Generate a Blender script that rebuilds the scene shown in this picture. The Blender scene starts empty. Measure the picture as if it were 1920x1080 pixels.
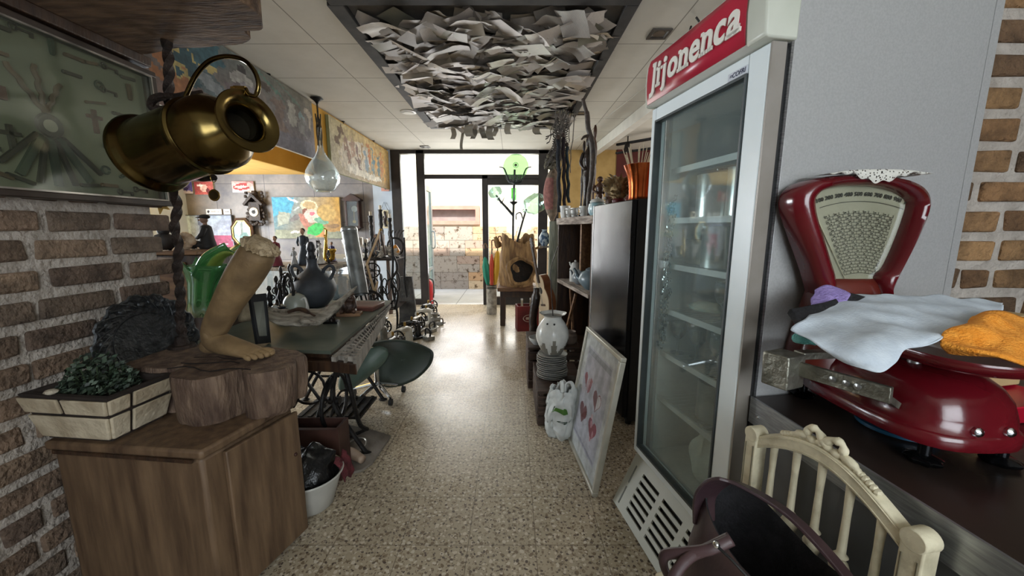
import bpy, math, random
from mathutils import Vector, Matrix, noise

# ------------------------------------------------------------------ camera, world, lights
S = bpy.context.scene
C = S.collection
CAM_H, FOC = 1.32, 700.0                      # eye height in metres, focal length in pixels of a 1920 wide frame
PITCH = math.atan(112 / FOC)
SP, CP = math.sin(PITCH), math.cos(PITCH)
cam_data = bpy.data.cameras.new('camera')
cam_data.sensor_width = 36
cam_data.lens = 36 * FOC / 1920
cam_data.clip_start = 0.02
cam = bpy.data.objects.new('camera', cam_data)
C.objects.link(cam)
cam.location = (0, 0, CAM_H)
cam.rotation_euler = (math.pi / 2 - PITCH, 0, 0)
S.camera = cam
S.view_settings.view_transform = 'Standard'
S.view_settings.look = 'None'
S.view_settings.exposure = 0.0
S.view_settings.gamma = 1
S.view_settings.use_curve_mapping = False
S.cycles.max_bounces = 10
S.cycles.transparent_max_bounces = 24
S.cycles.sample_clamp_indirect = 6
S.cycles.use_denoising = True

W = bpy.data.worlds.new('sky')
S.world = W
W.use_nodes = True
bg = W.node_tree.nodes['Background']
bg.inputs[0].default_value = (0.80, 0.90, 1.0, 1)
bg.inputs[1].default_value = 4.0


def lamp(name, kind, loc, rot, energy, color=(1, 1, 1), size=None, spread=None):
    d = bpy.data.lights.new(name, kind)
    d.energy = energy
    d.color = color
    if kind == 'AREA':
        d.shape = 'RECTANGLE'
        d.size, d.size_y = size
        if spread: d.spread = math.radians(spread)
    if kind == 'SUN': d.angle = math.radians(1.5)
    o = bpy.data.objects.new(name, d)
    C.objects.link(o)
    o.location = loc
    o.rotation_euler = [math.radians(a) for a in rot]
    return o


lamp('sun', 'SUN', (0, 4, 9), (33, 0, -12), 10, (1, .95, .87))
# daylight through the shop windows behind the camera, the window of the left room and the open door
lamp('daylight_rear_window', 'AREA', (.9, -2.1, 1.75), (82, 0, 0), 62, (.90, .95, 1), (2.2, 1.5))
lamp('daylight_side_window', 'AREA', (-5.35, 4.2, 1.45), (90, 0, -90), 230, (.88, .94, 1), (2.6, 1.3))
lamp('daylight_doorway', 'AREA', (-.7, 6.75, 1.5), (90, 0, 180), 75, (.97, .98, 1), (2.2, 2.0))
lamp('area_right_hall', 'AREA', (3.2, 4.3, 1.7), (90, 0, 90), 45, (1, .96, .9), (1.6, 1.2))  # area lamp standing in the closed right hall, which has no window


# ------------------------------------------------------------------ helpers
def ray(px, py):
    u, v = (px - 960) / FOC, (540 - py) / FOC
    return u, CP + v * SP, v * CP - SP


def P(px, py, y=None, x=None, z=None):
    d = ray(px, py)
    t = y / d[1] if y is not None else x / d[0] if x is not None else (z - CAM_H) / d[2]
    return Vector((t * d[0], t * d[1], CAM_H + t * d[2]))


def lin(c):
    if isinstance(c, str):
        c = c.lstrip('#')
        c = [int(c[i:i + 2], 16) / 255 for i in (0, 2, 4)]
    return tuple(a / 12.92 if a <= .04045 else ((a + .055) / 1.055) ** 2.4 for a in c[:3])


def catmull(p, n):
    out = []
    for i in range(len(p) - 1):
        a, b, c, d = p[max(i - 1, 0)], p[i], p[i + 1], p[min(i + 2, len(p) - 1)]
        for k in range(n):
            t = k / n
            out.append(.5 * ((2 * b) + (c - a) * t + (2 * a - 5 * b + 4 * c - d) * t * t + (3 * b - a - 3 * c + d) * t ** 3))
    out.append(p[-1])
    return out


def smooth_pts(p, n=6): return catmull([Vector(q) for q in p], n)


def smooth_num(p, n=6): return catmull(list(map(float, p)), n)


def T(name, label, cat, loc=(0, 0, 0), rz=0, group=None):
    o = bpy.data.objects.new(name, None)
    C.objects.link(o)
    o.location = loc
    o.rotation_euler = (0, 0, rz)
    o.empty_display_size = .05
    return tag(o, label, cat, group)


def tag(o, label, cat, group=None):
    o['label'] = label
    o['category'] = cat
    if group: o['group'] = group
    return o


def dup(root, loc, rz=0, label=None, group=None, scale=None):
    r = root.copy()
    C.objects.link(r)
    r.location = loc
    r.rotation_euler = (0, 0, rz)
    if scale: r.scale = (scale,) * 3 if not hasattr(scale, '__len__') else scale
    if label: r['label'] = label
    if group: r['group'] = group
    for ch in list(root.children):
        c = ch.copy()
        C.objects.link(c)
        c.parent = r
        for g in list(ch.children):
            d = g.copy()
            C.objects.link(d)
            d.parent = c
    return r


def rot_to(d):
    d = Vector(d).normalized()
    return d.to_track_quat('Z', 'Y').to_matrix().to_4x4()


class B:
    """collects geometry for ONE mesh; w=True: coordinates are given in the world, t is the thing it belongs to"""

    def __init__(s, t=None, w=False):
        s.v, s.f, s.c, s.m, s.t = [], [], [], [], t
        s.inv = None
        if w and t is not None:
            root = t
            s.inv = (Matrix.Translation(root.location) @ Matrix.Rotation(root.rotation_euler[2], 4, 'Z')).inverted()
        s.X = None
        s.mi = 0
        s.col = None

    def add(s, vs, fs, col=None):
        o = len(s.v)
        if s.X: vs = [s.X @ Vector(p) for p in vs]
        s.v += [tuple(p) for p in vs]
        for f in fs:
            s.f.append(tuple(i + o for i in f))
            s.c.append(col or s.col)
            s.m.append(s.mi)
        return s

    def box(s, a, b, col=None, M=None, j=0):
        x0, y0, z0 = a
        x1, y1, z1 = b
        vs = [Vector(p) for p in ((x0, y0, z0), (x1, y0, z0), (x1, y1, z0), (x0, y1, z0), (x0, y0, z1), (x1, y0, z1), (x1, y1, z1), (x0, y1, z1))]
        if j: vs = [p + Vector([random.uniform(-j, j) for _ in range(3)]) for p in vs]
        if M: vs = [M @ p for p in vs]
        return s.add(vs, [(0, 3, 2, 1), (4, 5, 6, 7), (0, 1, 5, 4), (1, 2, 6, 5), (2, 3, 7, 6), (3, 0, 4, 7)], col)

    def cbox(s, c, size, rz=0, rx=0, ry=0, col=None, j=0):
        M = Matrix.Translation(c) @ Matrix.Rotation(rz, 4, 'Z') @ Matrix.Rotation(ry, 4, 'Y') @ Matrix.Rotation(rx, 4, 'X')
        h = [a / 2 for a in size]
        return s.box([-a for a in h], h, col, M, j)

    def bar(s, p0, p1, w, h, col=None, up=(0, 0, 1)):
        p0, p1 = Vector(p0), Vector(p1)
        d = (p1 - p0).normalized()
        x = d.cross(Vector(up))
        if x.length < 1e-4: x = Vector((1, 0, 0))
        x.normalize()
        z = x.cross(d)
        vs = [p + x * a * w / 2 + z * b * h / 2 for p in (p0, p1) for a, b in ((-1, -1), (1, -1), (1, 1), (-1, 1))]
        return s.add(vs, [(0, 1, 2, 3), (7, 6, 5, 4), (0, 4, 5, 1), (1, 5, 6, 2), (2, 6, 7, 3), (3, 7, 4, 0)], col)

    def loft(s, rings, cap=True, closed=True, loop=False, col=None):
        n = len(rings[0])
        vs = [p for r in rings for p in r]
        fs = []
        R = len(rings)
        for i in range(R if loop else R - 1):
            a, b = i * n, ((i + 1) % R) * n
            for k in range(n if closed else n - 1):
                k2 = (k + 1) % n
                fs.append((a + k, a + k2, b + k2, b + k))
        if cap and not loop:
            fs.append(tuple(range(n - 1, -1, -1)))
            fs.append(tuple((R - 1) * n + k for k in range(n)))
        return s.add(vs, fs, col)

    def tube(s, pts, r, n=8, loop=False, col=None, tw=0, flat=1, sq=False):
        pts = [Vector(p) for p in pts]
        m = len(pts)
        rs = list(r) if hasattr(r, '__len__') else [r] * m
        if len(rs) != m: rs = [rs[min(int(i * len(rs) / m), len(rs) - 1)] for i in range(m)]
        rings = []
        prev = None
        for i, p in enumerate(pts):
            a = pts[(i - 1) % m] if loop or i else p
            b = pts[(i + 1) % m] if loop or i < m - 1 else p
            d = (b - a).normalized()
            if prev is None:
                x = d.orthogonal().normalized()
            else:
                x = prev - d * prev.dot(d)
                x = x.normalized() if x.length > 1e-6 else d.orthogonal().normalized()
            prev = x
            y = d.cross(x)
            ring = []
            for k in range(n):
                g = 2 * math.pi * k / n + tw * i
                ring.append(p + x * math.cos(g) * rs[i] + y * math.sin(g) * rs[i] * flat)
            rings.append(ring)
        return s.loft(rings, loop=loop, col=col)

    def cyl(s, p0, p1, r0, r1=None, n=16, col=None):
        return s.tube([p0, p1], [r0, r0 if r1 is None else r1], n, col=col)

    def lathe(s, prof, c=(0, 0, 0), ax=None, n=28, fn=None, col=None, cap=True):
        Mx = Matrix.Translation(c) @ (rot_to(ax) if ax is not None else Matrix())
        rings = []
        for r, z in prof:
            rings.append([Mx @ Vector((math.cos(2 * math.pi * k / n) * r * (fn(2 * math.pi * k / n, z) if fn else 1),
                                       math.sin(2 * math.pi * k / n) * r * (fn(2 * math.pi * k / n, z) if fn else 1), z)) for k in range(n)])
        return s.loft(rings, cap=cap, col=col)

    def ball(s, c, r, n=14, col=None, M=None, nz=0, ns=3):
        r = (r, r, r) if not hasattr(r, '__len__') else r
        rings = []
        for i in range(n // 2 + 1):
            a = -math.pi / 2 + math.pi * (i + .02) / (n // 2 + .04)
            ring = []
            for k in range(n):
                g = 2 * math.pi * k / n
                q = Vector((math.cos(a) * math.cos(g), math.cos(a) * math.sin(g), math.sin(a)))
                if nz: q = q * (1 + nz * noise.noise(q * ns + Vector(c) * 7))
                q = Vector((q.x * r[0], q.y * r[1], q.z * r[2]))
                ring.append((M @ q if M else q) + Vector(c))
            rings.append(ring)
        return s.loft(rings, col=col)

    def grid(s, fn, nu, nv, col=None):
        vs = [fn(i / nu, j / nv) for j in range(nv + 1) for i in range(nu + 1)]
        o = len(s.v)
        if s.X: vs = [s.X @ Vector(p) for p in vs]
        s.v += [tuple(p) for p in vs]
        for j in range(nv):
            for i in range(nu):
                a = j * (nu + 1) + i + o
                s.f.append((a, a + 1, a + nu + 2, a + nu + 1))
                s.c.append(col((i + .5) / nu, (j + .5) / nv) if callable(col) else col or s.col)
                s.m.append(s.mi)
        return s

    def prism(s, out, M, d, col=None):
        """outline in x,y extruded along z by d, then M"""
        n = len(out)
        vs = [M @ Vector((x, y, 0)) for x, y in out] + [M @ Vector((x, y, d)) for x, y in out]
        fs = [tuple(range(n - 1, -1, -1)), tuple(range(n, 2 * n))] + [(k, (k + 1) % n, (k + 1) % n + n, k + n) for k in range(n)]
        return s.add(vs, fs, col)

    def ring(s, out, inn, M, d, col=None):
        n = len(out)
        q = [[M @ Vector((x, y, h)) for x, y in o] for o, h in ((out, 0), (out, d), (inn, d), (inn, 0))]
        return s.loft(q, cap=False, loop=True, col=col)

    def build(s, name, mat, t='self', bevel=0, solid=0, sub=0, ang=38, label=None, kind=None, seg=2):
        par = s.t if t == 'self' else t
        vs = s.v
        if s.inv is not None:
            vs = [tuple(s.inv @ Vector(p)) for p in vs]
        me = bpy.data.meshes.new(name)
        me.from_pydata(vs, [], s.f)
        mats = mat if isinstance(mat, (list, tuple)) else [mat]
        for m in mats: me.materials.append(m)
        if len(mats) > 1: me.polygons.foreach_set('material_index', s.m)
        if any(c is not None for c in s.c):
            at = me.color_attributes.new('Col', 'FLOAT_COLOR', 'CORNER')
            buf = []
            for f, c in zip(s.f, s.c):
                c = c or (1, 1, 1)
                buf += [c[0], c[1], c[2], 1.0] * len(f)
            at.data.foreach_set('color', buf)
        me.shade_smooth()
        me.set_sharp_from_angle(angle=math.radians(ang))
        me.update()
        o = bpy.data.objects.new(name, me)
        C.objects.link(o)
        if par is not None: o.parent = par
        if solid:
            m = o.modifiers.new('solid', 'SOLIDIFY')
            m.thickness = solid
            m.offset = 0
        if bevel:
            m = o.modifiers.new('bevel', 'BEVEL')
            m.width = bevel
            m.segments = seg
            m.limit_method = 'ANGLE'
            m.angle_limit = math.radians(35)
            m.harden_normals = False
        if sub:
            m = o.modifiers.new('sub', 'SUBSURF')
            m.levels = m.render_levels = sub
        if label: o['label'] = label
        if kind: o['kind'] = kind
        return o


def struct(b, name, mat, **k):
    b.t = k.pop('par', None)
    return b.build(name, mat, kind='structure', **k)


def part(t, name, mat, fill, w=False, **k):
    b = B(t, w)
    fill(b)
    return b.build(name, mat, **k)


# ------------------------------------------------------------------ materials
MATS = {}


def M(name, c, c2=None, rough=.5, metal=0, scale=8, bump=0, bscale=None, detail=4, col=False, stretch=None, contrast=(.35, .65), coat=0, spec=.5, rough2=None, emis=0, sub=0):
    if name in MATS: return MATS[name]
    m = bpy.data.materials.new(name)
    m.use_nodes = True
    N = m.node_tree.nodes
    L = m.node_tree.links
    p = N['Principled BSDF']
    tc = N.new('ShaderNodeTexCoord')
    mp = N.new('ShaderNodeMapping')
    L.new(tc.outputs['Object'], mp.inputs[0])
    if stretch: mp.inputs['Scale'].default_value = stretch
    nz = N.new('ShaderNodeTexNoise')
    nz.inputs['Scale'].default_value = scale
    nz.inputs['Detail'].default_value = detail
    L.new(mp.outputs[0], nz.inputs['Vector'])
    r = N.new('ShaderNodeValToRGB')
    r.color_ramp.elements[0].position, r.color_ramp.elements[1].position = contrast
    a = lin(c)
    b2 = lin(c2) if c2 else a
    r.color_ramp.elements[0].color = (*a, 1)
    r.color_ramp.elements[1].color = (*b2, 1)
    L.new(nz.outputs['Fac'], r.inputs[0])
    out = r.outputs[0]
    if col:
        at = N.new('ShaderNodeAttribute')
        at.attribute_name = 'Col'
        mx = N.new('ShaderNodeMix')
        mx.data_type = 'RGBA'
        mx.blend_type = 'MULTIPLY'
        mx.inputs[0].default_value = 1
        L.new(at.outputs['Color'], mx.inputs[6])
        L.new(out, mx.inputs[7])
        out = mx.outputs[2]
    L.new(out, p.inputs['Base Color'])
    p.inputs['Roughness'].default_value = rough
    p.inputs['Metallic'].default_value = metal
    p.inputs['Specular IOR Level'].default_value = spec
    if coat:
        p.inputs['Coat Weight'].default_value = coat
        p.inputs['Coat Roughness'].default_value = .08
    if rough2 is not None:
        mr = N.new('ShaderNodeMapRange')
        mr.inputs['To Min'].default_value = rough
        mr.inputs['To Max'].default_value = rough2
        mr.inputs['From Min'].default_value = .35
        mr.inputs['From Max'].default_value = .65
        L.new(nz.outputs['Fac'], mr.inputs[0])
        L.new(mr.outputs[0], p.inputs['Roughness'])
    if bump:
        n2 = N.new('ShaderNodeTexNoise')
        n2.inputs['Scale'].default_value = bscale or scale * 3
        n2.inputs['Detail'].default_value = 5
        L.new(mp.outputs[0], n2.inputs['Vector'])
        bp = N.new('ShaderNodeBump')
        bp.inputs['Strength'].default_value = bump
        bp.inputs['Distance'].default_value = .02
        L.new(n2.outputs['Fac'], bp.inputs['Height'])
        L.new(bp.outputs[0], p.inputs['Normal'])
    if emis:
        p.inputs['Emission Color'].default_value = (*a, 1)
        p.inputs['Emission Strength'].default_value = emis
    MATS[name] = m
    return m


def glass(name, tint=(1, 1, 1), refl=.12, rough=.03, dust_haze=0, dust_haze_col='#9aa098'):
    """thin clear glass: tinted see-through plus a fresnel reflection, optionally a dusty or hazy diffuse film"""
    if name in MATS: return MATS[name]
    m = bpy.data.materials.new(name)
    m.use_nodes = True
    N = m.node_tree.nodes
    L = m.node_tree.links
    N.remove(N['Principled BSDF'])
    tr = N.new('ShaderNodeBsdfTransparent')
    tr.inputs[0].default_value = (*tint, 1)
    gl = N.new('ShaderNodeBsdfGlossy')
    gl.inputs['Roughness'].default_value = rough
    gl.inputs['Color'].default_value = (.95, .97, 1, 1)
    lw = N.new('ShaderNodeLayerWeight')
    lw.inputs[0].default_value = .35
    mr = N.new('ShaderNodeMapRange')
    mr.inputs['To Min'].default_value = refl * .5
    mr.inputs['To Max'].default_value = min(1, refl * 5)
    L.new(lw.outputs['Fresnel'], mr.inputs[0])
    mx = N.new('ShaderNodeMixShader')
    L.new(mr.outputs[0], mx.inputs[0])
    L.new(tr.outputs[0], mx.inputs[1])
    L.new(gl.outputs[0], mx.inputs[2])
    last = mx
    if dust_haze:
        df = N.new('ShaderNodeBsdfDiffuse')
        df.inputs[0].default_value = (*lin(dust_haze_col), 1)
        m2 = N.new('ShaderNodeMixShader')
        nz = N.new('ShaderNodeTexNoise')
        nz.inputs['Scale'].default_value = 4
        tc = N.new('ShaderNodeTexCoord')
        L.new(tc.outputs['Object'], nz.inputs['Vector'])
        m3 = N.new('ShaderNodeMath')
        m3.operation = 'MULTIPLY'
        m3.inputs[1].default_value = dust_haze * 2
        L.new(nz.outputs['Fac'], m3.inputs[0])
        L.new(m3.outputs[0], m2.inputs[0])
        L.new(mx.outputs[0], m2.inputs[1])
        L.new(df.outputs[0], m2.inputs[2])
        last = m2
    L.new(last.outputs[0], N['Material Output'].inputs[0])
    MATS[name] = m
    return m


iron = M('black_iron', '#1b1a1a', '#2e2b29', .55, .6, 20, bump=.3)
rust = M('dark_rusty_iron', '#241d1a', '#3b2d25', .7, .4, 30, bump=.5)
brass = M('aged_brass', '#52462a', '#7b693e', .14, 1, 5, rough2=.24)
brass_dull = M('dull_brass', '#7a6436', '#a88a4b', .35, 1, 12)
steel = M('brushed_steel', '#8d8f90', '#b0b2b3', .32, .9, 40, stretch=(1, 1, 12))
chrome = M('chrome', '#c8cacc', '#dcdee0', .12, 1, 8)
silver = M('tarnished_silver', '#8e8b86', '#c5c1b8', .3, .9, 15)
pewter = M('dark_pewter', '#3b3d3f', '#5d6062', .42, .8, 25, bump=.4)
copper = M('copper', '#a04a22', '#c4693a', .22, 1, 10)
wood_cab = M('cabinet_wood', '#4d3a2a', '#786048', .55, 0, 5, bump=.12, stretch=(6, 6, .7), contrast=(.3, .7))
wood_dark = M('dark_wood', '#2a1b13', '#46301f', .5, 0, 6, bump=.2, stretch=(5, 5, .8))
wood_mid = M('brown_wood', '#5a3b25', '#83603f', .6, 0, 6, bump=.25, stretch=(1, 6, 6))
wood_beam = M('rough_beam_wood', '#4a3526', '#80644b', .85, 0, 7, bump=.9, stretch=(1, 5, 5), bscale=20)
wood_stump = M('stump_wood', '#4e3b30', '#7c6654', .75, 0, 7, bump=.6, stretch=(4, 4, 1), bscale=24)
wood_grey = M('weathered_grey_wood', '#746e66', '#a39c92', .85, 0, 8, bump=.6, stretch=(3, 3, .6))
wood_light = M('pale_raw_wood', '#a58863', '#c4aa86', .7, 0, 10, bump=.2, stretch=(1, 1, .3))
white_enamel = M('white_enamel', '#c9c8c2', '#dedcd6', .3, 0, 6)
black_gloss = M('black_gloss', '#0a0a0b', '#131314', .12, 0, 3, coat=.5)
black_matte = M('black_matte', '#121212', '#1d1c1c', .65, 0, 10)
black_cloth = M('black_cloth', '#0e0e10', '#1c1b1e', .95, 0, 30, bump=.4)
tint = M('painted', '#e8e8e8', '#ffffff', .55, 0, 14, col=True)
tint_gloss = M('painted_gloss', '#e8e8e8', '#ffffff', .25, 0, 14, col=True)
tint_rough = M('painted_rough', '#c8c8c8', '#ffffff', .85, 0, 25, col=True, bump=.5)
canvas_mat = M('canvas_paint', '#d2d2d2', '#ffffff', .7, 0, 18, col=True, bump=.15)
paper_print = M('paper_print', '#eeeeee', '#ffffff', .6, 0, 8, col=True)
red_paint = M('glossy_dark_red_paint', '#520a12', '#621019', .22, 0, 3, coat=.4, bump=.03, bscale=40)
pale_stone = M('pale_stone', '#a59a86', '#c6bca8', .85, 0, 12, bump=.5)
clear = glass('clear_glass', (.93, .97, .96), .16)
pane = glass('window_glass', (.97, .99, .98), .06)


def Col(h): return lin(h)
# ------------------------------------------------------------------ the setting
def node_mat(name):
    m = bpy.data.materials.new(name)
    m.use_nodes = True
    return m, m.node_tree.nodes, m.node_tree.links, m.node_tree.nodes['Principled BSDF']


def joint_mask(N, L, vec, sx, sy, ox, oy, w, axes=('X', 'Y')):
    """1 on the joints of a rectangular tile grid"""
    sep = N.new('ShaderNodeSeparateXYZ')
    L.new(vec, sep.inputs[0])
    res = []
    for ax, s_, o_ in ((axes[0], sx, ox), (axes[1], sy, oy)):
        a = N.new('ShaderNodeMath'); a.operation = 'SUBTRACT'; a.inputs[1].default_value = o_ - 100 * s_ - s_ / 2
        L.new(sep.outputs[ax], a.inputs[0])
        b = N.new('ShaderNodeMath'); b.operation = 'MODULO'; b.inputs[1].default_value = s_
        L.new(a.outputs[0], b.inputs[0])
        c = N.new('ShaderNodeMath'); c.operation = 'SUBTRACT'; c.inputs[1].default_value = s_ / 2
        L.new(b.outputs[0], c.inputs[0])
        d = N.new('ShaderNodeMath'); d.operation = 'ABSOLUTE'
        L.new(c.outputs[0], d.inputs[0])
        e = N.new('ShaderNodeMath'); e.operation = 'LESS_THAN'; e.inputs[1].default_value = w
        L.new(d.outputs[0], e.inputs[0])
        res.append(e)
    m = N.new('ShaderNodeMath'); m.operation = 'MAXIMUM'
    L.new(res[0].outputs[0], m.inputs[0])
    L.new(res[1].outputs[0], m.inputs[1])
    return m.outputs[0]


def mixc(N, L, fac, a, b):
    x = N.new('ShaderNodeMix')
    x.data_type = 'RGBA'
    for sock, val in ((0, fac), (6, a), (7, b)):
        if isinstance(val, (int, float)): x.inputs[sock].default_value = val
        elif isinstance(val, tuple): x.inputs[sock].default_value = (*val[:3], 1)
        else: L.new(val, x.inputs[sock])
    return x.outputs[2]


def floor_mat():
    m, N, L, p = node_mat('terrazzo_tiles')
    g = N.new('ShaderNodeNewGeometry')
    vec = g.outputs['Position']
    base = N.new('ShaderNodeTexNoise'); base.inputs['Scale'].default_value = 3; base.inputs['Detail'].default_value = 6
    L.new(vec, base.inputs['Vector'])
    col = mixc(N, L, base.outputs['Fac'], lin('#a1937c'), lin('#b9ac95'))
    for scale, thr, c, seed in ((34, .15, '#7d6d59', 0), (46, .13, '#6e6257', 3), (58, .17, '#94856f', 7), (40, .16, '#cabfac', 11), (30, .09, '#5d5147', 15)):
        mp = N.new('ShaderNodeMapping'); mp.inputs['Location'].default_value = (seed, seed * .7, 0)
        L.new(vec, mp.inputs[0])
        ds = N.new('ShaderNodeTexNoise'); ds.inputs['Scale'].default_value = scale * 1.3
        L.new(mp.outputs[0], ds.inputs['Vector'])
        ad = N.new('ShaderNodeVectorMath'); ad.operation = 'MULTIPLY_ADD'
        ad.inputs[1].default_value = (.018, .018, 0)
        L.new(ds.outputs['Color'], ad.inputs[0]); L.new(mp.outputs[0], ad.inputs[2])
        v = N.new('ShaderNodeTexVoronoi'); v.voronoi_dimensions = '2D'; v.inputs['Scale'].default_value = scale
        L.new(ad.outputs[0], v.inputs['Vector'])
        # only some of the cells hold a chip
        sel = N.new('ShaderNodeSeparateColor'); L.new(v.outputs['Color'], sel.inputs[0])
        a = N.new('ShaderNodeMath'); a.operation = 'MULTIPLY'; a.inputs[1].default_value = thr * 2.1
        L.new(sel.outputs[0], a.inputs[0])
        b = N.new('ShaderNodeMath'); b.operation = 'LESS_THAN'
        L.new(v.outputs['Distance'], b.inputs[0]); L.new(a.outputs[0], b.inputs[1])
        col = mixc(N, L, b.outputs[0], col, lin(c))
    j = joint_mask(N, L, vec, .285, .285, -.185, 1.384, .0019)
    dirt = N.new('ShaderNodeTexNoise'); dirt.inputs['Scale'].default_value = 1.3; dirt.inputs['Detail'].default_value = 8
    L.new(vec, dirt.inputs['Vector'])
    jm = N.new('ShaderNodeMath'); jm.operation = 'MULTIPLY'; L.new(j, jm.inputs[0]); jm.inputs[1].default_value = .75
    col = mixc(N, L, jm.outputs[0], col, lin('#6a5d4d'))
    L.new(col, p.inputs['Base Color'])
    mr = N.new('ShaderNodeMapRange'); mr.inputs['From Min'].default_value = .35; mr.inputs['From Max'].default_value = .68
    mr.inputs['To Min'].default_value = .20; mr.inputs['To Max'].default_value = .42
    L.new(dirt.outputs['Fac'], mr.inputs[0]); L.new(mr.outputs[0], p.inputs['Roughness'])
    bp = N.new('ShaderNodeBump'); bp.inputs['Strength'].default_value = .12; bp.inputs['Distance'].default_value = .01; bp.invert = True
    L.new(j, bp.inputs['Height']); L.new(bp.outputs[0], p.inputs['Normal'])
    return m


def tile_mat(name, c1, c2, sx, sy, ox, oy, w, jc, axes, rough=.6, scale=3, cell=True, c3=None):
    m, N, L, p = node_mat(name)
    g = N.new('ShaderNodeNewGeometry')
    vec = g.outputs['Position']
    nz = N.new('ShaderNodeTexNoise'); nz.inputs['Scale'].default_value = scale; nz.inputs['Detail'].default_value = 8; nz.inputs['Roughness'].default_value = .65
    L.new(vec, nz.inputs['Vector'])
    r = N.new('ShaderNodeValToRGB')
    r.color_ramp.elements[0].position, r.color_ramp.elements[1].position = .3, .7
    r.color_ramp.elements[0].color = (*lin(c1), 1); r.color_ramp.elements[1].color = (*lin(c2), 1)
    if c3:
        e = r.color_ramp.elements.new(.55); e.color = (*lin(c3), 1)
    L.new(nz.outputs['Fac'], r.inputs[0])
    j = joint_mask(N, L, vec, sx, sy, ox, oy, w, axes)
    col = mixc(N, L, j, r.outputs[0], lin(jc))
    L.new(col, p.inputs['Base Color'])
    p.inputs['Roughness'].default_value = rough
    return m


mat_floor = floor_mat()
mat_ceil = tile_mat('ceiling_tiles', '#c9c5ba', '#d3cfc5', 1.2, .6, -1.35, 2.84, .004, '#8d897f', ('X', 'Y'), .85, 4)
mat_slate = tile_mat('slate_wall_tiles', '#54535a', '#8d8580', .82, .63, -3.3, 1.42, .004, '#3c3b40', ('X', 'Z'), .5, 2.2, c3='#77726f')
mat_yellow = M('yellow_paint', '#b98a2c', '#c4953a', .8, 0, 3)
mat_yellow_ceiling = tile_mat('yellow_ceiling_tiles', '#dcae57', '#e2b765', 1.2, .6, -1.35, 2.84, .004, '#a17c33', ('X', 'Y'), .8, 3)
mat_mortar = M('pale_mortar', '#a39a90', '#bdb4aa', .95, 0, 14, bump=1, bscale=45)
mat_brick = M('rustic_brick', '#b5b5b5', '#ffffff', .92, 0, 16, col=True, bump=1, bscale=55, contrast=(.3, .6))
mat_plaster = M('pale_blue_plaster', '#aeb9c6', '#b9c4cf', .9, 0, 5)
mat_darkred = M('dark_red_plaster', '#4b1f1a', '#5a2721', .9, 0, 5)
mat_white_trim = M('white_trim_paint', '#c9c6be', '#d6d3cb', .5, 0, 5)
mat_frame = M('dark_bronze_aluminium', '#2a2625', '#35302e', .42, .3, 8)
mat_cream = M('cream_render', '#e6d9bd', '#eee3ca', .9, 0, 3)
mat_pave = tile_mat('pavement_slabs', '#b5b3b0', '#c8c6c3', .9, .8, -1.0, 7.5, .008, '#8f8d8a', ('X', 'Y'), .9, 3)

struct(B().box((-6, -3, -.12), (4.2, 6.43, 0)), 'floor', mat_floor)
struct(B().box((-2.05, -3, 2.59), (4.2, 6.43, 2.72)).box((-3.3, 1.78, 2.59), (-2.05, 6.43, 2.72)), 'ceiling', mat_ceil)


def brick_wall(name, x0, x1, y0, y1, z0, z1, face, cols, pitch=.1, bh=.07, seed=1, ragged=None):
    """face: 'x' bricks on the +x side, 'y' bricks on the -y side; the body is mortar"""
    R = random.Random(seed)
    b = B()
    b.box((x0, y0, z0), (x1, y1, z1), (1, 1, 1))
    b.mi = 1
    k = 0
    z = z0 + .012
    while z < z1 - .03:
        s0, s1 = (y0, y1) if face == 'x' else (x0, x1)
        q = s1 + (ragged[k % len(ragged)] if ragged else 0) if face == 'x' else s0
        lo, hi = s0, s1
        hh = min(bh, z1 - z - .004)
        while (q > lo + .04) if face == 'x' else (q < hi - .04):
            ln = R.choice((.21, .2, .22, .1, .24))
            if face == 'x':
                a, e = max(q - ln, lo), q
                q = a - R.uniform(.02, .035)
                A, E = (x1 - .07, a, z), (x1 + R.uniform(.008, .016), e, z + hh)
            else:
                a, e = q, min(q + ln, hi)
                q = e + R.uniform(.02, .035)
                A, E = (a, y0 - R.uniform(.008, .016), z), (e, y0 + .07, z + hh)
            c = Vector(lin(R.choice(cols))) * R.uniform(.8, 1.2)
            b.box(A, E, tuple(c), j=.005)
        z += pitch
        k += 1
    return struct(b, name, [mat_mortar, mat_brick], bevel=.008)


brick_wall('wall_left', -1.9, -1.612, -2.4, 1.70, 0, 2.59, 'x', ('#7f6a59', '#8c7562', '#6f5d50', '#967f6a', '#7c6b5c'), .1, .068, 3, ragged=(.03, .085, .02, .075, .055))
brick_wall('wall_right', 1.6, 4.2, 1.42, 1.62, 0, 2.59, 'y', ('#8d6a48', '#7f5f42', '#977450', '#6f563f', '#a27d55'), .108, .074, 9)
# far wall of the left room, slate tiles, and the pale blue pier beside the entrance
struct(B().box((-5.6, 6.4, 0), (-2.32, 6.55, 2.59)), 'wall_far', mat_slate)
struct(B().box((-2.32, 6.4, 0), (-2.0, 6.55, 2.72)), 'wall_pier', mat_plaster)
struct(B().box((.78, 6.4, 0), (1.72, 6.55, 2.59)), 'wall_front', M('tan_yellow_plaster', '#a98a52', '#b6975f', .9))
struct(B().box((1.72, 6.38, 0), (4.1, 6.55, 2.59)), 'wall_red', mat_darkred)
struct(B().box((4.1, 1.62, 0), (4.2, 6.4, 2.59)).box((4.1, -2.4, 0), (4.2, 1.42, 2.59)), 'wall_hall', mat_darkred)
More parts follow.
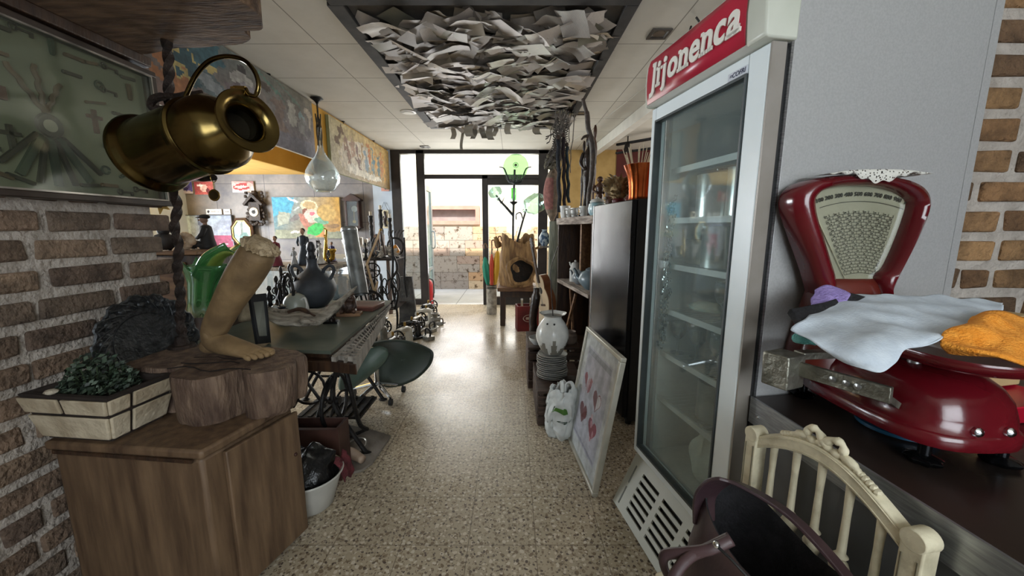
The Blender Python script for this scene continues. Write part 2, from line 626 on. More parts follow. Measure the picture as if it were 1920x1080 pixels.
# left wall of the left room with its window, and the closing walls behind the camera
struct(B().box((-5.6, 1.5, 0), (-5.45, 6.4, .75)).box((-5.6, 1.5, 2.15), (-5.45, 6.4, 2.59)).box((-5.6, 1.5, .75), (-5.45, 2.8, 2.15)).box((-5.6, 5.6, .75), (-5.45, 6.4, 2.15)), 'wall_outer', mat_plaster)
struct(B().box((-5.45, 1.4, 0), (-1.9, 1.5, 2.59)), 'wall_inner', mat_plaster)
w = struct(B().box((-5.58, 2.8, .75), (-5.47, 2.86, 2.15)).box((-5.58, 5.54, .75), (-5.47, 5.6, 2.15)).box((-5.58, 2.86, .75), (-5.47, 5.54, .81)).box((-5.58, 2.86, 2.09), (-5.47, 5.54, 2.15)).box((-5.56, 4.17, .81), (-5.49, 4.23, 2.09)), 'window_1', mat_white_trim)
B(w).box((-5.53, 2.86, .81), (-5.522, 5.54, 2.09)).build('pane', pane)
struct(B().box((-1.9, -2.55, 0), (4.2, -2.4, .95)).box((-1.9, -2.55, 2.5), (4.2, -2.4, 2.59)).box((-1.9, -2.55, .95), (-.05, -2.4, 2.5)).box((2.3, -2.55, .95), (4.2, -2.4, 2.5)), 'wall_rear', mat_plaster)
w = struct(B().box((-.05, -2.53, .95), (.02, -2.42, 2.5)).box((2.23, -2.53, .95), (2.3, -2.42, 2.5)).box((.02, -2.53, .95), (2.23, -2.42, 1.02)).box((.02, -2.53, 2.43), (2.23, -2.42, 2.5)).box((1.1, -2.51, 1.02), (1.15, -2.44, 2.43)), 'window_2', mat_white_trim)
B(w).box((.02, -2.48, 1.02), (2.23, -2.472, 2.43)).build('pane', pane)
# yellow bulkhead along the paintings and the lowered yellow ceiling of the left room
struct(B().box((-2.12, 1.78, 2.07), (-2.05, 6.38, 2.585)), 'trim_1', mat_yellow)
struct(B().box((-5.45, 1.5, 2.20), (-3.34, 6.398, 2.585)), 'trim_2', mat_yellow_ceiling)
struct(B().box((-3.34, 1.5, 2.19), (-3.3, 6.398, 2.588)), 'trim_3', mat_yellow)
# white beam with a dark slot under it on the right of the ceiling
bm_ = B()
bm_.bar((1.50, 2.3, 2.525), (1.30, 6.39, 2.525), .1, .12, (1, 1, 1))
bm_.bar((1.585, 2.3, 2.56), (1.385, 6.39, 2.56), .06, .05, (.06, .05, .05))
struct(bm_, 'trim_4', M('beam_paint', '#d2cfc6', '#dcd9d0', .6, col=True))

# entrance: dark aluminium frame, fixed panes and an open leaf
F0, F1 = 6.40, 6.48
fr = B()
for a, b_ in (((-2.01, 0), (-1.85, 2.59)), ((-1.585, 0), (-1.45, 2.59)), ((-.50, 0), (-.40, 2.19)), ((.44, 0), (.60, 2.59)), ((.70, 0), (.79, 2.59)),
              ((-1.85, 2.53), (.70, 2.59)), ((-1.45, 2.13), (.44, 2.20)), ((-.40, 2.03), (.44, 2.13)), ((-.40, 0), (.44, .14)), ((-1.85, 0), (-1.585, .10)), ((.60, 0), (.70, .1))):
    fr.box((a[0], F0, a[1]), (b_[0], F1, b_[1]))
door = struct(fr, 'door_1', mat_frame, bevel=.006)
for x0, z0, x1, z1 in ((-1.85, .1, -1.585, 2.53), (-1.45, 2.2, .44, 2.53), (-.40, .14, .44, 2.03), (.60, .1, .70, 2.53)):
    B(door).box((x0, 6.436, z0), (x1, 6.444, z1)).build('pane', pane)
# open leaf, swung out into the street
lf = B()
mat_leaf = M('pale_grey_aluminium', '#a9b0b2', '#bcc2c3', .4, .3, 6)
X0 = -1.56
for y0, z0, y1, z1 in ((6.52, .02, 6.62, 2.1), (7.36, .02, 7.46, 2.1), (6.62, .02, 7.36, .14), (6.62, 2.0, 7.36, 2.1), (6.62, .52, 7.36, .58)):
    lf.box((X0 - .05, y0, z0), (X0, y1, z1))
leaf = struct(lf, 'door_2', mat_leaf, bevel=.005)
B(leaf).box((X0 - .03, 6.62, .14), (X0 - .022, 7.36, 2.0)).build('pane', glass('frosted_leaf_glass', (.86, .95, .93), .1, .2, .16, '#cfe2dd'))
B(leaf).tube(smooth_pts([(X0, 7.3, .95), (X0 + .06, 7.3, .96), (X0 + .06, 7.3, 1.24), (X0, 7.3, 1.25)], 5), .013).build('door_handle', steel)
B(leaf).box((X0 - .018, 6.62, .75), (X0 - .012, 7.36, 1.0)).build('frosted_band', glass('frosted_band_glass', (.8, .88, .87), .06, .3, .3, '#d5e3df'))

# the street: pavement, opposite house with stone cladding and a low window, and a canopy over the door
struct(B().box((-9, 6.43, -.14), (8, 8.6, -.02)), 'pavement', mat_pave)
mat_clad = None


def cladding():
    R = random.Random(4)
    b = B()
    x = -9.0
    rows = [(-.02, .36), (.36, .72), (.72, 1.06), (1.06, 1.36)]
    for z0, z1 in rows:
        x = -9 + R.uniform(-.4, 0)
        while x < 8:
            wd = R.choice((.34, .5, .62, .8))
            mid = R.random() < .35
            for (a, e) in (((z0, (z0 + z1) / 2), ((z0 + z1) / 2, z1)) if mid else ((z0, z1),)):
                right = x > -1.05 + R.uniform(-.25, .25)
                c = Vector(lin(R.choice(('#cfae8a', '#d9b892', '#c9a27c', '#d8bf9e') if right else ('#b3a79b', '#a89c92', '#bfb0a2', '#b8a090'))))
                b.box((x + .003, 8.215, a + .003), (x + wd - .003, 8.25, e - .003), tuple(c))
            x += wd
    return b


def clad_mat():
    m, N, L, p = node_mat('pitted_stone_cladding')
    g = N.new('ShaderNodeNewGeometry')
    at = N.new('ShaderNodeAttribute'); at.attribute_name = 'Col'
    nz = N.new('ShaderNodeTexNoise'); nz.inputs['Scale'].default_value = 9; nz.inputs['Detail'].default_value = 9; nz.inputs['Roughness'].default_value = .75
    L.new(g.outputs['Position'], nz.inputs['Vector'])
    r = N.new('ShaderNodeValToRGB')
    r.color_ramp.elements[0].position, r.color_ramp.elements[1].position = .38, .47
    r.color_ramp.elements[0].color = (*lin('#7d6a55'), 1); r.color_ramp.elements[1].color = (1, 1, 1, 1)
    L.new(nz.outputs['Fac'], r.inputs[0])
    x = N.new('ShaderNodeMix'); x.data_type = 'RGBA'; x.blend_type = 'MULTIPLY'; x.inputs[0].default_value = 1
    L.new(at.outputs['Color'], x.inputs[6]); L.new(r.outputs[0], x.inputs[7])
    L.new(x.outputs[2], p.inputs['Base Color'])
    p.inputs['Roughness'].default_value = .9
    return m


struct(cladding(), 'trim_5', clad_mat())
wz0, wz1, wx0, wx1 = 1.40, 1.80, -1.86, -.70
struct(B().box((-9, 8.25, -.1), (8, 8.5, wz0)).box((-9, 8.25, wz1), (8, 8.5, 4.5)).box((-9, 8.25, wz0), (wx0, 8.5, wz1)).box((wx1, 8.25, wz0), (8, 8.5, wz1)), 'wall_street', mat_cream)
ww = struct(B().box((wx0, 8.2, wz0), (wx0 + .09, 8.34, wz1)).box((wx1 - .09, 8.2, wz0), (wx1, 8.34, wz1)).box((wx0 + .09, 8.2, wz0), (wx1 - .09, 8.34, wz0 + .08)).box((wx0 + .09, 8.2, wz1 - .08), (wx1 - .09, 8.34, wz1)), 'window_3', M('salmon_red_frame', '#cf8f7e', '#d69b8a', .5))
B(ww).box((wx0 + .09, 8.30, wz0 + .08), (wx1 - .09, 8.31, wz1 - .08)).build('blind', M('grey_blind', '#8d8582', '#9a928f', .6))
struct(B().box((-4, 6.63, 2.62), (4, 7.0, 2.74)), 'canopy', M('canopy_grey', '#b9bab8', '#c9cac8', .8))
struct(B().box((-9, 6.56, 2.75), (8, 6.62, 2.95)), 'facade', mat_cream)
struct(B().box((-6, -3, 2.75), (4.3, 6.56, 2.85)), 'roof', mat_cream)
# ------------------------------------------------------------------ left foreground
R = random.Random(11)

# --- wooden cabinet -------------------------------------------------------------
A_, B_, C_, D_ = Vector((-1.555, 1.14, 0)), Vector((-.985, 1.085, 0)), Vector((-.895, 1.46, 0)), Vector((-1.565, 1.60, 0))
t = T('cabinet', 'low worn wooden cabinet under the tree stump slab and the planter', 'cabinet', (-1.25, 1.3, 0))


def poly_slab(b, pts, z0, z1, col=None):
    n = len(pts)
    vs = [(p[0], p[1], z0) for p in pts] + [(p[0], p[1], z1) for p in pts]
    b.add(vs, [tuple(range(n - 1, -1, -1)), tuple(range(n, 2 * n))] + [(k, (k + 1) % n, (k + 1) % n + n, k + n) for k in range(n)], col)


def inset(pts, d):
    c = sum((Vector(p) for p in pts), Vector()) / len(pts)
    return [Vector(p) + (c - Vector(p)).normalized() * d for p in pts]


b = B(t, True)
body = inset((A_, B_, C_, D_), .02)
poly_slab(b, body, .02, .585)
b.build('body', wood_cab, bevel=.012)
b = B(t, True); poly_slab(b, (A_, B_, C_, D_), .59, .622); b.build('top', wood_cab, bevel=.009)
# door on the aisle side
b = B(t, True)
d1, d2 = Vector((-.984, 1.16, 0)), Vector((-.905, 1.445, 0))
off = Vector((.012, -.003, 0))
b.bar(d1 + off + Vector((0, 0, .305)), d2 + off + Vector((0, 0, .305)), .018, .54)
dr = b.build('door', wood_cab, bevel=.004)
b = B(t, True); k_ = d1 * .12 + d2 * .88 + Vector((.022, 0, .40)); b.ball(k_, (.008, .008, .008), 10); b.build('keyhole_plate', M('dark_brown_knob', '#3a1c12', None, .4), dr)
b = B(t, True)
b.bar(A_ + Vector((.03, -.002, .588)), B_ + Vector((-.03, -.002, .588)), .006, .012)
b.build('front_moulding', wood_dark)
b = B(t, True)
poly_slab(b, inset((A_, B_, C_, D_), .035), 0, .03)
b.build('plinth', wood_dark)

# --- tree stump slab ------------------------------------------------------------
out = [(-1.505, 1.50), (-1.50, 1.40), (-1.495, 1.345), (-1.46, 1.33), (-1.40, 1.335), (-1.345, 1.325), (-1.30, 1.33), (-1.268, 1.375), (-1.245, 1.325), (-1.232, 1.275), (-1.19, 1.238), (-1.12, 1.225),
       (-1.06, 1.238), (-1.025, 1.285), (-1.008, 1.345), (-.985, 1.30), (-.94, 1.275), (-.885, 1.29), (-.845, 1.335), (-.84, 1.39), (-.865, 1.44), (-.845, 1.475), (-.92, 1.535),
       (-1.05, 1.58), (-1.2, 1.60), (-1.38, 1.63), (-1.46, 1.62), (-1.50, 1.57)]
t = T('stump_slab', 'lobed slab of old tree stump lying on the wooden cabinet', 'wood slab', (-1.2, 1.4, .623))


def stump_rings(pts):
    sm = smooth_pts([Vector((p[0], p[1], 0)) for p in pts + [pts[0]]], 3)[:-1]
    c = sum(sm, Vector()) / len(sm)
    rings = []
    for z, k in ((.624, .93), (.64, .96), (.70, .985), (.76, 1.0), (.79, 1.0), (.803, .985)):
        rings.append([Vector((c.x + (p.x - c.x) * k + .006 * noise.noise(Vector((p.x * 30, p.y * 30, z * 6))), c.y + (p.y - c.y) * k + .006 * noise.noise(Vector((p.x * 30 + 9, p.y * 30, z * 6))), z + .006 * noise.noise(p * 14))) for p in sm])
    return rings


b = B(t, True); b.loft(stump_rings(out)); b.build('bark_side', wood_stump, ang=50)
b = B(t, True)
for k in range(5):
    q = [Vector((-1.28 + .045 * i, 1.32 + .03 * k + .05 * noise.noise(Vector((i * .4, k, 0))), .8055)) for i in range(6 if k else 8)]
    if k % 2 == 0: b.tube(q, .0022, 5)
b.build('crack', M('dark_crack', '#1a110c', None, .9))

# --- planter with pale stone tiles and a small plant ------------------------------
cx, cy, rz = -1.435, 1.235, math.radians(-6)
t = T('planter', 'flared stone planter with dark joints, beside the stump on the cabinet', 'planter', (cx, cy, .622), rz)


def sq_ring(h, hw, hd, r=.015):
    return [Vector((sx * hw, sy * hd, h)) for sx, sy in ((-1, -1), (1, -1), (1, 1), (-1, 1))]


HB, HT, WB, WT, DB, DT = .0, .165, .125, .168, .085, .112
b = B(t)
b.loft([sq_ring(0, WB - .004, DB - .004), sq_ring(HT, WT - .004, DT - .004), sq_ring(HT, WT - .022, DT - .022), sq_ring(HT - .03, WT - .03, DT - .03)], cap=True)
b.build('pot', M('dark_grout', '#2a221e', '#3a302a', .8))
b = B(t)


def on_face(f, u, z):
    k = z / HT
    w_, d_ = WB + (WT - WB) * k, DB + (DT - DB) * k
    return {0: Vector((-w_ + 2 * w_ * u, -d_, z)), 1: Vector((w_, -d_ + 2 * d_ * u, z)), 2: Vector((w_ - 2 * w_ * u, d_, z)), 3: Vector((-w_, d_ - 2 * d_ * u, z))}[f]


for f, rows in ((0, ((.01, .092, ((.0, 1.0),)), (.102, .155, ((.0, .46), (.5, 1.0))))), (1, ((.01, .092, ((.0, .3), (.34, 1.0))), (.102, .155, ((.0, .3), (.34, 1.0))))), (2, ((.01, .155, ((.02, .98),)),)), (3, ((.01, .155, ((.02, .98),)),))):
    nrm = {0: Vector((0, -1, .2)), 1: Vector((1, 0, .2)), 2: Vector((0, 1, .2)), 3: Vector((-1, 0, .2))}[f] * .008
    for z0, z1, sp in rows:
        for u0, u1 in sp:
            q = [on_face(f, u0 + .006, z0), on_face(f, u1 - .006, z0), on_face(f, u1 - .006, z1), on_face(f, u0 + .006, z1)]
            b.loft([[p - nrm * .5 for p in q], [p + nrm for p in q]])
b.build('tile', M('cream_planter_stone', '#a3937a', '#c9bca3', .85, 0, 9, bump=.5, bscale=30), bevel=.004)
b = B(t); b.loft([sq_ring(HT - .034, WT - .03, DT - .03), sq_ring(HT - .022, WT - .028, DT - .028)]); b.build('soil', M('dark_soil', '#1c1511', '#31261d', .95, 0, 60, bump=1))
b = B(t)
for i in range(1100):
    a = R.uniform(0, 6.283)
    rr = math.sqrt(R.random())
    h = R.random()
    c = Vector((-.005 + math.cos(a) * rr * .125, .0 + math.sin(a) * rr * .085, .145 + h * (.115 * (1 - rr * rr) + .02)))
    s_ = R.uniform(.006, .013)
    ax = Vector((R.uniform(-1, 1), R.uniform(-1, 1), R.uniform(-.2, 1))).normalized()
    o_ = ax.orthogonal().normalized()
    w_ = ax.cross(o_)
    cc = Vector(lin(R.choice(('#2c3a2c', '#384838', '#465846', '#242f26', '#566654'))))
    b.add([c - o_ * s_, c + w_ * s_ * .55 + ax * s_ * .3, c + o_ * s_, c - w_ * s_ * .55 + ax * s_ * .3], [(0, 1, 2, 3)], tuple(cc))
b.build('foliage', tint, kind=None)
b = B(t)
for i in range(26):
    a, rr = R.uniform(0, 6.28), R.uniform(.02, .1)
    b.tube([(math.cos(a) * rr * .4, math.sin(a) * rr * .4, .13), (math.cos(a) * rr, math.sin(a) * rr * .7, .2 + .05 * R.random())], .0015, 4)
b.build('stem', M('plant_stem', '#31402a', '#465a3a', .8))


def pebble(c, r, label, rz=0):
    o = B().ball((0, 0, 0), r, 14, nz=.25, ns=2).build('pebble', pale_stone, None)
    o.location = c
    o.rotation_euler = (0, 0, rz)
    tag(o, label, 'stone', 'pale pebbles on the cabinet')
    return o


p = P(243, 797, z=.63); pebble((p.x, p.y, .631), (.022, .015, .009), 'flat pale pebble nearest the front edge of the wooden cabinet', .3)
p = P(279, 783, z=.63); pebble((p.x, p.y, .631), (.020, .013, .009), 'flat pale pebble lying against the tree stump slab', .8)
p = P(113, 697, z=.795); pebble((-1.50, 1.147, .794), (.019, .013, .010), 'pale pebble sitting on the front rim of the stone planter', .2)

# --- ornate pewter plate leaning on the wall ---------------------------------------
t = T('ornate_plate', 'dark ornate metal plate leaning on the brick wall behind the planter', 'plate', (-1.54, 1.535, .623))
Mx = Matrix.Translation((-.013, 0, .218)) @ Matrix.Rotation(math.radians(-8), 4, 'Z') @ Matrix.Rotation(math.radians(82), 4, 'Y')
b = B(t); b.X = Mx
b.lathe([(.0, 0), (.112, 0), (.118, .004), (.122, .009), (.126, .011), (.126, .006), (.119, -.004), (0, -.006)], n=64)
b.build('dish', pewter)
b = B(t); b.X = Mx


def rimfn(a, z): return 1 + .035 * math.sin(a * 14) + .012 * math.sin(a * 42)


b.lathe([(.124, .008), (.15, .013), (.18, .020), (.196, .026), (.202, .022), (.18, .012), (.15, .004), (.124, .002)], n=168, fn=lambda a, z: 1 + (.035 * math.sin(a * 14) + .012 * math.sin(a * 42)) * min(1, max(0, (z - .004) / .02)))
for k in range(28):
    a = 2 * math.pi * k / 28
    r_ = .163 + .012 * (k % 2)
    b.ball((math.cos(a) * r_, math.sin(a) * r_, .019), (.014, .014, .008), 8)
    b.tube([(math.cos(a + .1 * j - .2) * (.145 + .012 * j), math.sin(a + .1 * j - .2) * (.145 + .012 * j), .017 + .003 * j) for j in range(5)], .0035, 5)
b.build('ornate_rim', pewter)

# --- plaster leg sculpture ---------------------------------------------------------
Z0 = .806
t = T('leg_sculpture', 'tan plaster sculpture of a bare foot and calf standing on the stump slab', 'sculpture', (-1.16, 1.47, Z0))


def lring(c, ax, rx, ry, n=28, side=Vector((0, 1, 0)), fn=None):
    ax = Vector(ax).normalized()
    x = side - ax * side.dot(ax)
    x.normalize()
    y = ax.cross(x)
    return [Vector(c) + x * math.cos(2 * math.pi * k / n) * rx + y * math.sin(2 * math.pi * k / n) * ry for k in range(n)]


# foot along +x (toes) in the local frame; calf leans back up to the right as in the photo
rings = []
spec = [  # centre x, z, axis dx, dz, half width(y), half height
    ((.212, .440), (.5, 1), .056, .060), ((.195, .415), (.55, 1), .062, .066), ((.148, .360), (.62, 1), .064, .069), ((.090, .295), (.66, 1), .061, .065), ((.030, .225), (.66, 1), .053, .057), ((-.030, .150), (.6, 1), .046, .055),
    ((-.062, .105), (.40, 1), .041, .055), ((-.074, .072), (-.25, 1), .040, .058), ((-.060, .052), (-1, .75), .042, .053), ((-.030, .045), (-1, .25), .042, .045), ((.015, .039), (-1, .22), .044, .038), ((.065, .031), (-1, .18), .048, .031), ((.105, .024), (-1, .12), .050, .023), ((.135, .019), (-1, .05), .049, .018), ((.150, .016), (-1, 0), .044, .013)]
rings = []
for (x, z), (ax, az), rw, rh in spec:
    rings.append(lring((x, 0, z), (ax, 0, az), rw, rh))
b = B(t)
b.X = Matrix.Rotation(math.radians(-14), 4, 'Z')
b.loft(rings)
b.ball((-.098, 0, .033), (.042, .036, .033), 16)      # heel
for s_ in (-1, 1): b.ball((-.066, s_ * .032, .085), (.020, .014, .022), 12)   # ankle bones
for k, (yy, ln, r_) in enumerate(((.034, .182, .0165), (.011, .184, .0125), (-.009, .178, .0118), (-.027, .168, .011), (-.043, .154, .0105))):
    b.tube(smooth_pts([(.10, yy * .95, .022), (.135, yy, .021), (ln - .016, yy * 1.02, .0165), (ln, yy * 1.02, .012)], 4), [r_ * .8] * 6 + [r_ * 1.0] * 6 + [r_ * .75], 12)
    b.ball((ln - .004, yy * 1.02, .012), (.011, r_ * .95, .010), 10)
leg_mat = M('tan_plaster', '#6a553a', '#917753', .7, 0, 9, bump=.35, bscale=22)
b.build('leg', leg_mat, sub=1, ang=180)
b = B(t)
b.X = Matrix.Rotation(math.radians(-14), 4, 'Z')
b.loft([[p + Vector((0, 0, .01 * noise.noise(p * 40))) for p in lring((.212 + .008 * k, 0, .440 + .016 * k), (.5, 0, 1), .055 - .007 * k * k, .059 - .007 * k * k)] for k in range(3)])
for k in range(14):
    a = 2 * math.pi * k / 14
    b.ball((.217 + math.sin(a) * .050, math.cos(a) * .050, .445 - math.sin(a) * .026 + .012 * noise.noise(Vector((k, 3, 1)))), (.014, .014, .012 + .006 * R.random()), 8, nz=.5)
b.build('broken_rim', M('pale_broken_plaster', '#8f7a5a', '#b7a384', .9, 0, 20, bump=.8))

# --- twisted iron rod with hooks, from the stump to the beam -----------------------
rb, rt = Vector((-1.445, 1.575, .806)), Vector((-1.325, 1.575, 2.12))
t = T('twisted_iron_stand', 'twisted black iron rod with curved hooks rising from the stump to the beam', 'iron stand', rb)
b = B(t, True)
n = 90
rings = []
for i in range(n + 1):
    p = rb.lerp(rt, i / n) + Vector((.006 * math.sin(i * .5), .004 * math.cos(i * .6), 0))
    a = i * .42
    rings.append([p + Vector((math.cos(a + q) * rr, math.sin(a + q) * rr, 0)) for q, rr in ((0, .0185), (.785, .013), (1.571, .0185), (2.356, .013), (3.142, .0185), (3.927, .013), (4.712, .0185), (5.498, .013))])
b.loft(rings)
b.build('rod', rust, ang=60)
b = B(t, True); b.cyl(rb, rb + Vector((0, 0, .012)), .05, .045, 20); b.cyl(rb + Vector((0, 0, .012)), rb + Vector((0, 0, .05)), .028, .02, 12); b.build('foot', rust)
at_ = lambda z: rb.lerp(rt, (z - rb.z) / (rt.z - rb.z))
# upper ring that clips the jug, and the lower horned bracket
pj = at_(1.735)
b = B(t, True); b.tube(smooth_pts([P(326, 203, y=1.54), P(300, 205, y=1.54), P(284, 200, y=1.53), P(288, 186, y=1.52), P(310, 180, y=1.51), P(333, 180, y=1.5), P(352, 176, y=1.48), P(378, 172, y=1.46)], 5), [.014] * 20 + [.010] * 12 + [.006] * 4, 8); b.build('hook', rust)
b = B(t, True); b.ball(P(333, 302, y=1.53), (.042, .03, .034), 14, nz=.2); b.tube(smooth_pts([P(325, 290, y=1.53), P(350, 296, y=1.48), P(375, 296, y=1.44), P(396, 312, y=1.42)], 5), [.02, .02, .017, .008], 8); b.build('bracket', rust)
b = B(t, True); b.tube(smooth_pts([P(330, 312, y=1.55), P(352, 325, y=1.5), P(376, 334, y=1.46), P(402, 333, y=1.43)], 5), [.016, .014, .012, .011], 8); b.build('lower_hook', rust)
b = B(t, True)
rc = P(400, 334, y=1.43)
b.tube([rc + Vector((0, math.cos(k * .52) * .014, math.sin(k * .52) * .014)) for k in range(12)], .0016, 5, loop=True)
rg = b.build('ring', brass_dull)
pc = P(402, 366, y=1.42)
pm = T('pendant', 'small round brass pendant hanging from the lower iron hook', 'pendant', pc)
b = B(pm, True)
b.lathe([(0, -.003), (.016, -.003), (.018, 0), (.016, .003), (0, .001)], pc, Vector((0, -1, .1)), 20)
b.build('disc', M('dark_brass', '#3b3020', '#5a4a2c', .4, .9))
b = B(pm, True)
b.tube([pc + Vector((math.cos(k * .35) * .0185, -.001, math.sin(k * .35) * .0185)) for k in range(18)], .0032, 6, loop=True)
b.tube([pc + Vector((0, 0, .02)), rc - Vector((0, 0, .013))], .0015, 5)
b.build('rim', brass_dull)

# --- brass jug hanging on the rod ----------------------------------------------------
p0, p1 = P(281, 291, y=1.41), P(452, 234, y=1.32)
ax = (p1 - p0).normalized()
t = T('brass_jug', 'big aged brass jug with arched handle hanging sideways on the iron rod', 'jug', p0)
L_ = (p1 - p0).length
b = B(t, True)
b.lathe([(.0, .0), (.125, .0), (.134, .006), (.136, .016), (.131, .026), (.122, .036), (.118, .046), (.116, .056), (.118, .075), (.119, L_ * .55)], p0, ax, 48, cap=False)
b.lathe([(.119, L_ * .55), (.121, L_ * .60), (.125, L_ * .605), (.125, L_ * .622), (.120, L_ * .63), (.122, L_ * .72), (.118, L_ * .80), (.098, L_ * .88), (.078, L_ * .93), (.070, L_ * .965), (.074, L_ * .99), (.064, L_ * .99), (.060, L_ * .94), (.068, L_ * .90), (.106, L_ * .80), (.11, L_ * .5), (.106, .05), (0, .03)], p0, ax, 48, cap=False)
b.build('body', brass)
b = B(t, True)
b.lathe([(.118, L_ * .60), (.1275, L_ * .607), (.1275, L_ * .62), (.118, L_ * .632)], p0, ax, 48, cap=False)
b.build('band', brass)
m1 = P(464, 229, y=1.312)
ax2 = (Vector((.88, -.42, .12))).normalized()
b = B(t, True)
b.lathe([(.060, -.03), (.064, -.012), (.077, .0), (.096, .006), (.100, .010), (.098, .014), (.082, .012), (.068, .006), (.055, -.008), (.050, -.03), (.046, -.07)], m1, ax2, 48, cap=False)
b.build('flared_lip', brass)
b = B(t, True)
b.lathe([(.049, -.035), (.046, -.07), (.0, -.072)], m1, ax2, 32, cap=False)
b.build('dark_inside', M('tarnish_and_shade', '#12100a', '#241f12', .5, .5))  # dark colour holds tarnish and the shade of the open mouth together
b = B(t, True)
hp = smooth_pts([P(343, 196, y=1.37), P(352, 172, y=1.365), P(368, 140, y=1.36), P(392, 115, y=1.35), P(422, 106, y=1.34), P(455, 112, y=1.33), P(476, 132, y=1.32), P(485, 158, y=1.315), P(480, 178, y=1.315), P(468, 178, y=1.315), P(461, 166, y=1.32)], 5)
b.tube(hp, [.0075] * 40 + [.006] * 11, 10)
b.build('handle', brass)
b = B(t, True)
b.bar(P(461, 166, y=1.32), P(440, 165, y=1.325), .012, .012); b.bar(P(440, 165, y=1.325), P(446, 185, y=1.325), .03, .01)
b.build('hinge', brass_dull)

# --- rough beam under the ceiling ----------------------------------------------------
t = T('wooden_beam', 'thick rough-hewn wooden beam jutting from the brick wall above the brass jug', 'beam', (-1.612, 1.4, 2.03))
bo = [(-1.605, .9), (-1.2, .88), (-.92, .98), (-.885, 1.15), (-.86, 1.38), (-.89, 1.46), (-.935, 1.505), (-.99, 1.50), (-1.0, 1.56), (-1.06, 1.60), (-1.16, 1.615), (-1.3, 1.64), (-1.45, 1.66), (-1.605, 1.69)]
sm = smooth_pts([Vector((*p, 0)) for p in bo], 3)
b = B(t, True)
b.loft([[Vector((p.x + dx * .012 * noise.noise(p * 9), p.y + .02 * noise.noise(p * 7 + Vector((5, 0, z))), z + .014 * noise.noise(Vector((p.x * 4, p.y * 22, z))))) for p in sm] for z, dx in ((2.035, 1), (2.09, -1), (2.16, 1), (2.24, -1))])
b.build('beam_body', wood_beam, ang=30)

# --- glass-fronted collection frame on the brick wall ----------------------------------
FX = -1.545
Y0, Y1, ZB, ZT = 1.02, 1.745, 1.418, 1.985
t = T('trinket_collection', 'wall-hung glazed box frame of antique trinkets on the brick wall', 'framed collection', (-1.60, 1.4, ZB))
b = B(t, True); b.box((-1.603, Y0 + .012, ZB + .012), (-1.588, Y1 - .012, ZT - .012)); b.build('backing', M('dusty_green_grey_mount', '#7b7e6d', '#94947e', .9, 0, 3, detail=6))
b = B(t, True)
for a, c_ in (((Y0, ZB), (Y1, ZB + .022)), ((Y0, ZT - .022), (Y1, ZT)), ((Y0, ZB + .022), (Y0 + .022, ZT - .022)), ((Y1 - .022, ZB + .022), (Y1, ZT - .022))):
    b.box((-1.603, a[0], a[1]), (FX, c_[0], c_[1]))
b.build('frame', M('dark_brown_frame', '#2a2019', '#3d3026', .45), bevel=.003)
b = B(t, True)
for a, c_ in (((Y0 + .022, ZB + .022), (Y1 - .022, ZB + .028)), ((Y0 + .022, ZT - .028), (Y1 - .022, ZT - .022)), ((Y1 - .028, ZB + .028), (Y1 - .022, ZT - .028))):
    b.box((FX - .008, a[0], a[1]), (FX + .002, c_[0], c_[1]))
b.build('inner_bead', silver)
b = B(t, True); b.box((FX - .012, Y0 + .02, ZB + .02), (FX - .009, Y1 - .02, ZT - .02)); b.build('glass_pane', glass('dusty_glass', (.92, .94, .90), .025, .12, .06, '#8f9484'))
KX = -1.583
dk = [M('trinket_iron', '#33302c', '#55504a', .6, .5), M('trinket_wood', '#4c3a2a', '#6d553e', .6), M('trinket_green', '#2f3a30', '#4a5648', .7), M('trinket_red', '#5a3a33', '#70504a', .7), M('trinket_pale', '#8b8778', '#a7a292', .7)]


def tr(nm, fill, mi): part(t, nm, dk[mi], fill, w=True)


def bar_tr(nm, y, z, ln, wd, a, mi):
    d = Vector((0, math.cos(a), math.sin(a))) * ln / 2
    c_ = Vector((KX, y, z))
    tr(nm, lambda q: (q.bar(c_ - d, c_ + d, wd, .012, up=(1, 0, 0)), q.ball(c_ - d, (.006, wd * .7, wd * .7), 8)), mi)


# sunburst of the watch in the middle with chains, fan of cutlery below
wc = Vector((KX, 1.345, 1.665))
tr('pocket_watch', lambda q: q.lathe([(0, 0), (.036, 0), (.041, .006), (.036, .012), (.028, .009), (0, .008)], wc, (1, 0, 0), 28), 0)
tr('watch_dial', lambda q: q.lathe([(0, .009), (.02, .0105), (.02, .008)], wc, (1, 0, 0), 20), 4)
for dy, dz, ln in ((-.085, .17, .19), (-.01, .19, .2), (.055, .15, .16)):
    tr('watch_chain', lambda q: q.tube([wc + Vector((0, dy * k / 10, .04 + (dz - .04) * k / 10)) + Vector((0, .004 * math.sin(k * 2), 0)) for k in range(11)], .0075, 6), 1)
tr('whistle', lambda q: q.cbox((KX, 1.19, 1.86), (.014, .045, .062)), 2)
for k in range(7):
    a = math.radians(-90 + (k - 3) * 15)
    bar_tr('spoon', 1.345 + math.cos(a) * .13, 1.665 + math.sin(a) * .125, .15, .020 if k % 2 else .013, a, 2 if k % 2 else 0)
tr('medal', lambda q: (q.ball((KX, 1.155, 1.655), (.008, .042, .030), 14), q.ball((KX + .006, 1.155, 1.655), (.006, .02, .014), 10)), 3)
for y, z in ((1.12, 1.745), (1.23, 1.735)): tr('buckle', lambda q: q.cbox((KX, y, z), (.012, .034, .04)), 3)
for k, (y, z) in enumerate(((1.50, 1.72), (1.24, 1.60))):
    tr('cross', lambda q: (q.cbox((KX, y, z), (.01, .012, .085)), q.cbox((KX, y, z + .016), (.01, .05, .012))), 3 if k == 0 else 0)
spots = []
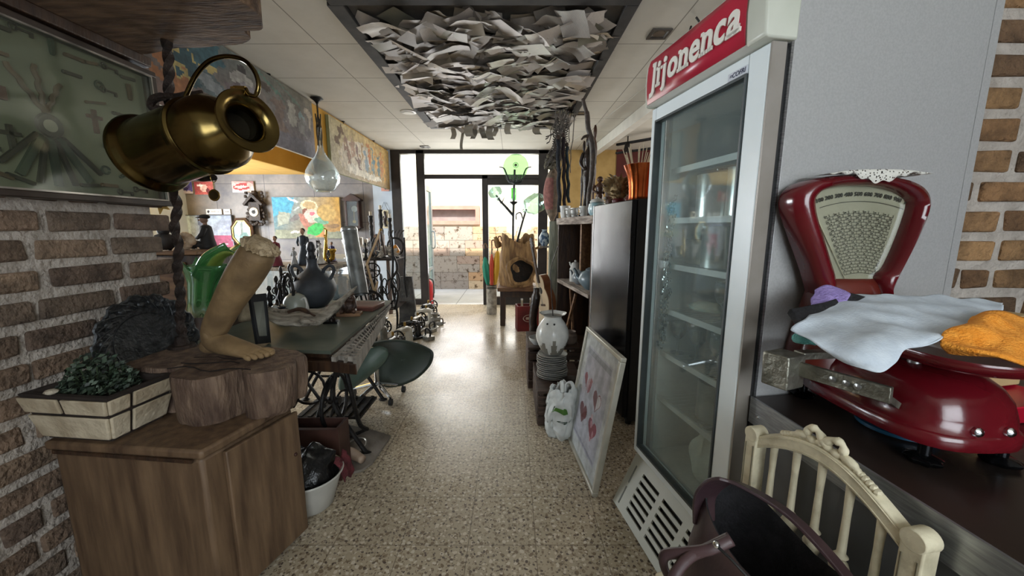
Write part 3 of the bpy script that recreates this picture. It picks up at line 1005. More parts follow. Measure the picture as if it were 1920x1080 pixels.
for i in range(7):
    for j in range(11):
        y = 1.06 + .066 * j + R.uniform(-.015, .015)
        z = 1.475 + .078 * i + R.uniform(-.015, .015)
        if (y - 1.345) ** 2 / .019 + (z - 1.67) ** 2 / .05 < 1 or (abs(y - 1.17) < .07 and abs(z - 1.7) < .09): continue
        if any((y - a) ** 2 + (z - c_) ** 2 < .0018 for a, c_ in ((1.5, 1.72), (1.19, 1.86))) or y > 1.70: continue
        spots.append((y, z))
for k, (y, z) in enumerate(spots[:58]):
    q_ = R.random()
    if q_ < .62: bar_tr('pocket_knife', y, z, R.uniform(.045, .068), R.uniform(.008, .014), math.radians(R.choice((0, 5, -8, -20, 12, 90, 30))), R.choice((0, 1, 2, 1, 0)))
    elif q_ < .8: tr('ring', lambda q: q.tube([Vector((KX, y + .014 * math.cos(a * .5), z + .014 * math.sin(a * .5))) for a in range(13)], .004, 6), R.choice((0, 2)))
    else:
        tr('key', lambda q: (q.bar((KX, y - .022, z), (KX, y + .022, z), .006, .006), q.tube([Vector((KX, y - .028 + .010 * math.cos(a * .6), z + .010 * math.sin(a * .6))) for a in range(11)], .003, 5), q.cbox((KX, y + .018, z - .007), (.006, .008, .012))), 0)

# brass corner ornaments seen beside the frame, the dark ledge above it with its hanging glass drops
t = T('star_ornament', 'yellow pointed star ornament peeking out under the frame corner', 'ornament', P(304, 385, y=1.752))
c = P(303, 384, y=1.752)
b = B(t, True); b.prism([(.045 * math.cos(math.radians(90 + 36 * k)) * (1 if k % 2 == 0 else .42), .045 * math.sin(math.radians(90 + 36 * k)) * (1 if k % 2 == 0 else .42)) for k in range(10)], Matrix.Translation(c) @ Matrix.Rotation(math.radians(90), 4, 'X') @ Matrix.Rotation(.4, 4, 'Z'), .008)
b.build('star', M('mustard_paint', '#9a7b3c', '#b8964f', .6), bevel=.002)
t = T('shelf_board', 'long dark wooden ledge running along the top of the trinket frame', 'shelf', (-1.6, 1.3, 1.99))
b = B(t, True); b.box((-1.60, .9, 1.992), (-1.535, 1.72, 2.032), j=.004); b.build('board', wood_dark, bevel=.004)
drop = None
for k in range(14):
    y = 1.20 + .036 * k
    lab = ('first', 'second', 'third', 'fourth', 'fifth', 'sixth', 'seventh', 'eighth', 'ninth', 'tenth', 'eleventh', 'twelfth', 'thirteenth', 'fourteenth')[k]
    lbl = 'small glass drop, %s from the near end of the row on the dark ledge' % lab
    z_ = 2.033
    if drop is None:
        drop = T('glass_drop', lbl, 'glass drop', (-1.548, y, z_), 0, 'glass drops on the dark ledge')
        B(drop).lathe([(0, 0), (.012, .001), (.014, .008), (.010, .016), (.004, .024), (0, .028)], n=10).build('drop', M('clear_lead_glass', '#c9cdd0', '#e3e6e8', .05, .3))
        B(drop).tube([(0, 0, .026), (0, 0, .034)], .0018, 5).build('cap', silver)
    else:
        dup(drop, (-1.548 + R.uniform(-.008, .01), y, z_), k, lbl, scale=R.uniform(.7, 1.15))
# crumpled brown net cloth between the ledge and the beam
t = T('draped_cloth', 'crumpled grey-brown cloth tucked between the dark ledge and the beam', 'cloth', (-1.58, 1.5, 2.03))
b = B(t, True)
b.grid(lambda u, v: Vector((-1.598 + .06 * v * v + .02 * noise.noise(Vector((u * 9, v * 4, 2))), 1.34 + .37 * u, 2.045 + .05 * (1 - v) * (1 - .3 * u) + .012 * noise.noise(Vector((u * 14, v * 5, 0))))), 40, 8)
b.build('cloth', M('dusty_brown_cloth', '#5c5049', '#7d7068', .95, 0, 20, bump=.6), solid=.004)
# ------------------------------------------------------------------ sewing machine table and everything on it
R = random.Random(21)
TZ = .75
# board corners: near right, near left, far left, far right
c1, c2, c3, c4 = P(620, 658, z=.752), Vector((-1.60, 1.76, 0)), Vector((-1.74, 2.93, 0)), P(733, 563, z=.752)
c1.z = c4.z = 0
t = T('sewing_table', 'old sewing machine table with perforated edge and black iron treadle base', 'table', (-1.2, 2.3, 0))
b = B(t, True)
poly_slab(b, [c1 + Vector((.0, .0, 0)), c2, c3, c4], .735, .752)
b.build('tabletop', M('grey_green_tabletop', '#4a5148', '#666d62', .38, 0, 4, bump=.05))
# lower wooden board with rows of holes standing out on the aisle side
o1, o4 = P(668, 677, z=.715), P(722, 590, z=.715)
b = B(t, True)
b.mi = 0
n_ = 26
for i in range(n_):
    for lo, hi in ((0, .2), (.5, .6), (.86, 1.0)):
        a0, a1 = c1.lerp(c4, i / n_), c1.lerp(c4, (i + 1) / n_)
        q0, q1 = o1.lerp(o4, i / n_), o1.lerp(o4, (i + 1) / n_)
        a0, a1, q0, q1 = [Vector((p.x, p.y, 0)) for p in (a0, a1, q0, q1)]
        poly_slab(b, [a0.lerp(q0, lo), a0.lerp(q0, hi), a1.lerp(q1, hi), a1.lerp(q1, lo)], .70, .722)
    for lo, hi in ((.2, .5), (.6, .86)):
        a0, a1 = c1.lerp(c4, (i + .62) / n_), c1.lerp(c4, (i + 1) / n_)
        q0, q1 = o1.lerp(o4, (i + .62) / n_), o1.lerp(o4, (i + 1) / n_)
        a0, a1, q0, q1 = [Vector((p.x, p.y, 0)) for p in (a0, a1, q0, q1)]
        poly_slab(b, [a0.lerp(q0, lo), a0.lerp(q0, hi), a1.lerp(q1, hi), a1.lerp(q1, lo)], .70, .722)
b.build('perforated_edge', wood_grey)
b = B(t, True)
poly_slab(b, [c2, c1, Vector((o1.x, o1.y, 0)), Vector((o1.x - .02, o1.y + .06, 0)), c1 + Vector((0, .06, 0)), c2 + Vector((0, .06, 0))], .645, .70)
b.build('front_rail', wood_dark, bevel=.006)
b = B(t, True)
poly_slab(b, [Vector((o1.x, o1.y, 0)), Vector((o1.x - .03, o1.y + .05, 0)), Vector((o4.x - .03, o4.y, 0)), Vector((o4.x, o4.y, 0))], .655, .70)
b.build('side_rail', wood_grey, bevel=.006)
b = B(t, True)
poly_slab(b, inset([c1, c2, c3, c4], .06), .70, .735)
b.build('under_frame', wood_dark)


def iron_side(y, x0, x1):
    """cast iron treadle side: two curved legs, cross bars and a scrolled foot"""
    b = B(t, True)
    xm = (x0 + x1) / 2
    for s_, xa in ((-1, x0), (1, x1)):
        b.tube(smooth_pts([(xm + (xa - xm) * .75, y, .70), (xm + (xa - xm) * .55, y, .52), (xm + (xa - xm) * .45, y, .33), (xm + (xa - xm) * .8, y, .12), (xa, y, .015)], 6), .013, 8)
        b.tube(smooth_pts([(xm + (xa - xm) * .8, y, .70), (xm + (xa - xm) * .35, y, .60), (xm, y, .45), (xm + (xm - xa) * .3, y, .30)], 6), .009, 6)
        b.ball((xa, y, .012), (.035, .02, .012), 10)
    b.tube([(x0 * .75 + xm * .25, y, .69), (x1 * .75 + xm * .25, y, .69)], .014, 8)
    b.tube([(xm + (x0 - xm) * .6, y, .20), (xm + (x1 - xm) * .6, y, .20)], .010, 8)
    b.tube([Vector((xm + .10 * math.cos(k * .4), y, .42 + .10 * math.sin(k * .4))) for k in range(16)], .008, 6, loop=True)
    b.build('iron_leg', iron)


iron_side(2.02, -1.48, -.86)
iron_side(2.72, -1.60, -1.0)
b = B(t, True)
wc = Vector((-1.03, 2.04, .33))
b.tube([wc + Vector((0, math.cos(k * .2094) * .155, math.sin(k * .2094) * .155)) for k in range(30)], .011, 8, loop=True)
for k in range(5):
    a = k * 1.2566
    b.tube(smooth_pts([wc, wc + Vector((0, math.cos(a + .25) * .08, math.sin(a + .25) * .08)), wc + Vector((0, math.cos(a) * .15, math.sin(a) * .15))], 4), .007, 6)
b.cyl(wc - Vector((.03, 0, 0)), wc + Vector((.03, 0, 0)), .022, n=12)
b.build('flywheel', iron)
b = B(t, True)
b.box((-1.40, 2.25, .10), (-.98, 2.55, .115))
for k in range(7): b.box((-1.38 + .06 * k, 2.25, .115), (-1.36 + .06 * k, 2.55, .122))
b.build('pedal', iron)
b = B(t, True)
b.tube(smooth_pts([(-1.02, 2.02, .70), (-.93, 1.98, .55), (-.90, 1.99, .35), (-.92, 2.1, .15), (-.95, 2.27, .02)], 6), .013, 8)
b.tube(smooth_pts([(-.95, 2.27, .02), (-1.05, 2.12, .04), (-1.13, 2.0, .12), (-1.08, 1.95, .3), (-1.0, 1.98, .5)], 6), .011, 8)
b.build('treadle_brace', iron)

# --- things lying on the table --------------------------------------------------------
# animal-skull-like piece of driftwood
t = T('driftwood', 'long bleached piece of driftwood like a beaked bone on the sewing table', 'driftwood', (-1.25, 2.1, TZ))
b = B(t, True)
pts = smooth_pts([P(500, 588, y=1.97), P(530, 598, y=1.98), P(565, 597, y=2.0), P(598, 592, y=2.05), P(625, 578, y=2.10), P(645, 560, y=2.14), P(660, 546, y=2.17), P(669, 537, y=2.2)], 5)
rs = smooth_num([.012, .030, .042, .050, .040, .026, .014, .005], 5)
rings = []
for i, p in enumerate(pts):
    a = pts[min(i + 1, len(pts) - 1)] - pts[max(i - 1, 0)]
    rings.append([p + (q - p) * (1 + .35 * noise.noise(q * 14)) for q in lring(p, a, rs[i] * 2.0, rs[i] * .62, 20, Vector((0, 1, .2)))])
b.loft(rings)
b.tube(smooth_pts([P(505, 582, y=2.02), P(540, 590, y=2.12), P(570, 603, y=1.93), P(590, 605, y=1.9)], 5), [.02, .03, .022, .008], 8)
b.build('branch', M('bleached_wood', '#6f675b', '#aaa294', .85, 0, 14, bump=.8, stretch=(1, 3, 3)))
b = B(t, True)
b.tube(smooth_pts([P(540, 585, y=1.95), P(565, 580, y=1.96), P(590, 592, y=1.92)], 5), [.010, .013, .006], 6)
b.build('dark_twig', wood_dark)

# seated bear carving on a plinth, and small bust
c = P(655, 592, z=TZ + .001)
t = T('bear_carving', 'brown carved seated bear on a square plinth near the table edge', 'carving', (c.x, c.y, TZ + .001), .15)
m_ = M('carved_brown_wood', '#2c1d16', '#4e3527', .5, 0, 20, bump=.4)
B(t).box((-.075, -.035, 0), (.075, .045, .022)).build('plinth', wood_mid, bevel=.003)
b = B(t)
b.ball((.0, 0, .062), (.052, .036, .045), 16, nz=.15)
b.ball((.012, 0, .108), (.034, .03, .034), 14, nz=.1)
b.ball((.02, -.012, .128), (.022, .022, .02), 12)
b.ball((.028, -.03, .124), (.011, .014, .009), 10)
for s_ in (-1, 1):
    b.ball((.02 + s_ * .016, -.006, .146), (.007, .005, .007), 8)
    b.tube([(.012 + s_ * .026, -.012, .10), (.018 + s_ * .028, -.03, .07), (.015 + s_ * .02, -.04, .05)], [.014, .012, .010], 8)
    b.tube([(s_ * .034, -.01, .04), (s_ * .038, -.035, .035), (s_ * .034, -.042, .026)], [.018, .015, .011], 8)
b.build('bear', m_, ang=180)
c = P(622, 606, z=TZ + .001)
t = T('small_bust', 'small dark knotted bust on a black rectangular base, nearest thing on the table', 'figurine', (c.x, c.y, TZ + .001), .1)
B(t).box((-.042, -.025, 0), (.042, .03, .016)).build('base', black_gloss, bevel=.002)
b = B(t)
b.tube(smooth_pts([(0, 0, .016), (.004, 0, .035), (-.004, 0, .055), (.004, 0, .075)], 4), [.02, .014, .022, .016], 10)
for k in range(26):
    a = R.uniform(0, 6.28)
    b.ball((math.cos(a) * .02, math.sin(a) * .017, .045 + R.random() * .05), R.uniform(.006, .011), 8, nz=.4)
b.ball((0, 0, .085), (.022, .02, .022), 12, nz=.3)
b.build('bust', M('dark_bronze', '#1f1a18', '#3a302b', .4, .6, 20, bump=.5))

# flat red-brown box-book at the far end
c = P(690, 578, z=TZ + .001)
t = T('wooden_box', 'flat reddish brown box lying across the far end of the table', 'box', (-1.10, 2.62, TZ + .003), math.radians(-6))
B(t).box((-.19, -.09, 0), (.15, .10, .022)).build('base', M('redbrown_wood', '#3c201a', '#5a332a', .5, 0, 6), bevel=.003)
B(t).box((-.193, -.093, .022), (.153, .103, .034)).build('lid', M('redbrown_wood_lid', '#553229', '#7a5145', .45, 0, 6), bevel=.004)

# dark two-handled flask
c = P(592, 574, z=TZ + .001)
t = T('two_handled_flask', 'round dark clay flask with long stopped neck and two ear handles on the table', 'flask', (c.x, c.y, TZ + .001))
clay = M('dark_grey_clay', '#26282c', '#474c52', .6, 0, 6, bump=.2)
b = B(t)
k_ = .97
b.lathe([(0, 0), (.07, 0), (.085, .01), (.125, .06), (.148, .115), (.150, .15), (.135, .195), (.10, .235), (.06, .265), (.040, .29), (.034, .32), (.036, .345), (.040, .352), (.03, .352), (0, .35)], n=40)
b.build('body', clay)
for s_ in (-1, 1):
    B(t).tube(smooth_pts([(s_ * .125, 0, .205), (s_ * .150, 0, .25), (s_ * .15, 0, .29), (s_ * .12, 0, .30), (s_ * .085, 0, .275), (s_ * .075, 0, .25)], 5), .012, 10).build('handle', clay)
b = B(t)
b.lathe([(0, .35), (.028, .351), (.030, .375), (.024, .40), (.03, .42), (.026, .45), (.018, .47), (0, .475)], n=16, fn=lambda a, z: 1 + .15 * math.sin(a * 5 + z * 90))
b.build('stopper', M('dark_carved_stopper', '#141416', '#26262a', .5))

# pale enamel kettle lying upside down, glass stopper
c = P(556, 588, z=TZ + .001)
t = T('enamel_pot', 'small pale enamel coffee pot with curved handle before the dark flask', 'pot', (c.x, c.y, TZ + .001))
b = B(t); b.lathe([(0, 0), (.075, 0), (.08, .006), (.078, .05), (.07, .095), (.055, .12), (.03, .137), (.0, .142)], n=32); b.build('body', M('greenish_enamel', '#8f948a', '#adb1a6', .3))
B(t).ball((0, 0, .146), (.012, .012, .012), 10).build('knob', silver)
B(t).tube(smooth_pts([(.06, -.03, .10), (.085, -.04, .115), (.10, -.05, .095), (.102, -.05, .06), (.095, -.05, .03)], 5), .007, 8).build('handle', white_enamel)
c = P(517, 592, z=TZ + .001)
t = T('glass_stopper', 'clear cut glass stopper standing at the near left of the table', 'glass stopper', (c.x, c.y, TZ + .001))
B(t).lathe([(0, 0), (.02, 0), (.022, .012), (.012, .02), (.011, .035), (.0, .037)], n=12).build('stem', M('stopper_glass', '#b4bbbd', '#d5dadb', .05, .4))
B(t).ball((0, 0, .052), .021, 12).build('ball', MATS['stopper_glass'])

# leaning black-framed mirror beside the foot sculpture
t = T('black_framed_picture', 'narrow black framed picture leaning on the table behind the plaster foot', 'picture', (-1.27, 1.75, TZ + .002))
q = [P(478, 640, y=1.72), P(503, 638, y=1.80), P(494, 545, y=1.83), P(463, 548, y=1.75)]
dz = TZ + .003 - min(p.z for p in q)
q = [p + Vector((0, 0, dz)) for p in q]
nrm = (q[1] - q[0]).cross(q[3] - q[0]).normalized()
ctr = sum(q, Vector()) / 4
b = B(t, True); b.loft([q, [p + nrm * .014 for p in q], [p + (ctr - p) * .3 + nrm * .014 for p in q], [p + (ctr - p) * .3 + nrm * .006 for p in q]], cap=False); b.build('frame', M('black_frame', '#17191b', '#2a2d30', .35))
b = B(t, True); b.add([p + (ctr - p) * .28 + nrm * .007 for p in q] + [p + (ctr - p) * .28 + nrm * .001 for p in q], [(0, 1, 2, 3), (7, 6, 5, 4), (0, 4, 5, 1), (1, 5, 6, 2), (2, 6, 7, 3), (3, 7, 4, 0)]); b.build('picture_face', M('grey_print', '#6e7068', '#8d8f85', .3))

# galvanised tube leaning at the back, behind the driftwood
p0, p1 = P(676, 552, y=2.62), P(654, 428, y=2.75)
p0.z = max(p0.z, TZ + .02)
t = T('metal_tube', 'thick grey metal pipe leaning upright at the back of the table', 'tube', (p0.x, p0.y, TZ))
b = B(t, True)
d = (p1 - p0).normalized()
b.lathe([(.052, 0), (.055, .003), (.055, (p1 - p0).length), (.050, (p1 - p0).length), (.050, .01)], p0, d, 28, cap=False)
b.build('pipe', M('galvanised_metal', '#5c5e5d', '#8a8d8b', .4, .6, 9, bump=.15))
b = B(t, True); b.lathe([(.0555, .0), (.058, .004), (.058, .02), (.0555, .024)], p1 - d * .03, d, 28, cap=False); b.build('rim', steel)

# --- green glass vase on the brown cabinet behind the rod -------------------------------
t = T('green_glass_vase', 'tall flared green art glass vase behind the iron rod', 'vase', (-1.56, 1.95, .60))
gg = glass('green_art_glass', (.62, .92, .66), .26, .05, .30, '#52985a')
g2 = glass('olive_art_glass', (.84, .94, .60), .26, .05, .34, '#b5c860')
b = B(t, True)
base = P(383, 592, y=1.95)
pts = [(base, .075), (P(383, 560, y=1.95), .070), (P(385, 530, y=1.95), .075), (P(389, 510, y=1.95), .10), (P(395, 497, y=1.95), .13)]
n = 36
rings = []
for i, (p, r_) in enumerate(pts):
    rings.append([p + Vector((math.cos(2 * math.pi * k / n), math.sin(2 * math.pi * k / n) * .6, 0)) * r_ * (1 + .12 * math.sin(2 * math.pi * k / n * 6) * (1 if i < 4 else .4)) for k in range(n)])
b.loft(rings, cap=False)
b.build('body', gg, solid=.006)
b = B(t, True)
# three pulled lobes: left lip, long right wing, back wing
for tip, mid, w_ in ((P(354, 500, y=1.93), P(372, 520, y=1.93), .035), (P(440, 472, y=1.98), P(405, 493, y=1.95), .045)):
    r0 = P(388, 530, y=1.95)
    sp = smooth_pts([r0, mid, tip], 6)
    b.grid(lambda u, v: sp[min(int(v * 12), 12)] + Vector((0, (u - .5) * 4 * w_ * (1 - .3 * v), .05 * (abs(u - .5) * 2) ** 2)), 8, 12)
b.build('pulled_lip', gg, solid=.006)
b = B(t, True)
sp = smooth_pts([P(398, 515, y=1.95), P(410, 492, y=1.96), P(432, 478, y=1.97), P(452, 482, y=1.98), P(462, 500, y=1.98)], 5)
b.grid(lambda u, v: sp[min(int(v * 20), 20)] + Vector((0, (u - .5) * .10, .02 * (abs(u - .5) * 2) ** 2)), 6, 20)
b.build('curled_wing', g2, solid=.006)

# --- brown wooden box cabinet behind the rod, with a shell and figures on top -------------
xk, yk = P(352, 500, y=2.2).x, 2.2
zt = P(352, 478, y=2.05).z
t = T('side_cabinet', 'dark brown wooden side cabinet behind the twisted rod and green vase', 'cabinet', (-1.95, 2.35, 0))
b = B(t, True); b.box((-2.3, 2.06, .62), (-1.74, 2.5, zt)); b.build('body', wood_dark, bevel=.006)
b = B(t, True); b.box((-2.32, 2.04, zt), (-1.72, 2.52, zt + .02)); b.build('top', wood_mid, bevel=.004)
for x in (-2.27, -1.77):
    for y in (2.09, 2.47):
        b = B(t, True); b.box((x - .025, y - .025, 0), (x + .025, y + .025, .62)); b.build('leg', wood_dark, bevel=.004)
b = B(t, True); b.box((-2.24, 2.05, .66), (-1.80, 2.062, zt - .04)); fd = b.build('door', wood_mid, bevel=.004)
b = B(t, True); b.ball((-1.83, 2.045, .8), .012, 10); b.build('knob', brass_dull, fd)
STOP = zt + .021

c = P(334, 463, y=2.15)
t = T('shell', 'cream ribbed sea shell on the side cabinet, left of the capped figure', 'shell', (c.x, 2.2, STOP))
b = B(t)
for k in range(40):
    a = k * .42
    r_ = .042 * (1 - k / 48)
    b.ball((math.cos(a) * r_, 0, .045 + math.sin(a) * r_), .021 * (1 - k / 60), 8)
b.build('spiral', M('shell_cream', '#a98b6b', '#dcc9ae', .4, 0, 20), ang=180)
B(t).ball((-.035, 0, .02), (.02, .02, .02), 10).build('tip', MATS['shell_cream'])


def seated_figure(name, label, loc, rz, h, coat, skin, cap, cat='figurine'):
    t = T(name, label, cat, loc, rz)
    k = h / .30
    b = B(t)
    b.loft([lring((0, 0, z * k), (0, 0, 1), rx * k, ry * k, 16, Vector((1, 0, 0))) for z, rx, ry in ((0, .075, .06), (.03, .08, .062), (.09, .066, .05), (.15, .068, .045), (.185, .055, .04), (.20, .022, .022))])
    for s_ in (-1, 1):
        b.tube([(s_ * .062 * k, 0, .175 * k), (s_ * .08 * k, -.02 * k, .12 * k), (s_ * .045 * k, -.06 * k, .09 * k)], [.022 * k, .02 * k, .014 * k], 8)
        b.tube([(s_ * .04 * k, 0, .03 * k), (s_ * .045 * k, -.09 * k, .045 * k), (s_ * .045 * k, -.10 * k, .005 * k)], [.03 * k, .026 * k, .02 * k], 8)
    b.build('coat', coat, ang=180)
    b = B(t)
    b.cyl((0, 0, .195 * k), (0, -.005 * k, .225 * k), .016 * k, n=10)
    b.ball((0, -.008 * k, .245 * k), (.026 * k, .03 * k, .034 * k), 14)
    b.ball((0, -.04 * k, .24 * k), (.005 * k, .008 * k, .007 * k), 8)
    b.build('head', skin, ang=180)
    if cap:
        b = B(t)
        b.ball((0, 0, .268 * k), (.034 * k, .04 * k, .020 * k), 14)
        b.ball((0, -.036 * k, .262 * k), (.026 * k, .026 * k, .005 * k), 10)
        b.build('cap', cap)
    return t


skin = M('figure_skin', '#8a6a55', '#a98670', .6)
c = P(380, 480, y=2.25)
seated_figure('seated_figure', 'dark seated man figurine wearing a flat cap on the side cabinet', (c.x, 2.3, STOP), math.radians(-60), .215, M('figure_coat', '#1d1b1b', '#302d2c', .8), skin, M('figure_cap', '#2a2725', '#3c3835', .8))
c = P(352, 475, y=2.2)
o = B().ball((0, 0, .05), (.05, .04, .05), 14, nz=.3).ball((0, 0, .115), (.03, .03, .035), 12, nz=.2).build('dark_bust', M('dark_figure', '#24201f', '#383230', .6), None, ang=180)
o.location = (c.x - .05, 2.12, STOP)
tag(o, 'small dark rounded bust standing just behind the iron rod', 'figurine')
# ------------------------------------------------------------------ ceiling, paintings, left room
R = random.Random(33)


def inpoly(u, v, pts):
    c = False
    j = len(pts) - 1
    for i in range(len(pts)):
        (xi, yi), (xj, yj) = pts[i], pts[j]
        if (yi > v) != (yj > v) and u < (xj - xi) * (v - yi) / (yj - yi) + xi: c = not c
        j = i
    return c


def painter(bg, shapes, blot=.06, seed=0, asp=1.5):
    """colour function of a painted picture: bg(u,v) then ellipses and polygons on top, with loose brushwork"""
    def f(u, v):
        w = noise.noise_vector(Vector((u * 9 * asp, v * 9, seed)))
        uu, vv = u + w.x * blot * .4, v + w.y * blot * .4
        c = Vector(bg(uu, vv))
        for s_ in shapes:
            if s_[0] == 'e':
                _, cx, cy, rx, ry, ang, col = s_
                dx, dy = (uu - cx) * asp, vv - cy
                a, b_ = dx * math.cos(ang) + dy * math.sin(ang), -dx * math.sin(ang) + dy * math.cos(ang)
                if (a / rx / asp) ** 2 + (b_ / ry) ** 2 < 1: c = Vector(lin(col))
            elif inpoly(uu, vv, s_[1]): c = Vector(lin(s_[2]))
        k = 1 + 2.2 * blot * noise.noise(Vector((u * 26 * asp, v * 26, seed + 4))) + 2 * blot * noise.noise(Vector((u * 6 * asp, v * 6, seed + 9)))
        return tuple(max(0, x * k) for x in c)
    return f


def grad(stops):
    """2d background from corner colours: bl, br, tl, tr"""
    q = [Vector(lin(s_)) for s_ in stops]
    return lambda u, v: q[0].lerp(q[1], min(1, max(0, u))).lerp(q[2].lerp(q[3], min(1, max(0, u))), min(1, max(0, v)))


def picture(name, label, cat, o, ux, uz, w, h, fn, nu, nv, depth=.03, frame=None, fw=.03, edge=None, gls=False, group=None, facename='canvas'):
    """o: lower left corner, ux/uz: unit vectors along the width and height; the face looks along ux x uz"""
    o, ux, uz = Vector(o), Vector(ux).normalized(), Vector(uz).normalized()
    nn = ux.cross(uz)
    t = T(name, label, cat, o, 0, group)
    q = lambda a, b_, d: ux * a + uz * b_ + nn * d
    fwd = fw if frame else 0
    b = B(t)
    b.grid(lambda u, v: q(fwd + (w - 2 * fwd) * u, fwd + (h - 2 * fwd) * v, depth * (.55 if frame else 1)), nu, nv, col=lambda u, v: fn(u, v))
    b.build(facename, canvas_mat, ang=180)
    b = B(t)
    if frame:
        for a0, b0, a1, b1 in ((0, 0, w, fw), (0, h - fw, w, h), (0, fw, fw, h - fw), (w - fw, fw, w, h - fw)):
            vs = [q(a, c_, d) for d in (0, depth) for a, c_ in ((a0, b0), (a1, b0), (a1, b1), (a0, b1))]
            b.loft([vs[:4], vs[4:]])
        b.build('frame', frame, bevel=.004)
    else:
        vs = [q(a, c_, d) for d in (0, depth - .0008) for a, c_ in ((0, 0), (w, 0), (w, h), (0, h))]
        b.loft([vs[:4], vs[4:]])
        b.build('stretcher', edge or M('canvas_edge', '#b4ab97', '#c8bfab', .8))
    return t


# ---- big murals hung from the ceiling along the bulkhead (they face +x)
mur1 = painter(grad(('#8a6a58', '#7b7480', '#3f6470', '#7d7562')), [
    ('p', [(.0, .2), (.16, .25), (.2, .9), (0, 1)], '#2f5665'), ('e', .30, .72, .13, .36, .3, '#b3a36a'), ('e', .26, .35, .05, .3, .2, '#a8724a'),
    ('e', .41, .42, .11, .13, -.5, '#5f6e74'), ('e', .42, .44, .07, .07, -.5, '#8b9398'), ('e', .33, .52, .03, .22, .2, '#34535c'), ('p', [(.3, .9), (.48, .95), (.44, .7), (.36, .62)], '#3e626c'),
    ('e', .54, .70, .05, .10, .3, '#a9a7a2'), ('e', .52, .50, .05, .14, .1, '#6e6468'), ('e', .58, .56, .04, .16, -.2, '#8d8a90'), ('e', .63, .62, .04, .13, .2, '#77706a'), ('e', .55, .86, .03, .05, 0, '#3a3636'),
    ('e', .66, .80, .03, .06, 0, '#54483f'), ('p', [(.7, .2), (.72, .7), (.76, .72), (.78, .2)], '#7c6a60'), ('p', [(.80, .42), (.8, .78), (.86, .78), (.865, .42)], '#a8a49a'), ('e', .90, .62, .022, .09, .2, '#8aa0a0'), ('p', [(.88, .35), (.89, .62), (.93, .6), (.92, .3)], '#92908c'), ('e', .96, .66, .012, .2, .1, '#b9ab99'), ('p', [(.45, 0), (1, 0), (1, .22), (.6, .3)], '#757078'), ('p', [(.4, 0), (.46, .3), (.6, .28), (.7, 0)], '#6d6063'),
    ('e', .70, .86, .1, .02, -.5, '#5b7a6c'), ('e', .82, .88, .1, .02, -.5, '#6f8074')], .10, 1, 2.6)
Yn, Yf, ZBm, ZTm = 1.80, 4.0, 2.02, 2.575
tp = picture('mural_painting', 'long mural painting of figures and crescent moon hanging beside the brick wall', 'painting', (-2.045, Yn, ZBm), (0, 1, 0), (0, 0, 1), Yf - Yn, ZTm - ZBm, mur1, 150, 40, .03)
mur2 = painter(grad(('#b5ab95', '#8f6f3c', '#b4a780', '#c09a55')), [
    ('e', .35, .45, .25, .35, .2, '#c3b7a4'), ('e', .12, .75, .03, .25, -.5, '#6a5238'), ('e', .22, .5, .03, .3, .3, '#8e7160'), ('e', .30, .62, .03, .22, .4, '#a98c78'), ('e', .38, .48, .025, .28, .2, '#79605a'), ('e', .45, .60, .02, .25, -.2, '#9c7f5a'),
    ('e', .52, .42, .025, .3, .1, '#7a8890'), ('e', .58, .6, .02, .28, .1, '#b06a3a'), ('e', .65, .5, .02, .36, 0, '#5d7b86'), ('e', .70, .62, .022, .28, .1, '#c08a3e'), ('e', .76, .45, .02, .34, 0, '#55686a'), ('e', .82, .55, .02, .32, 0, '#b0703c'), ('e', .88, .48, .022, .4, 0, '#c58f3f'), ('e', .5, .15, .3, .08, 0, '#cfc7b6'), ('e', .3, .2, .1, .1, 0, '#d2cbbd')], .12, 5, 3)
tp2 = picture('crowd_painting', 'long pale painting of a crowd hanging between glass flask and entrance', 'painting', (-2.045, 4.33, 1.95), (0, 1, 0), (0, 0, 1), 2.0, .60, mur2, 110, 36, .035, edge=M('green_edge', '#7a7c58', '#8d8f68', .7))


def hook(root, y, z0):
    b = B(root, True)
    b.tube([(-2.03, y, 2.59), (-2.03, y, z0 + .03)], .004, 6)
    b.tube([Vector((-2.03, y + .012 * math.sin(a * .6), z0 + .02 + .014 * math.cos(a * .6))) for a in range(9)], .004, 6)
    b.cyl((-2.03, y, 2.589), (-2.03, y, 2.582), .018, n=10)
    b.build('ceiling_hook', iron)


hook(tp, 3.35, 2.545); hook(tp, 2.2, 2.545); hook(tp2, 4.75, 2.525); hook(tp2, 5.75, 2.525)

# ---- hanging glass flask
c = P(605, 331, y=3.92)
t = T('hanging_glass_flask', 'clear teardrop glass flask hanging from the ceiling between two long paintings', 'flask', (c.x, c.y, c.z - .15))
zt = 2.58
H_ = zt - (c.z - .15)
b = B(t)
b.lathe([(.07, 0), (.085, .004), (.110, .03), (.155, .09), (.163, .14), (.150, .20), (.105, .28), (.055, .345), (.030, .40), (.022, .46), (.020, .56), (.022, .62)], n=40, cap=False)
b.build('bulb', glass('flask_glass', (.94, .96, .95), .12, .03, .12, '#e0e3de'), solid=.004)
b = B(t); b.lathe([(0, .003), (.068, .004), (.070, .012), (0, .014)], n=30); b.build('base', glass('flask_base', (.8, .83, .82), .3, .1))
b = B(t)
for k in range(4): b.tube(smooth_pts([(math.cos(k * 1.57 + z * 9) * .022, math.sin(k * 1.57 + z * 9) * .022, z) for z in [.45 + .03 * i for i in range(int((H_ - .55) / .03))]], 2), .006, 5)
b.tube([(0, 0, .5), (0, 0, H_ - .03)], .009, 6)
b.build('cord_net', M('dark_rope', '#2f2a20', '#554a35', .9, 0, 40, bump=.5))
b = B(t); b.lathe([(.004, H_ - .06), (.02, H_ - .03), (.05, H_ - .005), (.06, H_), (0, H_)], n=20); b.build('ceiling_rose', iron)

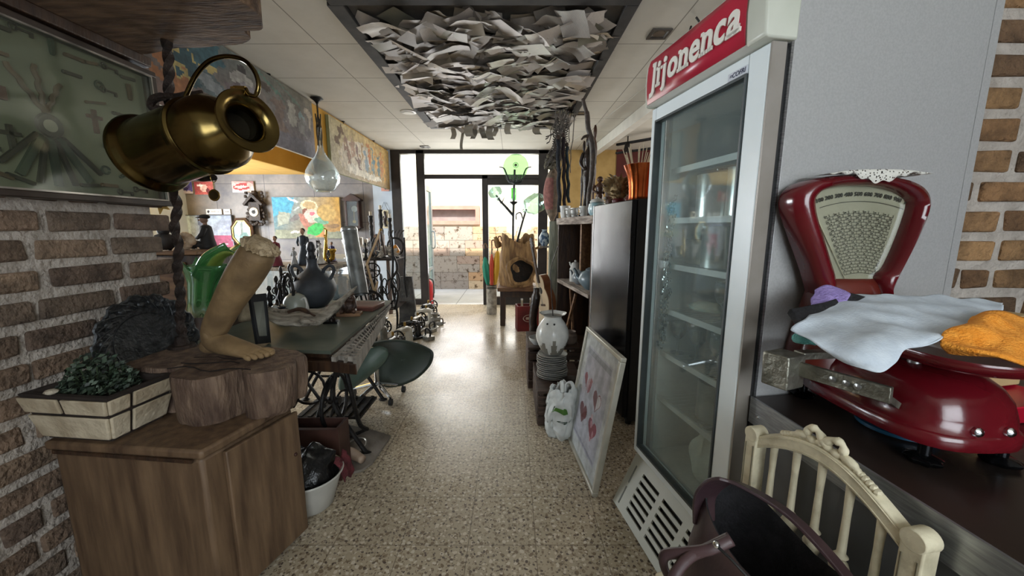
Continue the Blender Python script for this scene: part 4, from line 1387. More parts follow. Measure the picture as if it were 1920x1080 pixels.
# ---- paper-covered ceiling panel
PX0, PX1, PY0, PY1, PZ = -.955, .655, 2.33, 4.83, 2.585
t = T('paper_ceiling_panel', 'dark framed ceiling panel covered in crumpled newspaper and banknote sheets', 'ceiling artwork', (-.15, 3.58, PZ))
b = B(t, True); b.box((PX0, PY0 - .045, PZ - .02), (PX1, PY1, PZ)); b.build('board', M('panel_board', '#57534f', '#6e6a65', .9))
for nm, a, c_ in (('near', (PX0 - .05, PY0 - .13), (PX1 + .05, PY0 - .045)), ('far', (PX0 - .05, PY1 - .03), (PX1 + .05, PY1 + .05)), ('left', (PX0 - .07, PY0 - .045), (PX0 + .02, PY1 - .03)), ('right', (PX1 - .02, PY0 - .045), (PX1 + .05, PY1 - .03))):
    b = B(t, True); b.box((a[0], a[1], PZ - .05), (c_[0], c_[1], PZ)); b.build('frame_rail', M('charcoal_frame', '#2c2b2c', '#43413f', .7, 0, 9), bevel=.004)


def newsprint():
    m, N, L, p = node_mat('newsprint')
    at = N.new('ShaderNodeAttribute'); at.attribute_name = 'Col'
    uv = N.new('ShaderNodeTexCoord')
    mp = N.new('ShaderNodeMapping'); L.new(uv.outputs['UV'], mp.inputs[0]); mp.inputs['Scale'].default_value = (26, 11, 1)
    v = N.new('ShaderNodeTexBrick'); v.inputs['Scale'].default_value = 1
    v.inputs['Color1'].default_value = (.25, .25, .25, 1); v.inputs['Color2'].default_value = (.62, .6, .58, 1); v.inputs['Mortar'].default_value = (1, .99, .97, 1)
    v.inputs['Mortar Size'].default_value = .12; v.inputs['Row Height'].default_value = .35; v.inputs['Brick Width'].default_value = 1.7
    L.new(mp.outputs[0], v.inputs[0])
    x = N.new('ShaderNodeMix'); x.data_type = 'RGBA'; x.blend_type = 'MULTIPLY'; x.inputs[0].default_value = .75
    L.new(at.outputs['Color'], x.inputs[6]); L.new(v.outputs['Color'], x.inputs[7])
    L.new(x.outputs[2], p.inputs['Base Color'])
    p.inputs['Roughness'].default_value = .45
    return m


news = newsprint()
PAPER = ('#c9c0b9', '#bdb4ad', '#d8d0c9', '#aaa29b', '#b5aca4', '#e4ddd8', '#98918a', '#cbbfae', '#a3a08f', '#bfb19d')


def sheet_pts(b, c, w, h, yaw, tilt, roll, curl, col, nu=5, nv=4):
    Mx = Matrix.Translation(c) @ Matrix.Rotation(yaw, 4, 'Z') @ Matrix.Rotation(tilt, 4, 'X') @ Matrix.Rotation(roll, 4, 'Y')
    sd = R.uniform(0, 99)
    b.grid(lambda u, v: Mx @ Vector(((u - .5) * w, (v - .5) * h, curl * ((u - .5) ** 2 * 2 + .5 * noise.noise(Vector((u * 2.2, v * 2.2, sd)))) * w)), nu, nv, col=col)


def add_uv(o, nu, nv):
    me = o.data
    uvl = me.uv_layers.new(name='UVMap')
    n = nu * nv
    for pi, poly in enumerate(me.polygons):
        k = pi % n
        i, j = k % nu, k // nu
        for li, (du, dv) in zip(poly.loop_indices, ((0, 0), (1, 0), (1, 1), (0, 1))):
            uvl.data[li].uv = ((i + du) / nu, (j + dv) / nv)


b = B(t, True)
for k in range(620):
    c = Vector((R.uniform(PX0 + .06, PX1 - .06), R.uniform(PY0 + .1, PY1 - .05), PZ - R.uniform(.03, .06)))
    col = tuple(Vector(lin(R.choice(PAPER))) * R.uniform(.55, 1.1))
    sheet_pts(b, c, R.uniform(.16, .28), R.uniform(.10, .18), R.uniform(0, 6.3), R.uniform(-.18, .28), R.uniform(-.15, .15), R.uniform(-.16, .16), col)
o = b.build('paper_layer', news, kind='stuff', ang=60)
add_uv(o, 5, 4)
k = 0
for gx in range(8):
    for gy in range(10):
        if k >= 88: break
        c = Vector((PX0 + .14 + (PX1 - PX0 - .28) * (gx + R.uniform(.2, .8)) / 8, PY0 + .1 + (PY1 - PY0 - .2) * (gy + R.uniform(.2, .8)) / 10, PZ - R.uniform(.055, .08)))
        col = tuple(Vector(lin(R.choice(PAPER))) * R.uniform(.6, 1.15))
        b = B(t, True)
        sheet_pts(b, c, R.uniform(.18, .32), R.uniform(.12, .19), R.uniform(-.8, .8), R.uniform(-.05, .42), R.uniform(-.22, .22), R.uniform(-.22, .22), col, 6, 5)
        add_uv(b.build('paper_sheet', news, ang=60), 6, 5)
        k += 1
# strips that hang off the far edge
for x, y, z0, ln, wd in ((-.72, 4.78, 2.53, .14, .06), (-.60, 4.80, 2.52, .24, .035), (-.46, 4.76, 2.52, .13, .06), (-.36, 4.74, 2.53, .14, .07), (-.26, 4.70, 2.52, .15, .08), (-.20, 4.75, 2.53, .11, .06), (-.50, 4.62, 2.52, .13, .10), (-.04, 4.55, 2.52, .12, .07), (.30, 4.79, 2.53, .08, .09)):
    b = B(t, True)
    ph = R.uniform(0, 6)
    b.grid(lambda u, v: Vector((x + (u - .5) * wd + .03 * math.sin(v * 3 + ph) * v, y + .02 * math.sin(v * 5 + ph), z0 - v * ln)), 2, 8, col=tuple(Vector(lin(R.choice(('#8f897c', '#7b766c', '#a39c8e'))))))
    add_uv(b.build('hanging_strip', news, ang=180), 2, 8)
# torn netting from the panel corner down to the carved figures
t = T('hanging_net', 'torn grey netting hanging from the panel corner above the carved figures', 'net', (.52, 4.45, 2.56))
b = B(t, True)
for k in range(34):
    q0 = Vector((.55 + R.uniform(-.1, .1), 4.35 + R.uniform(-.3, .25), 2.55))
    q1 = P(1040 + R.uniform(-18, 30), 300 + R.uniform(-50, 25), y=4.2 + R.uniform(-.1, .1))
    b.tube([q0.lerp(q1, s_ / 7) + Vector((.03 * noise.noise(Vector((k, s_ * .6, 0))), .03 * noise.noise(Vector((k, s_ * .6, 5))), -.05 * math.sin(s_ / 7 * 3.14))) for s_ in range(8)], .006, 4)
for k in range(16):
    s_ = k / 16
    c = Vector((.55, 4.35, 2.52)).lerp(P(1048, 290, y=4.2), s_)
    b.tube(smooth_pts([c + Vector((-.08, .05 * noise.noise(Vector((k, 0, 0))), .02)), c + Vector((0, 0, -.03 + .03 * noise.noise(Vector((k, 9, 0))))), c + Vector((.08, 0, .03 * noise.noise(Vector((k, 4, 0)))))], 4), .007, 4)
b.build('netting', M('grey_net', '#4e4a47', '#7a736c', .95, 0, 30, bump=.6), ang=180)

# ---- ceiling fittings
def spot(px, py, label, s_=.075):
    c = P(px, py, z=2.588)
    t = T('recessed_spotlight', label, 'ceiling light', c)
    b = B(t)
    q = [Vector((a * s_, b_ * s_, 0)) for a, b_ in ((-1, -1), (1, -1), (1, 1), (-1, 1))]
    b.loft([[p for p in q], [p + Vector((0, 0, -.008)) for p in q], [p * .72 + Vector((0, 0, -.008)) for p in q], [p * .62 + Vector((0, 0, -.001)) for p in q]], cap=False)
    b.build('frame', M('spot_frame', '#3a3530', '#4c463f', .5))
    b = B(t); b.lathe([(0, -.003), (s_ * .6, -.003), (s_ * .6, -.001), (0, -.001)], n=16); b.build('lens', M('spot_lens', '#5e564c', '#776e62', .3))


spot(1236, 63, 'square dark recessed spotlight in the ceiling left of the red fridge sign', .065)
spot(1090, 212, 'small dark recessed spotlight beside the far right corner of the paper panel', .06)
spot(797, 275, 'tiny dark recessed spotlight over the open doorway', .07)
c = P(766, 210, z=2.588)
t = T('ceiling_speaker', 'round white disc fitting in the ceiling left of the paper panel', 'ceiling light', c)
B(t).lathe([(0, -.012), (.06, -.011), (.085, -.006), (.09, 0), (0, 0)], n=28).build('rim', white_enamel)
B(t).lathe([(0, -.0155), (.055, -.0145), (.055, -.0125), (0, -.012)], n=24).build('cover', M('cover_white', '#d8d5cc', '#e5e2d9', .5))
c = P(901, 247, z=2.57)
t = T('tube_lamp', 'short white tube lamp on the ceiling beyond the paper panel', 'ceiling light', c)
B(t).box((-.16, -.03, -.0), (.16, .03, .02)).build('housing', white_enamel, bevel=.004)
B(t).cyl((-.15, 0, -.012), (.15, 0, -.012), .014, n=12).build('tube', M('white_tube', '#e8e6df', '#f0eee8', .3))

# ---- things on the slate wall (they face -y)
YW = 6.392


def at_wall(px, py): return P(px, py, y=YW)


def wallpic(name, label, cat, x0, y0, x1, y1, fn, nu, nv, depth=.03, **k):
    a, b_ = at_wall(x0, y1), at_wall(x1, y0)
    return picture(name, label, cat, (a.x, YW, a.z), (1, 0, 0), (0, 0, 1), b_.x - a.x, b_.z - a.z, fn, nu, nv, depth, **k)


wallpic('photo_print', 'small blue and violet photograph on the slate wall, leftmost of three', 'picture', 316, 341, 361, 363, painter(grad(('#4a4ca0', '#6a5fb0', '#8b86c8', '#5050a8')), [('e', .3, .5, .15, .3, 0, '#e0dcf0'), ('e', .7, .4, .12, .2, 0, '#3b2f6b'), ('p', [(.0, .0), (1, 0), (1, .2), (0, .25)], '#d8d0e4')], .1, 2), 24, 12, .02, group='small photographs in a row')
wallpic('photo_print', 'small red photograph on the slate wall, middle one of three', 'picture', 368, 341, 400, 365, painter(grad(('#b04a48', '#c46a5e', '#8e3038', '#b5524a')), [('e', .5, .5, .2, .3, 0, '#e8b8a8'), ('e', .3, .7, .15, .1, 0, '#f0e0d8'), ('e', .7, .3, .1, .2, 0, '#6a1e24')], .12, 3), 20, 14, .02, group='small photographs in a row')
wallpic('photo_print', 'small pink and white photograph of red lips on the slate wall, left of clock', 'picture', 438, 340, 476, 361, painter(grad(('#e8d8d4', '#f0e4e0', '#c8a8a4', '#8a4a48')), [('e', .45, .5, .4, .3, .1, '#a83a3c'), ('e', .4, .5, .3, .12, .1, '#e8c8c0'), ('e', .8, .7, .12, .2, 0, '#d8a8a0')], .12, 4), 20, 12, .02, group='small photographs in a row')
wallpic('sign_card', 'white card with dark print on the slate wall above the wide screen', 'sign', 388, 392, 416, 402, painter(lambda u, v: lin('#e6e6e4'), [('e', .15, .5, .07, .28, 0, '#3a3a40'), ('p', [(.32, .38), (.85, .38), (.85, .62), (.32, .62)], '#b8b8ba')], .02, 5), 26, 9, .012)
wallpic('sign_card', 'smaller white card right of the other white card on the slate wall', 'sign', 421, 392, 432, 402, painter(lambda u, v: lin('#e6e6e4'), [('p', [(.15, .4), (.85, .4), (.85, .6), (.15, .6)], '#8a8a8c')], .02, 6), 12, 10, .012)
scr = painter(grad(('#b4c0d4', '#a09cb4', '#c4dcec', '#949db0')), [('p', [(.0, .55), (.45, .6), (.45, 1), (0, 1)], '#d4e8f4'), ('p', [(.08, .25), (.5, .25), (.5, .52), (.08, .52)], '#bcc6d6'), ('p', [(.56, 0), (.64, 0), (.64, 1), (.56, 1)], '#6d7690'), ('p', [(.74, .1), (.98, .1), (.98, .62), (.74, .62)], '#a0506e'), ('p', [(.78, .3), (.94, .3), (.94, .34), (.78, .34)], '#d8b0c0'), ('p', [(.80, .42), (.92, .42), (.92, .46), (.80, .46)], '#d8b0c0')], .04, 7)  # pale blue tones are reflections, painted into the screen face
wallpic('screen_painted_reflections', 'wide screen with painted pale blue reflections and pink patch on the slate wall', 'screen', 306, 403, 437, 500, scr, 60, 44, .05, frame=M('screen_bezel', '#55585e', '#6c6f75', .4), fw=.012, facename='screen_face')
# painting of a woman in a hat with a green fan
fan = painter(grad(('#6d7a72', '#b58a52', '#3f8fb0', '#c69a3f')), [
    ('p', [(0, .55), (.26, .6), (.34, 1), (0, 1)], '#4d9dbd'), ('p', [(.05, .3), (.22, .36), (.25, .62), (.08, .66)], '#9aa093'), ('p', [(0, 0), (1, 0), (1, .16), (0, .22)], '#8d927f'), ('e', .32, .5, .1, .06, .6, '#6f6a6a'),
    ('e', .55, .78, .13, .15, -.3, '#d8cba8'), ('e', .55, .80, .09, .09, -.2, '#b89f74'), ('e', .31, .93, .09, .035, -.5, '#c9d4d4'), ('e', .36, .72, .06, .02, .6, '#b9c4c4'), ('e', .49, .62, .05, .12, .2, '#7a4a3a'), ('e', .57, .55, .12, .16, .1, '#d9c2b8'), ('e', .60, .60, .05, .05, 0, '#c86a7a'), ('e', .46, .42, .05, .2, .4, '#b27868'), ('e', .68, .50, .1, .14, -.4, '#c4c9b8'), ('e', .72, .42, .10, .08, -.4, '#74a58c'),
    ('e', .80, .62, .14, .2, .3, '#c0a060'), ('p', [(.49, .10), (.50, .26), (.60, .36), (.70, .36), (.76, .26), (.66, .06)], '#3cb45a'), ('p', [(.62, .05), (.72, .18), (.80, .12), (.78, .02)], '#c98f5a'), ('e', .30, .16, .07, .03, 0, '#e4dcd4'), ('e', .88, .3, .1, .05, .1, '#8f7250')], .06, 8, 1.35)
wallpic('fan_lady_painting', 'colourful painting of a hatted woman holding a green fan on slate wall', 'painting', 520, 370, 638, 447, fan, 84, 56, .05)
# octagonal gilt frame
c = at_wall(461, 436)
t = T('octagonal_picture', 'octagonal dark and gilt framed picture leaning below the cuckoo clock', 'picture', (c.x, YW, c.z))
oc = lambda r, d: [Vector((math.cos(math.radians(22.5 + 45 * k)) * r * .85, -d - .06, math.sin(math.radians(22.5 + 45 * k)) * r * 1.12)) for k in range(8)]
b = B(t); b.loft([oc(.235, 0), oc(.235, .03), oc(.205, .045), oc(.19, .035)], cap=False); b.build('frame', M('dark_walnut', '#2b1a12', '#49301f', .4))
b = B(t); b.loft([oc(.197, .03), oc(.192, .046), oc(.178, .046), oc(.172, .02)], cap=False); b.build('gilt_bead', brass_dull)
b = B(t)
pf = painter(grad(('#8fb0b4', '#a9c0ba', '#b9d0d8', '#a8b8b0')), [('p', [(.3, 0), (.45, 0), (.6, 1), (.5, 1)], '#7f8a86'), ('e', .6, .35, .2, .15, .3, '#6f8f8c'), ('e', .35, .55, .1, .2, 0, '#d8e0de')], .1, 9, 1)
for i in range(16):
    for j in range(16):
        u0, v0 = (i + .5) / 16, (j + .5) / 16
        x, z = (u0 - .5) * .36, (v0 - .5) * .40
        x *= .85
        if abs(x) / .151 + abs(z) / .20 < 1.42:
            d_ = .36 / 32
            b.add([(x - d_ * .85, -.088, z - d_ * 1.12), (x + d_ * .85, -.088, z - d_ * 1.12), (x + d_ * .85, -.088, z + d_ * 1.12), (x - d_ * .85, -.088, z + d_ * 1.12)], [(0, 1, 2, 3)], pf(u0, v0))
b.build('print', canvas_mat)
# carved cuckoo clock
c = at_wall(484, 398)
t = T('cuckoo_clock', 'dark carved cuckoo clock with white dial on the slate wall', 'clock', (c.x, YW, c.z))
cw = M('carved_dark_wood', '#1c1513', '#35281f', .6, 0, 20, bump=.5)
b = B(t)
b.box((-.09, -.10, -.14), (.09, 0, .16))
b.prism([(-.16, .13), (0, .30), (.16, .13), (.14, .10), (0, .24), (-.14, .10)], Matrix.Rotation(math.radians(90), 4, 'X'), .13)
b.build('case', cw)
b = B(t); b.lathe([(0, 0), (.068, 0), (.074, .008), (.066, .014), (0, .010)], (0, -.10, 0), (0, -1, 0), 28); b.build('dial', M('ivory_dial', '#b9b09a', '#d8d0bc', .5))
b = B(t); b.lathe([(0, .0125), (.032, .0125), (.032, .016), (0, .016)], (0, -.10, 0), (0, -1, 0), 20); b.bar((0, -.118, 0), (.03, -.118, .045), .006, .003); b.bar((0, -.118, 0), (-.04, -.118, .012), .006, .003); b.build('clock_hands', black_matte)
b = B(t)
for s_ in (-1, 1):
    for k in range(9): b.ball((s_ * (.11 + .03 * math.sin(k * 1.1)), -.06, -.13 + .055 * k), (.03, .02, .028), 8, nz=.6, ns=5)
for k in range(8): b.ball((-.13 + .037 * k, -.07, -.19 + .02 * math.sin(k * 2)), (.03, .02, .03), 8, nz=.6, ns=5)
b.ball((0, -.06, .30), (.06, .03, .05), 10, nz=.6, ns=5)
b.build('leaf_carving', cw, ang=180)
for x, l_ in ((-.05, .30), (.045, .38)):
    b = B(t); b.tube([(x, -.05, -.16), (x, -.05, -.18 - l_ * .6)], .004, 5); b.ball((x, -.05, -.22 - l_ * .6), (.022, .022, .05), 10); b.build('clock_weight', cw)
# lantern-like wall clock with glass front
c = at_wall(666, 401)
t = T('pendulum_clock', 'small dark pendulum wall clock with glazed front right of the fan painting', 'clock', (c.x, YW, c.z))
b = B(t)
w_, h_ = .115, .23
for x0, z0, x1, z1 in ((-w_, -h_, -w_ + .03, h_), (w_ - .03, -h_, w_, h_), (-w_ + .03, -h_, w_ - .03, -h_ + .03), (-w_ + .03, h_ - .03, w_ - .03, h_)):
    b.box((x0, -.12, z0), (x1, -.0, z1))
b.box((-w_ + .03, -.01, -h_ + .03), (w_ - .03, -.0, h_ - .03))
b.build('case', M('dark_mahogany', '#20110e', '#3a1f19', .4), bevel=.004)
b = B(t); b.prism([(-.15, h_), (0, h_ + .09), (.15, h_), (.14, h_ - .025), (-.14, h_ - .025)], Matrix.Rotation(math.radians(90), 4, 'X'), .14); b.build('pediment', MATS['dark_mahogany'])
b = B(t); b.prism([(-.13, -h_), (0, -h_ - .06), (.13, -h_), (.12, -h_ + .02), (-.12, -h_ + .02)], Matrix.Rotation(math.radians(90), 4, 'X'), .13); b.build('base_moulding', MATS['dark_mahogany'])
b = B(t); b.box((-w_ + .03, -.112, -h_ + .03), (w_ - .03, -.108, h_ - .03)); b.build('glass_door', clear)
b = B(t); b.lathe([(0, 0), (.05, 0), (.05, .006), (0, .006)], (0, -.02, .08), (0, -1, 0), 20); b.build('dial', M('pale_dial', '#c8ccd0', '#dfe2e5', .4))
b = B(t); b.tube([(0, -.05, .05), (.0, -.05, -.12)], .006, 6); b.lathe([(0, 0), (.028, 0), (.028, .008), (0, .008)], (0, -.05, -.13), (0, -1, 0), 16); b.build('pendulum', brass_dull)
# hanging scroll panels on the blue pier
for px, py, lbl in ((722, 340, 'pink hanging panel with dark figure on the pale blue pier, upper one'), (722, 410, 'cream hanging panel with dark figure on the pale blue pier, lower one')):
    c = at_wall(px, py)
    t = T('painted_scroll', lbl, 'wall hanging', (c.x, YW, c.z), 0, 'hanging panels on the blue pier')
    up = py < 400
    B(t).box((-.065, -.02, -.16), (.065, 0, .14)).build('panel', M('pink_panel' if up else 'cream_panel', '#b98576' if up else '#c3b898', '#d09c8a' if up else '#d6ccae', .7), bevel=.003)
    b = B(t); b.tube([(-.06, -.012, .14), (0, -.012, .27), (.06, -.012, .14)], .004, 5); b.build('cord', black_matte)
    b = B(t)
    b.tube(smooth_pts([(.02, -.03, -.13), (.0, -.035, -.05), (.02, -.035, .02), (.01, -.035, .08)], 4), [.022, .03, .022, .02], 8)
    b.ball((.01, -.035, .10), (.022, .015, .026), 10)
    b.tube([(.0, -.04, .04), (-.04, -.04, .0), (-.01, -.045, -.04)], .011, 6)
    b.build('figure_relief', M('dark_relief', '#1e1817', '#3a2c28', .5))
# ------------------------------------------------------------------ right side beyond the fridge, and the entrance corner
R = random.Random(55)


def text(t, name, s, mat, Mx, size, ext=.0006, offset=0, shear=0, spacing=1, align='CENTER'):
    cu = bpy.data.curves.new(name, 'FONT')
    cu.body = s
    cu.size = size
    cu.extrude = ext
    cu.offset = offset
    cu.shear = shear
    cu.space_character = spacing
    cu.align_x = align
    cu.align_y = 'CENTER'
    cu.resolution_u = 4
    o = bpy.data.objects.new(name, cu)
    C.objects.link(o)
    dg = bpy.context.evaluated_depsgraph_get()
    me = bpy.data.meshes.new_from_object(o.evaluated_get(dg))
    bpy.data.objects.remove(o)
    bpy.data.curves.remove(cu)
    me.name = name
    me.transform(Mx)
    me.materials.clear()
    me.materials.append(mat)
    o = bpy.data.objects.new(name, me)
    C.objects.link(o)
    o.parent = t
    return o


RX90 = Matrix.Rotation(math.radians(90), 4, 'X')

# --- tall black refrigerator -----------------------------------------------------------
bd = Vector((.09, -.69, 0)).normalized()
BZ = math.atan2(bd.y, bd.x)
BH = 1.50
t = T('black_refrigerator', 'tall glossy black refrigerator behind the framed hearts poster', 'refrigerator', (.65, 3.03, 0), BZ)
BWID = .696
B(t).box((0, .035, .03), (BWID, .42, BH)).build('body', black_matte, bevel=.006)
B(t).box((.012, 0, .06), (BWID - .004, .033, BH - .004)).build('door', M('black_door_gloss', '#0e0f11', '#1b1c1f', .14, 0, 2.5, coat=0, rough2=.26, spec=.18), bevel=.006)
B(t).box((-.004, -.002, .06), (.011, .03, BH - .004)).build('edge_trim', steel, bevel=.002)
for x, y in ((.04, .06), (.66, .06), (.04, .38), (.66, .38)): B(t).cyl((x, y, 0), (x, y, .032), .02, n=10).build('foot', black_matte)


def on_bf(lx, ly, z=BH + .001):
    v = Matrix.Rotation(BZ, 4, 'Z') @ Vector((lx, ly, 0))
    return Vector((.65 + v.x, 3.03 + v.y, z))


# copper vase, dried flower head, reeds, terracotta head on its top
c = on_bf(.48, .15)
t = T('copper_vase', 'ribbed shiny copper vase on top of the black refrigerator', 'vase', c)
b = B(t)
b.lathe([(r_ * 1.12, z_ * 1.15) for r_, z_ in ((.0, 0), (.062, 0), (.066, .008), (.066, .03), (.070, .09), (.082, .15), (.098, .19), (.103, .20), (.098, .203), (.085, .17), (.065, .09), (.058, .015), (0, .012))], n=48, fn=lambda a, z: 1 + .035 * math.cos(a * 12))
b.build('body', copper)
c = on_bf(.25, .1)
t = T('dried_flower', 'round dried brown flower head left of the copper vase', 'dried flower', c)
b = B(t)
for k in range(90):
    a, h = R.uniform(0, 6.28), R.uniform(.02, 1)
    rr = math.sin(h * 2.6) * .085
    p = Vector((math.cos(a) * rr, math.sin(a) * rr, .03 + h * .15))
    d = Vector((math.cos(a), math.sin(a), .7 * h)).normalized()
    s_ = d.orthogonal().normalized() * .016
    b.loft([[p - d * .01 - s_, p - d * .01 + s_ * .2 + d.cross(s_), p - d * .01 + s_], [p + d * .03 - s_ * .6, p + d * .035 + d.cross(s_) * .5, p + d * .03 + s_ * .6], [p + d * .05] * 3])
b.ball((0, 0, .10), (.07, .07, .09), 12)
b.build('petals', M('dried_petal', '#6d5a3c', '#a5906a', .9, 0, 30), ang=60)
B(t).lathe([(0, 0), (.045, 0), (.05, .02), (.04, .04), (0, .04)], n=16).build('base', M('dark_red_pot', '#4a1418', '#5d1c20', .4))
c = on_bf(.12, .3)
t = T('reed_bundle', 'bundle of thin pale reeds fanning up behind the copper vase', 'reeds', c)
B(t).lathe([(0, 0), (.04, 0), (.045, .06), (.035, .12), (.03, .12), (.035, .06), (0, .01)], n=16).build('holder', M('brown_holder', '#4d3a28', '#6a523a', .7))
for k in range(26):
    a = R.uniform(-.5, .75)
    e_ = R.uniform(-.2, .25)
    B(t).tube([(.0, 0, .02), (a * .05, e_ * .1, .14), (a * .28, e_ * .5, .33 + R.random() * .12)], [.0042, .0038, .003], 5).build('reed', M('pale_reed', '#b8a98a', '#d8cbb0', .8))
c = on_bf(.64, .31)
t = T('terracotta_head', 'ribbed salmon terracotta ornament at the right end of the black refrigerator top', 'ornament', c)
B(t).lathe([(0, 0), (.045, 0), (.05, .02)] + [(.062 + .012 * math.sin(k * 1.9), .03 + .022 * k) for k in range(9)] + [(.03, .24), (0, .25)], n=24).build('body', M('terracotta', '#a65d47', '#c9826a', .7, 0, 15))

# --- open wooden shelf unit -------------------------------------------------------------
S0, S1 = Vector((.50, 4.12, 0)), Vector((.655, 3.06, 0))
sd = (S1 - S0).normalized()
SZ = math.atan2(sd.y, sd.x)
SL = (S1 - S0).length
t = T('shelf_unit', 'dark rustic wooden shelf unit left of the black refrigerator', 'shelf unit', S0, SZ)
B(t).box((0, .36, .0), (SL, .385, 1.37)).build('back_panel', wood_dark)
B(t).box((0, 0, 0), (.035, .36, 1.36)).build('side_panel', wood_dark, bevel=.004)
B(t).box((SL - .035, 0, 0), (SL, .36, 1.36)).build('side_panel', wood_dark, bevel=.004)
for z, th in ((.10, .03), (.735, .035), (1.36, .065)):
    B(t).box((-.02 if z > 1 else .035, -.012, z), (SL + (.02 if z > 1 else -.035), .355, z + th), j=.004).build('shelf', M('pale_worn_plank', '#6e6259', '#b3a79b', .85, 0, 9, bump=.6, stretch=(.6, 4, 4)) if z > .5 else wood_dark, bevel=.005)
B(t).bar((.25, .02, .14), (.62, .02, .70), .02, .03).build('brace', wood_mid)
B(t).bar((.5, .05, .14), (.35, .05, .72), .02, .03).build('brace', wood_mid)
B(t).box((.46, .1, .77), (.50, .34, 1.36)).build('divider', wood_mid)


def on_sh(lx, ly, z):
    v = Matrix.Rotation(SZ, 4, 'Z') @ Vector((lx, ly, 0))
    return Vector((S0.x + v.x, S0.y + v.y, z))


ZS1, ZS2 = .771, 1.427
grey_cer = M('grey_ceramic', '#5d646a', '#838b90', .35, 0, 8)
pale_cer = M('pale_ceramic', '#a8aaa8', '#c9cac6', .35, 0, 8)
blue_cer = M('blue_grey_ceramic', '#46545c', '#6a7a82', .3, 0, 6)


def teapot(label, c, rz, k, mat):
    t = T('teapot', label, 'teapot', c, rz)
    B(t).lathe([(0, 0), (.05 * k, 0), (.055 * k, .006 * k), (.095 * k, .05 * k), (.10 * k, .075 * k), (.08 * k, .115 * k), (.045 * k, .135 * k), (0, .138 * k)], n=28).build('body', mat)
    b = B(t); b.lathe([(.048 * k, .133 * k), (.05 * k, .14 * k), (.03 * k, .152 * k), (0, .155 * k)], n=20); b.ball((0, 0, .165 * k), .013 * k, 10); b.build('lid', mat)
    B(t).tube(smooth_pts([(.085 * k, 0, .06 * k), (.12 * k, 0, .075 * k), (.135 * k, 0, .11 * k), (.155 * k, 0, .135 * k)], 4), [.02 * k, .016 * k, .012 * k, .009 * k], 10).build('spout', mat)
    B(t).tube(smooth_pts([(-.085 * k, 0, .10 * k), (-.13 * k, 0, .115 * k), (-.145 * k, 0, .08 * k), (-.12 * k, 0, .045 * k), (-.09 * k, 0, .04 * k)], 4), .008 * k, 8).build('handle', mat)
    return t


c = on_sh(.28, .12, ZS1)
t = T('coffee_jug', 'pale cylindrical coffee jug with lid on the middle shelf', 'jug', c, 2.4)
B(t).lathe([(0, 0), (.058, 0), (.06, .005), (.060, .11), (.056, .12), (.062, .125), (.06, .135), (.045, .16), (.04, .19), (.03, .20), (.0, .205)], n=28).build('body', pale_cer)
B(t).ball((0, 0, .213), .014, 10).build('knob', pale_cer)
B(t).tube(smooth_pts([(.04, 0, .15), (.06, 0, .18), (.075, 0, .20)], 4), [.015, .009], 8).build('spout', pale_cer)
B(t).tube(smooth_pts([(-.058, 0, .10), (-.09, 0, .10), (-.09, 0, .05), (-.058, 0, .04)], 4), .007, 8).build('handle', pale_cer)
teapot('small grey teapot between the coffee jug and big teapot on the middle shelf', on_sh(.46, .12, ZS1), 2.2, .95, grey_cer)
teapot('big round blue-grey teapot nearest on the middle shelf', on_sh(.78, .12, ZS1), 2.4, 1.3, blue_cer)
p0 = on_sh(.86, .25, ZS1)
t = T('wooden_pestle', 'pale wooden pestle stick leaning behind the big blue-grey teapot', 'pestle', p0)
B(t, True).tube([p0 + Vector((0, 0, .012)), p0 + Vector((.10, .02, .42))], [.014, .010], 10).build('stick', wood_light)


def cup(label, c, k, mat, rz=0, handle=True):
    t = T('cup', label, 'cup', c, rz, 'white cups on the top shelf')
    B(t).lathe([(0, 0), (.022 * k, 0), (.025 * k, .004), (.034 * k, .05 * k), (.038 * k, .08 * k), (.035 * k, .08 * k), (.03 * k, .05 * k), (.02 * k, .008), (0, .007)], n=24).build('bowl', mat)
    if handle: B(t).tube(smooth_pts([(.034 * k, 0, .065 * k), (.06 * k, 0, .062 * k), (.058 * k, 0, .03 * k), (.03 * k, 0, .025 * k)], 4), .005, 7).build('handle', mat)


white_cer = M('white_ceramic', '#b9bab6', '#d8d8d3', .28, 0, 6)
cup('tall white tumbler at the far left end of the top shelf', on_sh(.05, .06, ZS2), 1.6, white_cer, 0, False)
cup('small white cup with handle, left of the carved figures on the top shelf', on_sh(.26, .05, ZS2), 1.15, white_cer, 3.6)
cup('small white cup tucked between the feet of the carved figures', on_sh(.42, .05, ZS2), 1.1, white_cer, 3.9)
cup('white cup right of the carved figures, beside the lidded jar', on_sh(.66, .06, ZS2), 1.15, white_cer, 3.4)
cup('white beaker without handle right of the curved driftwood stick foot', on_sh(.78, .16, ZS2), 1.15, white_cer, 0, False)
c = on_sh(.94, .08, ZS2)
t = T('lidded_jar', 'pale blue and white lidded jar at the near end of the top shelf', 'jar', c)
B(t).lathe([(0, 0), (.055, 0), (.07, .02), (.075, .06), (.068, .095), (.055, .105), (0, .105)], n=28).build('body', M('blue_white_glaze', '#8fb0b8', '#d3dcdb', .25, 0, 12))
B(t).lathe([(.06, .105), (.062, .112), (.05, .13), (.015, .14), (.012, .15), (0, .152)], n=24).build('lid', MATS['white_ceramic'])

# --- carved figures and sticks on the top shelf -------------------------------------------
ebony = M('carved_ebony', '#191310', '#38291f', .35, 0, 12, bump=.3)
brownc = M('carved_brown', '#3a2318', '#5e3d2a', .4, 0, 12, bump=.3)


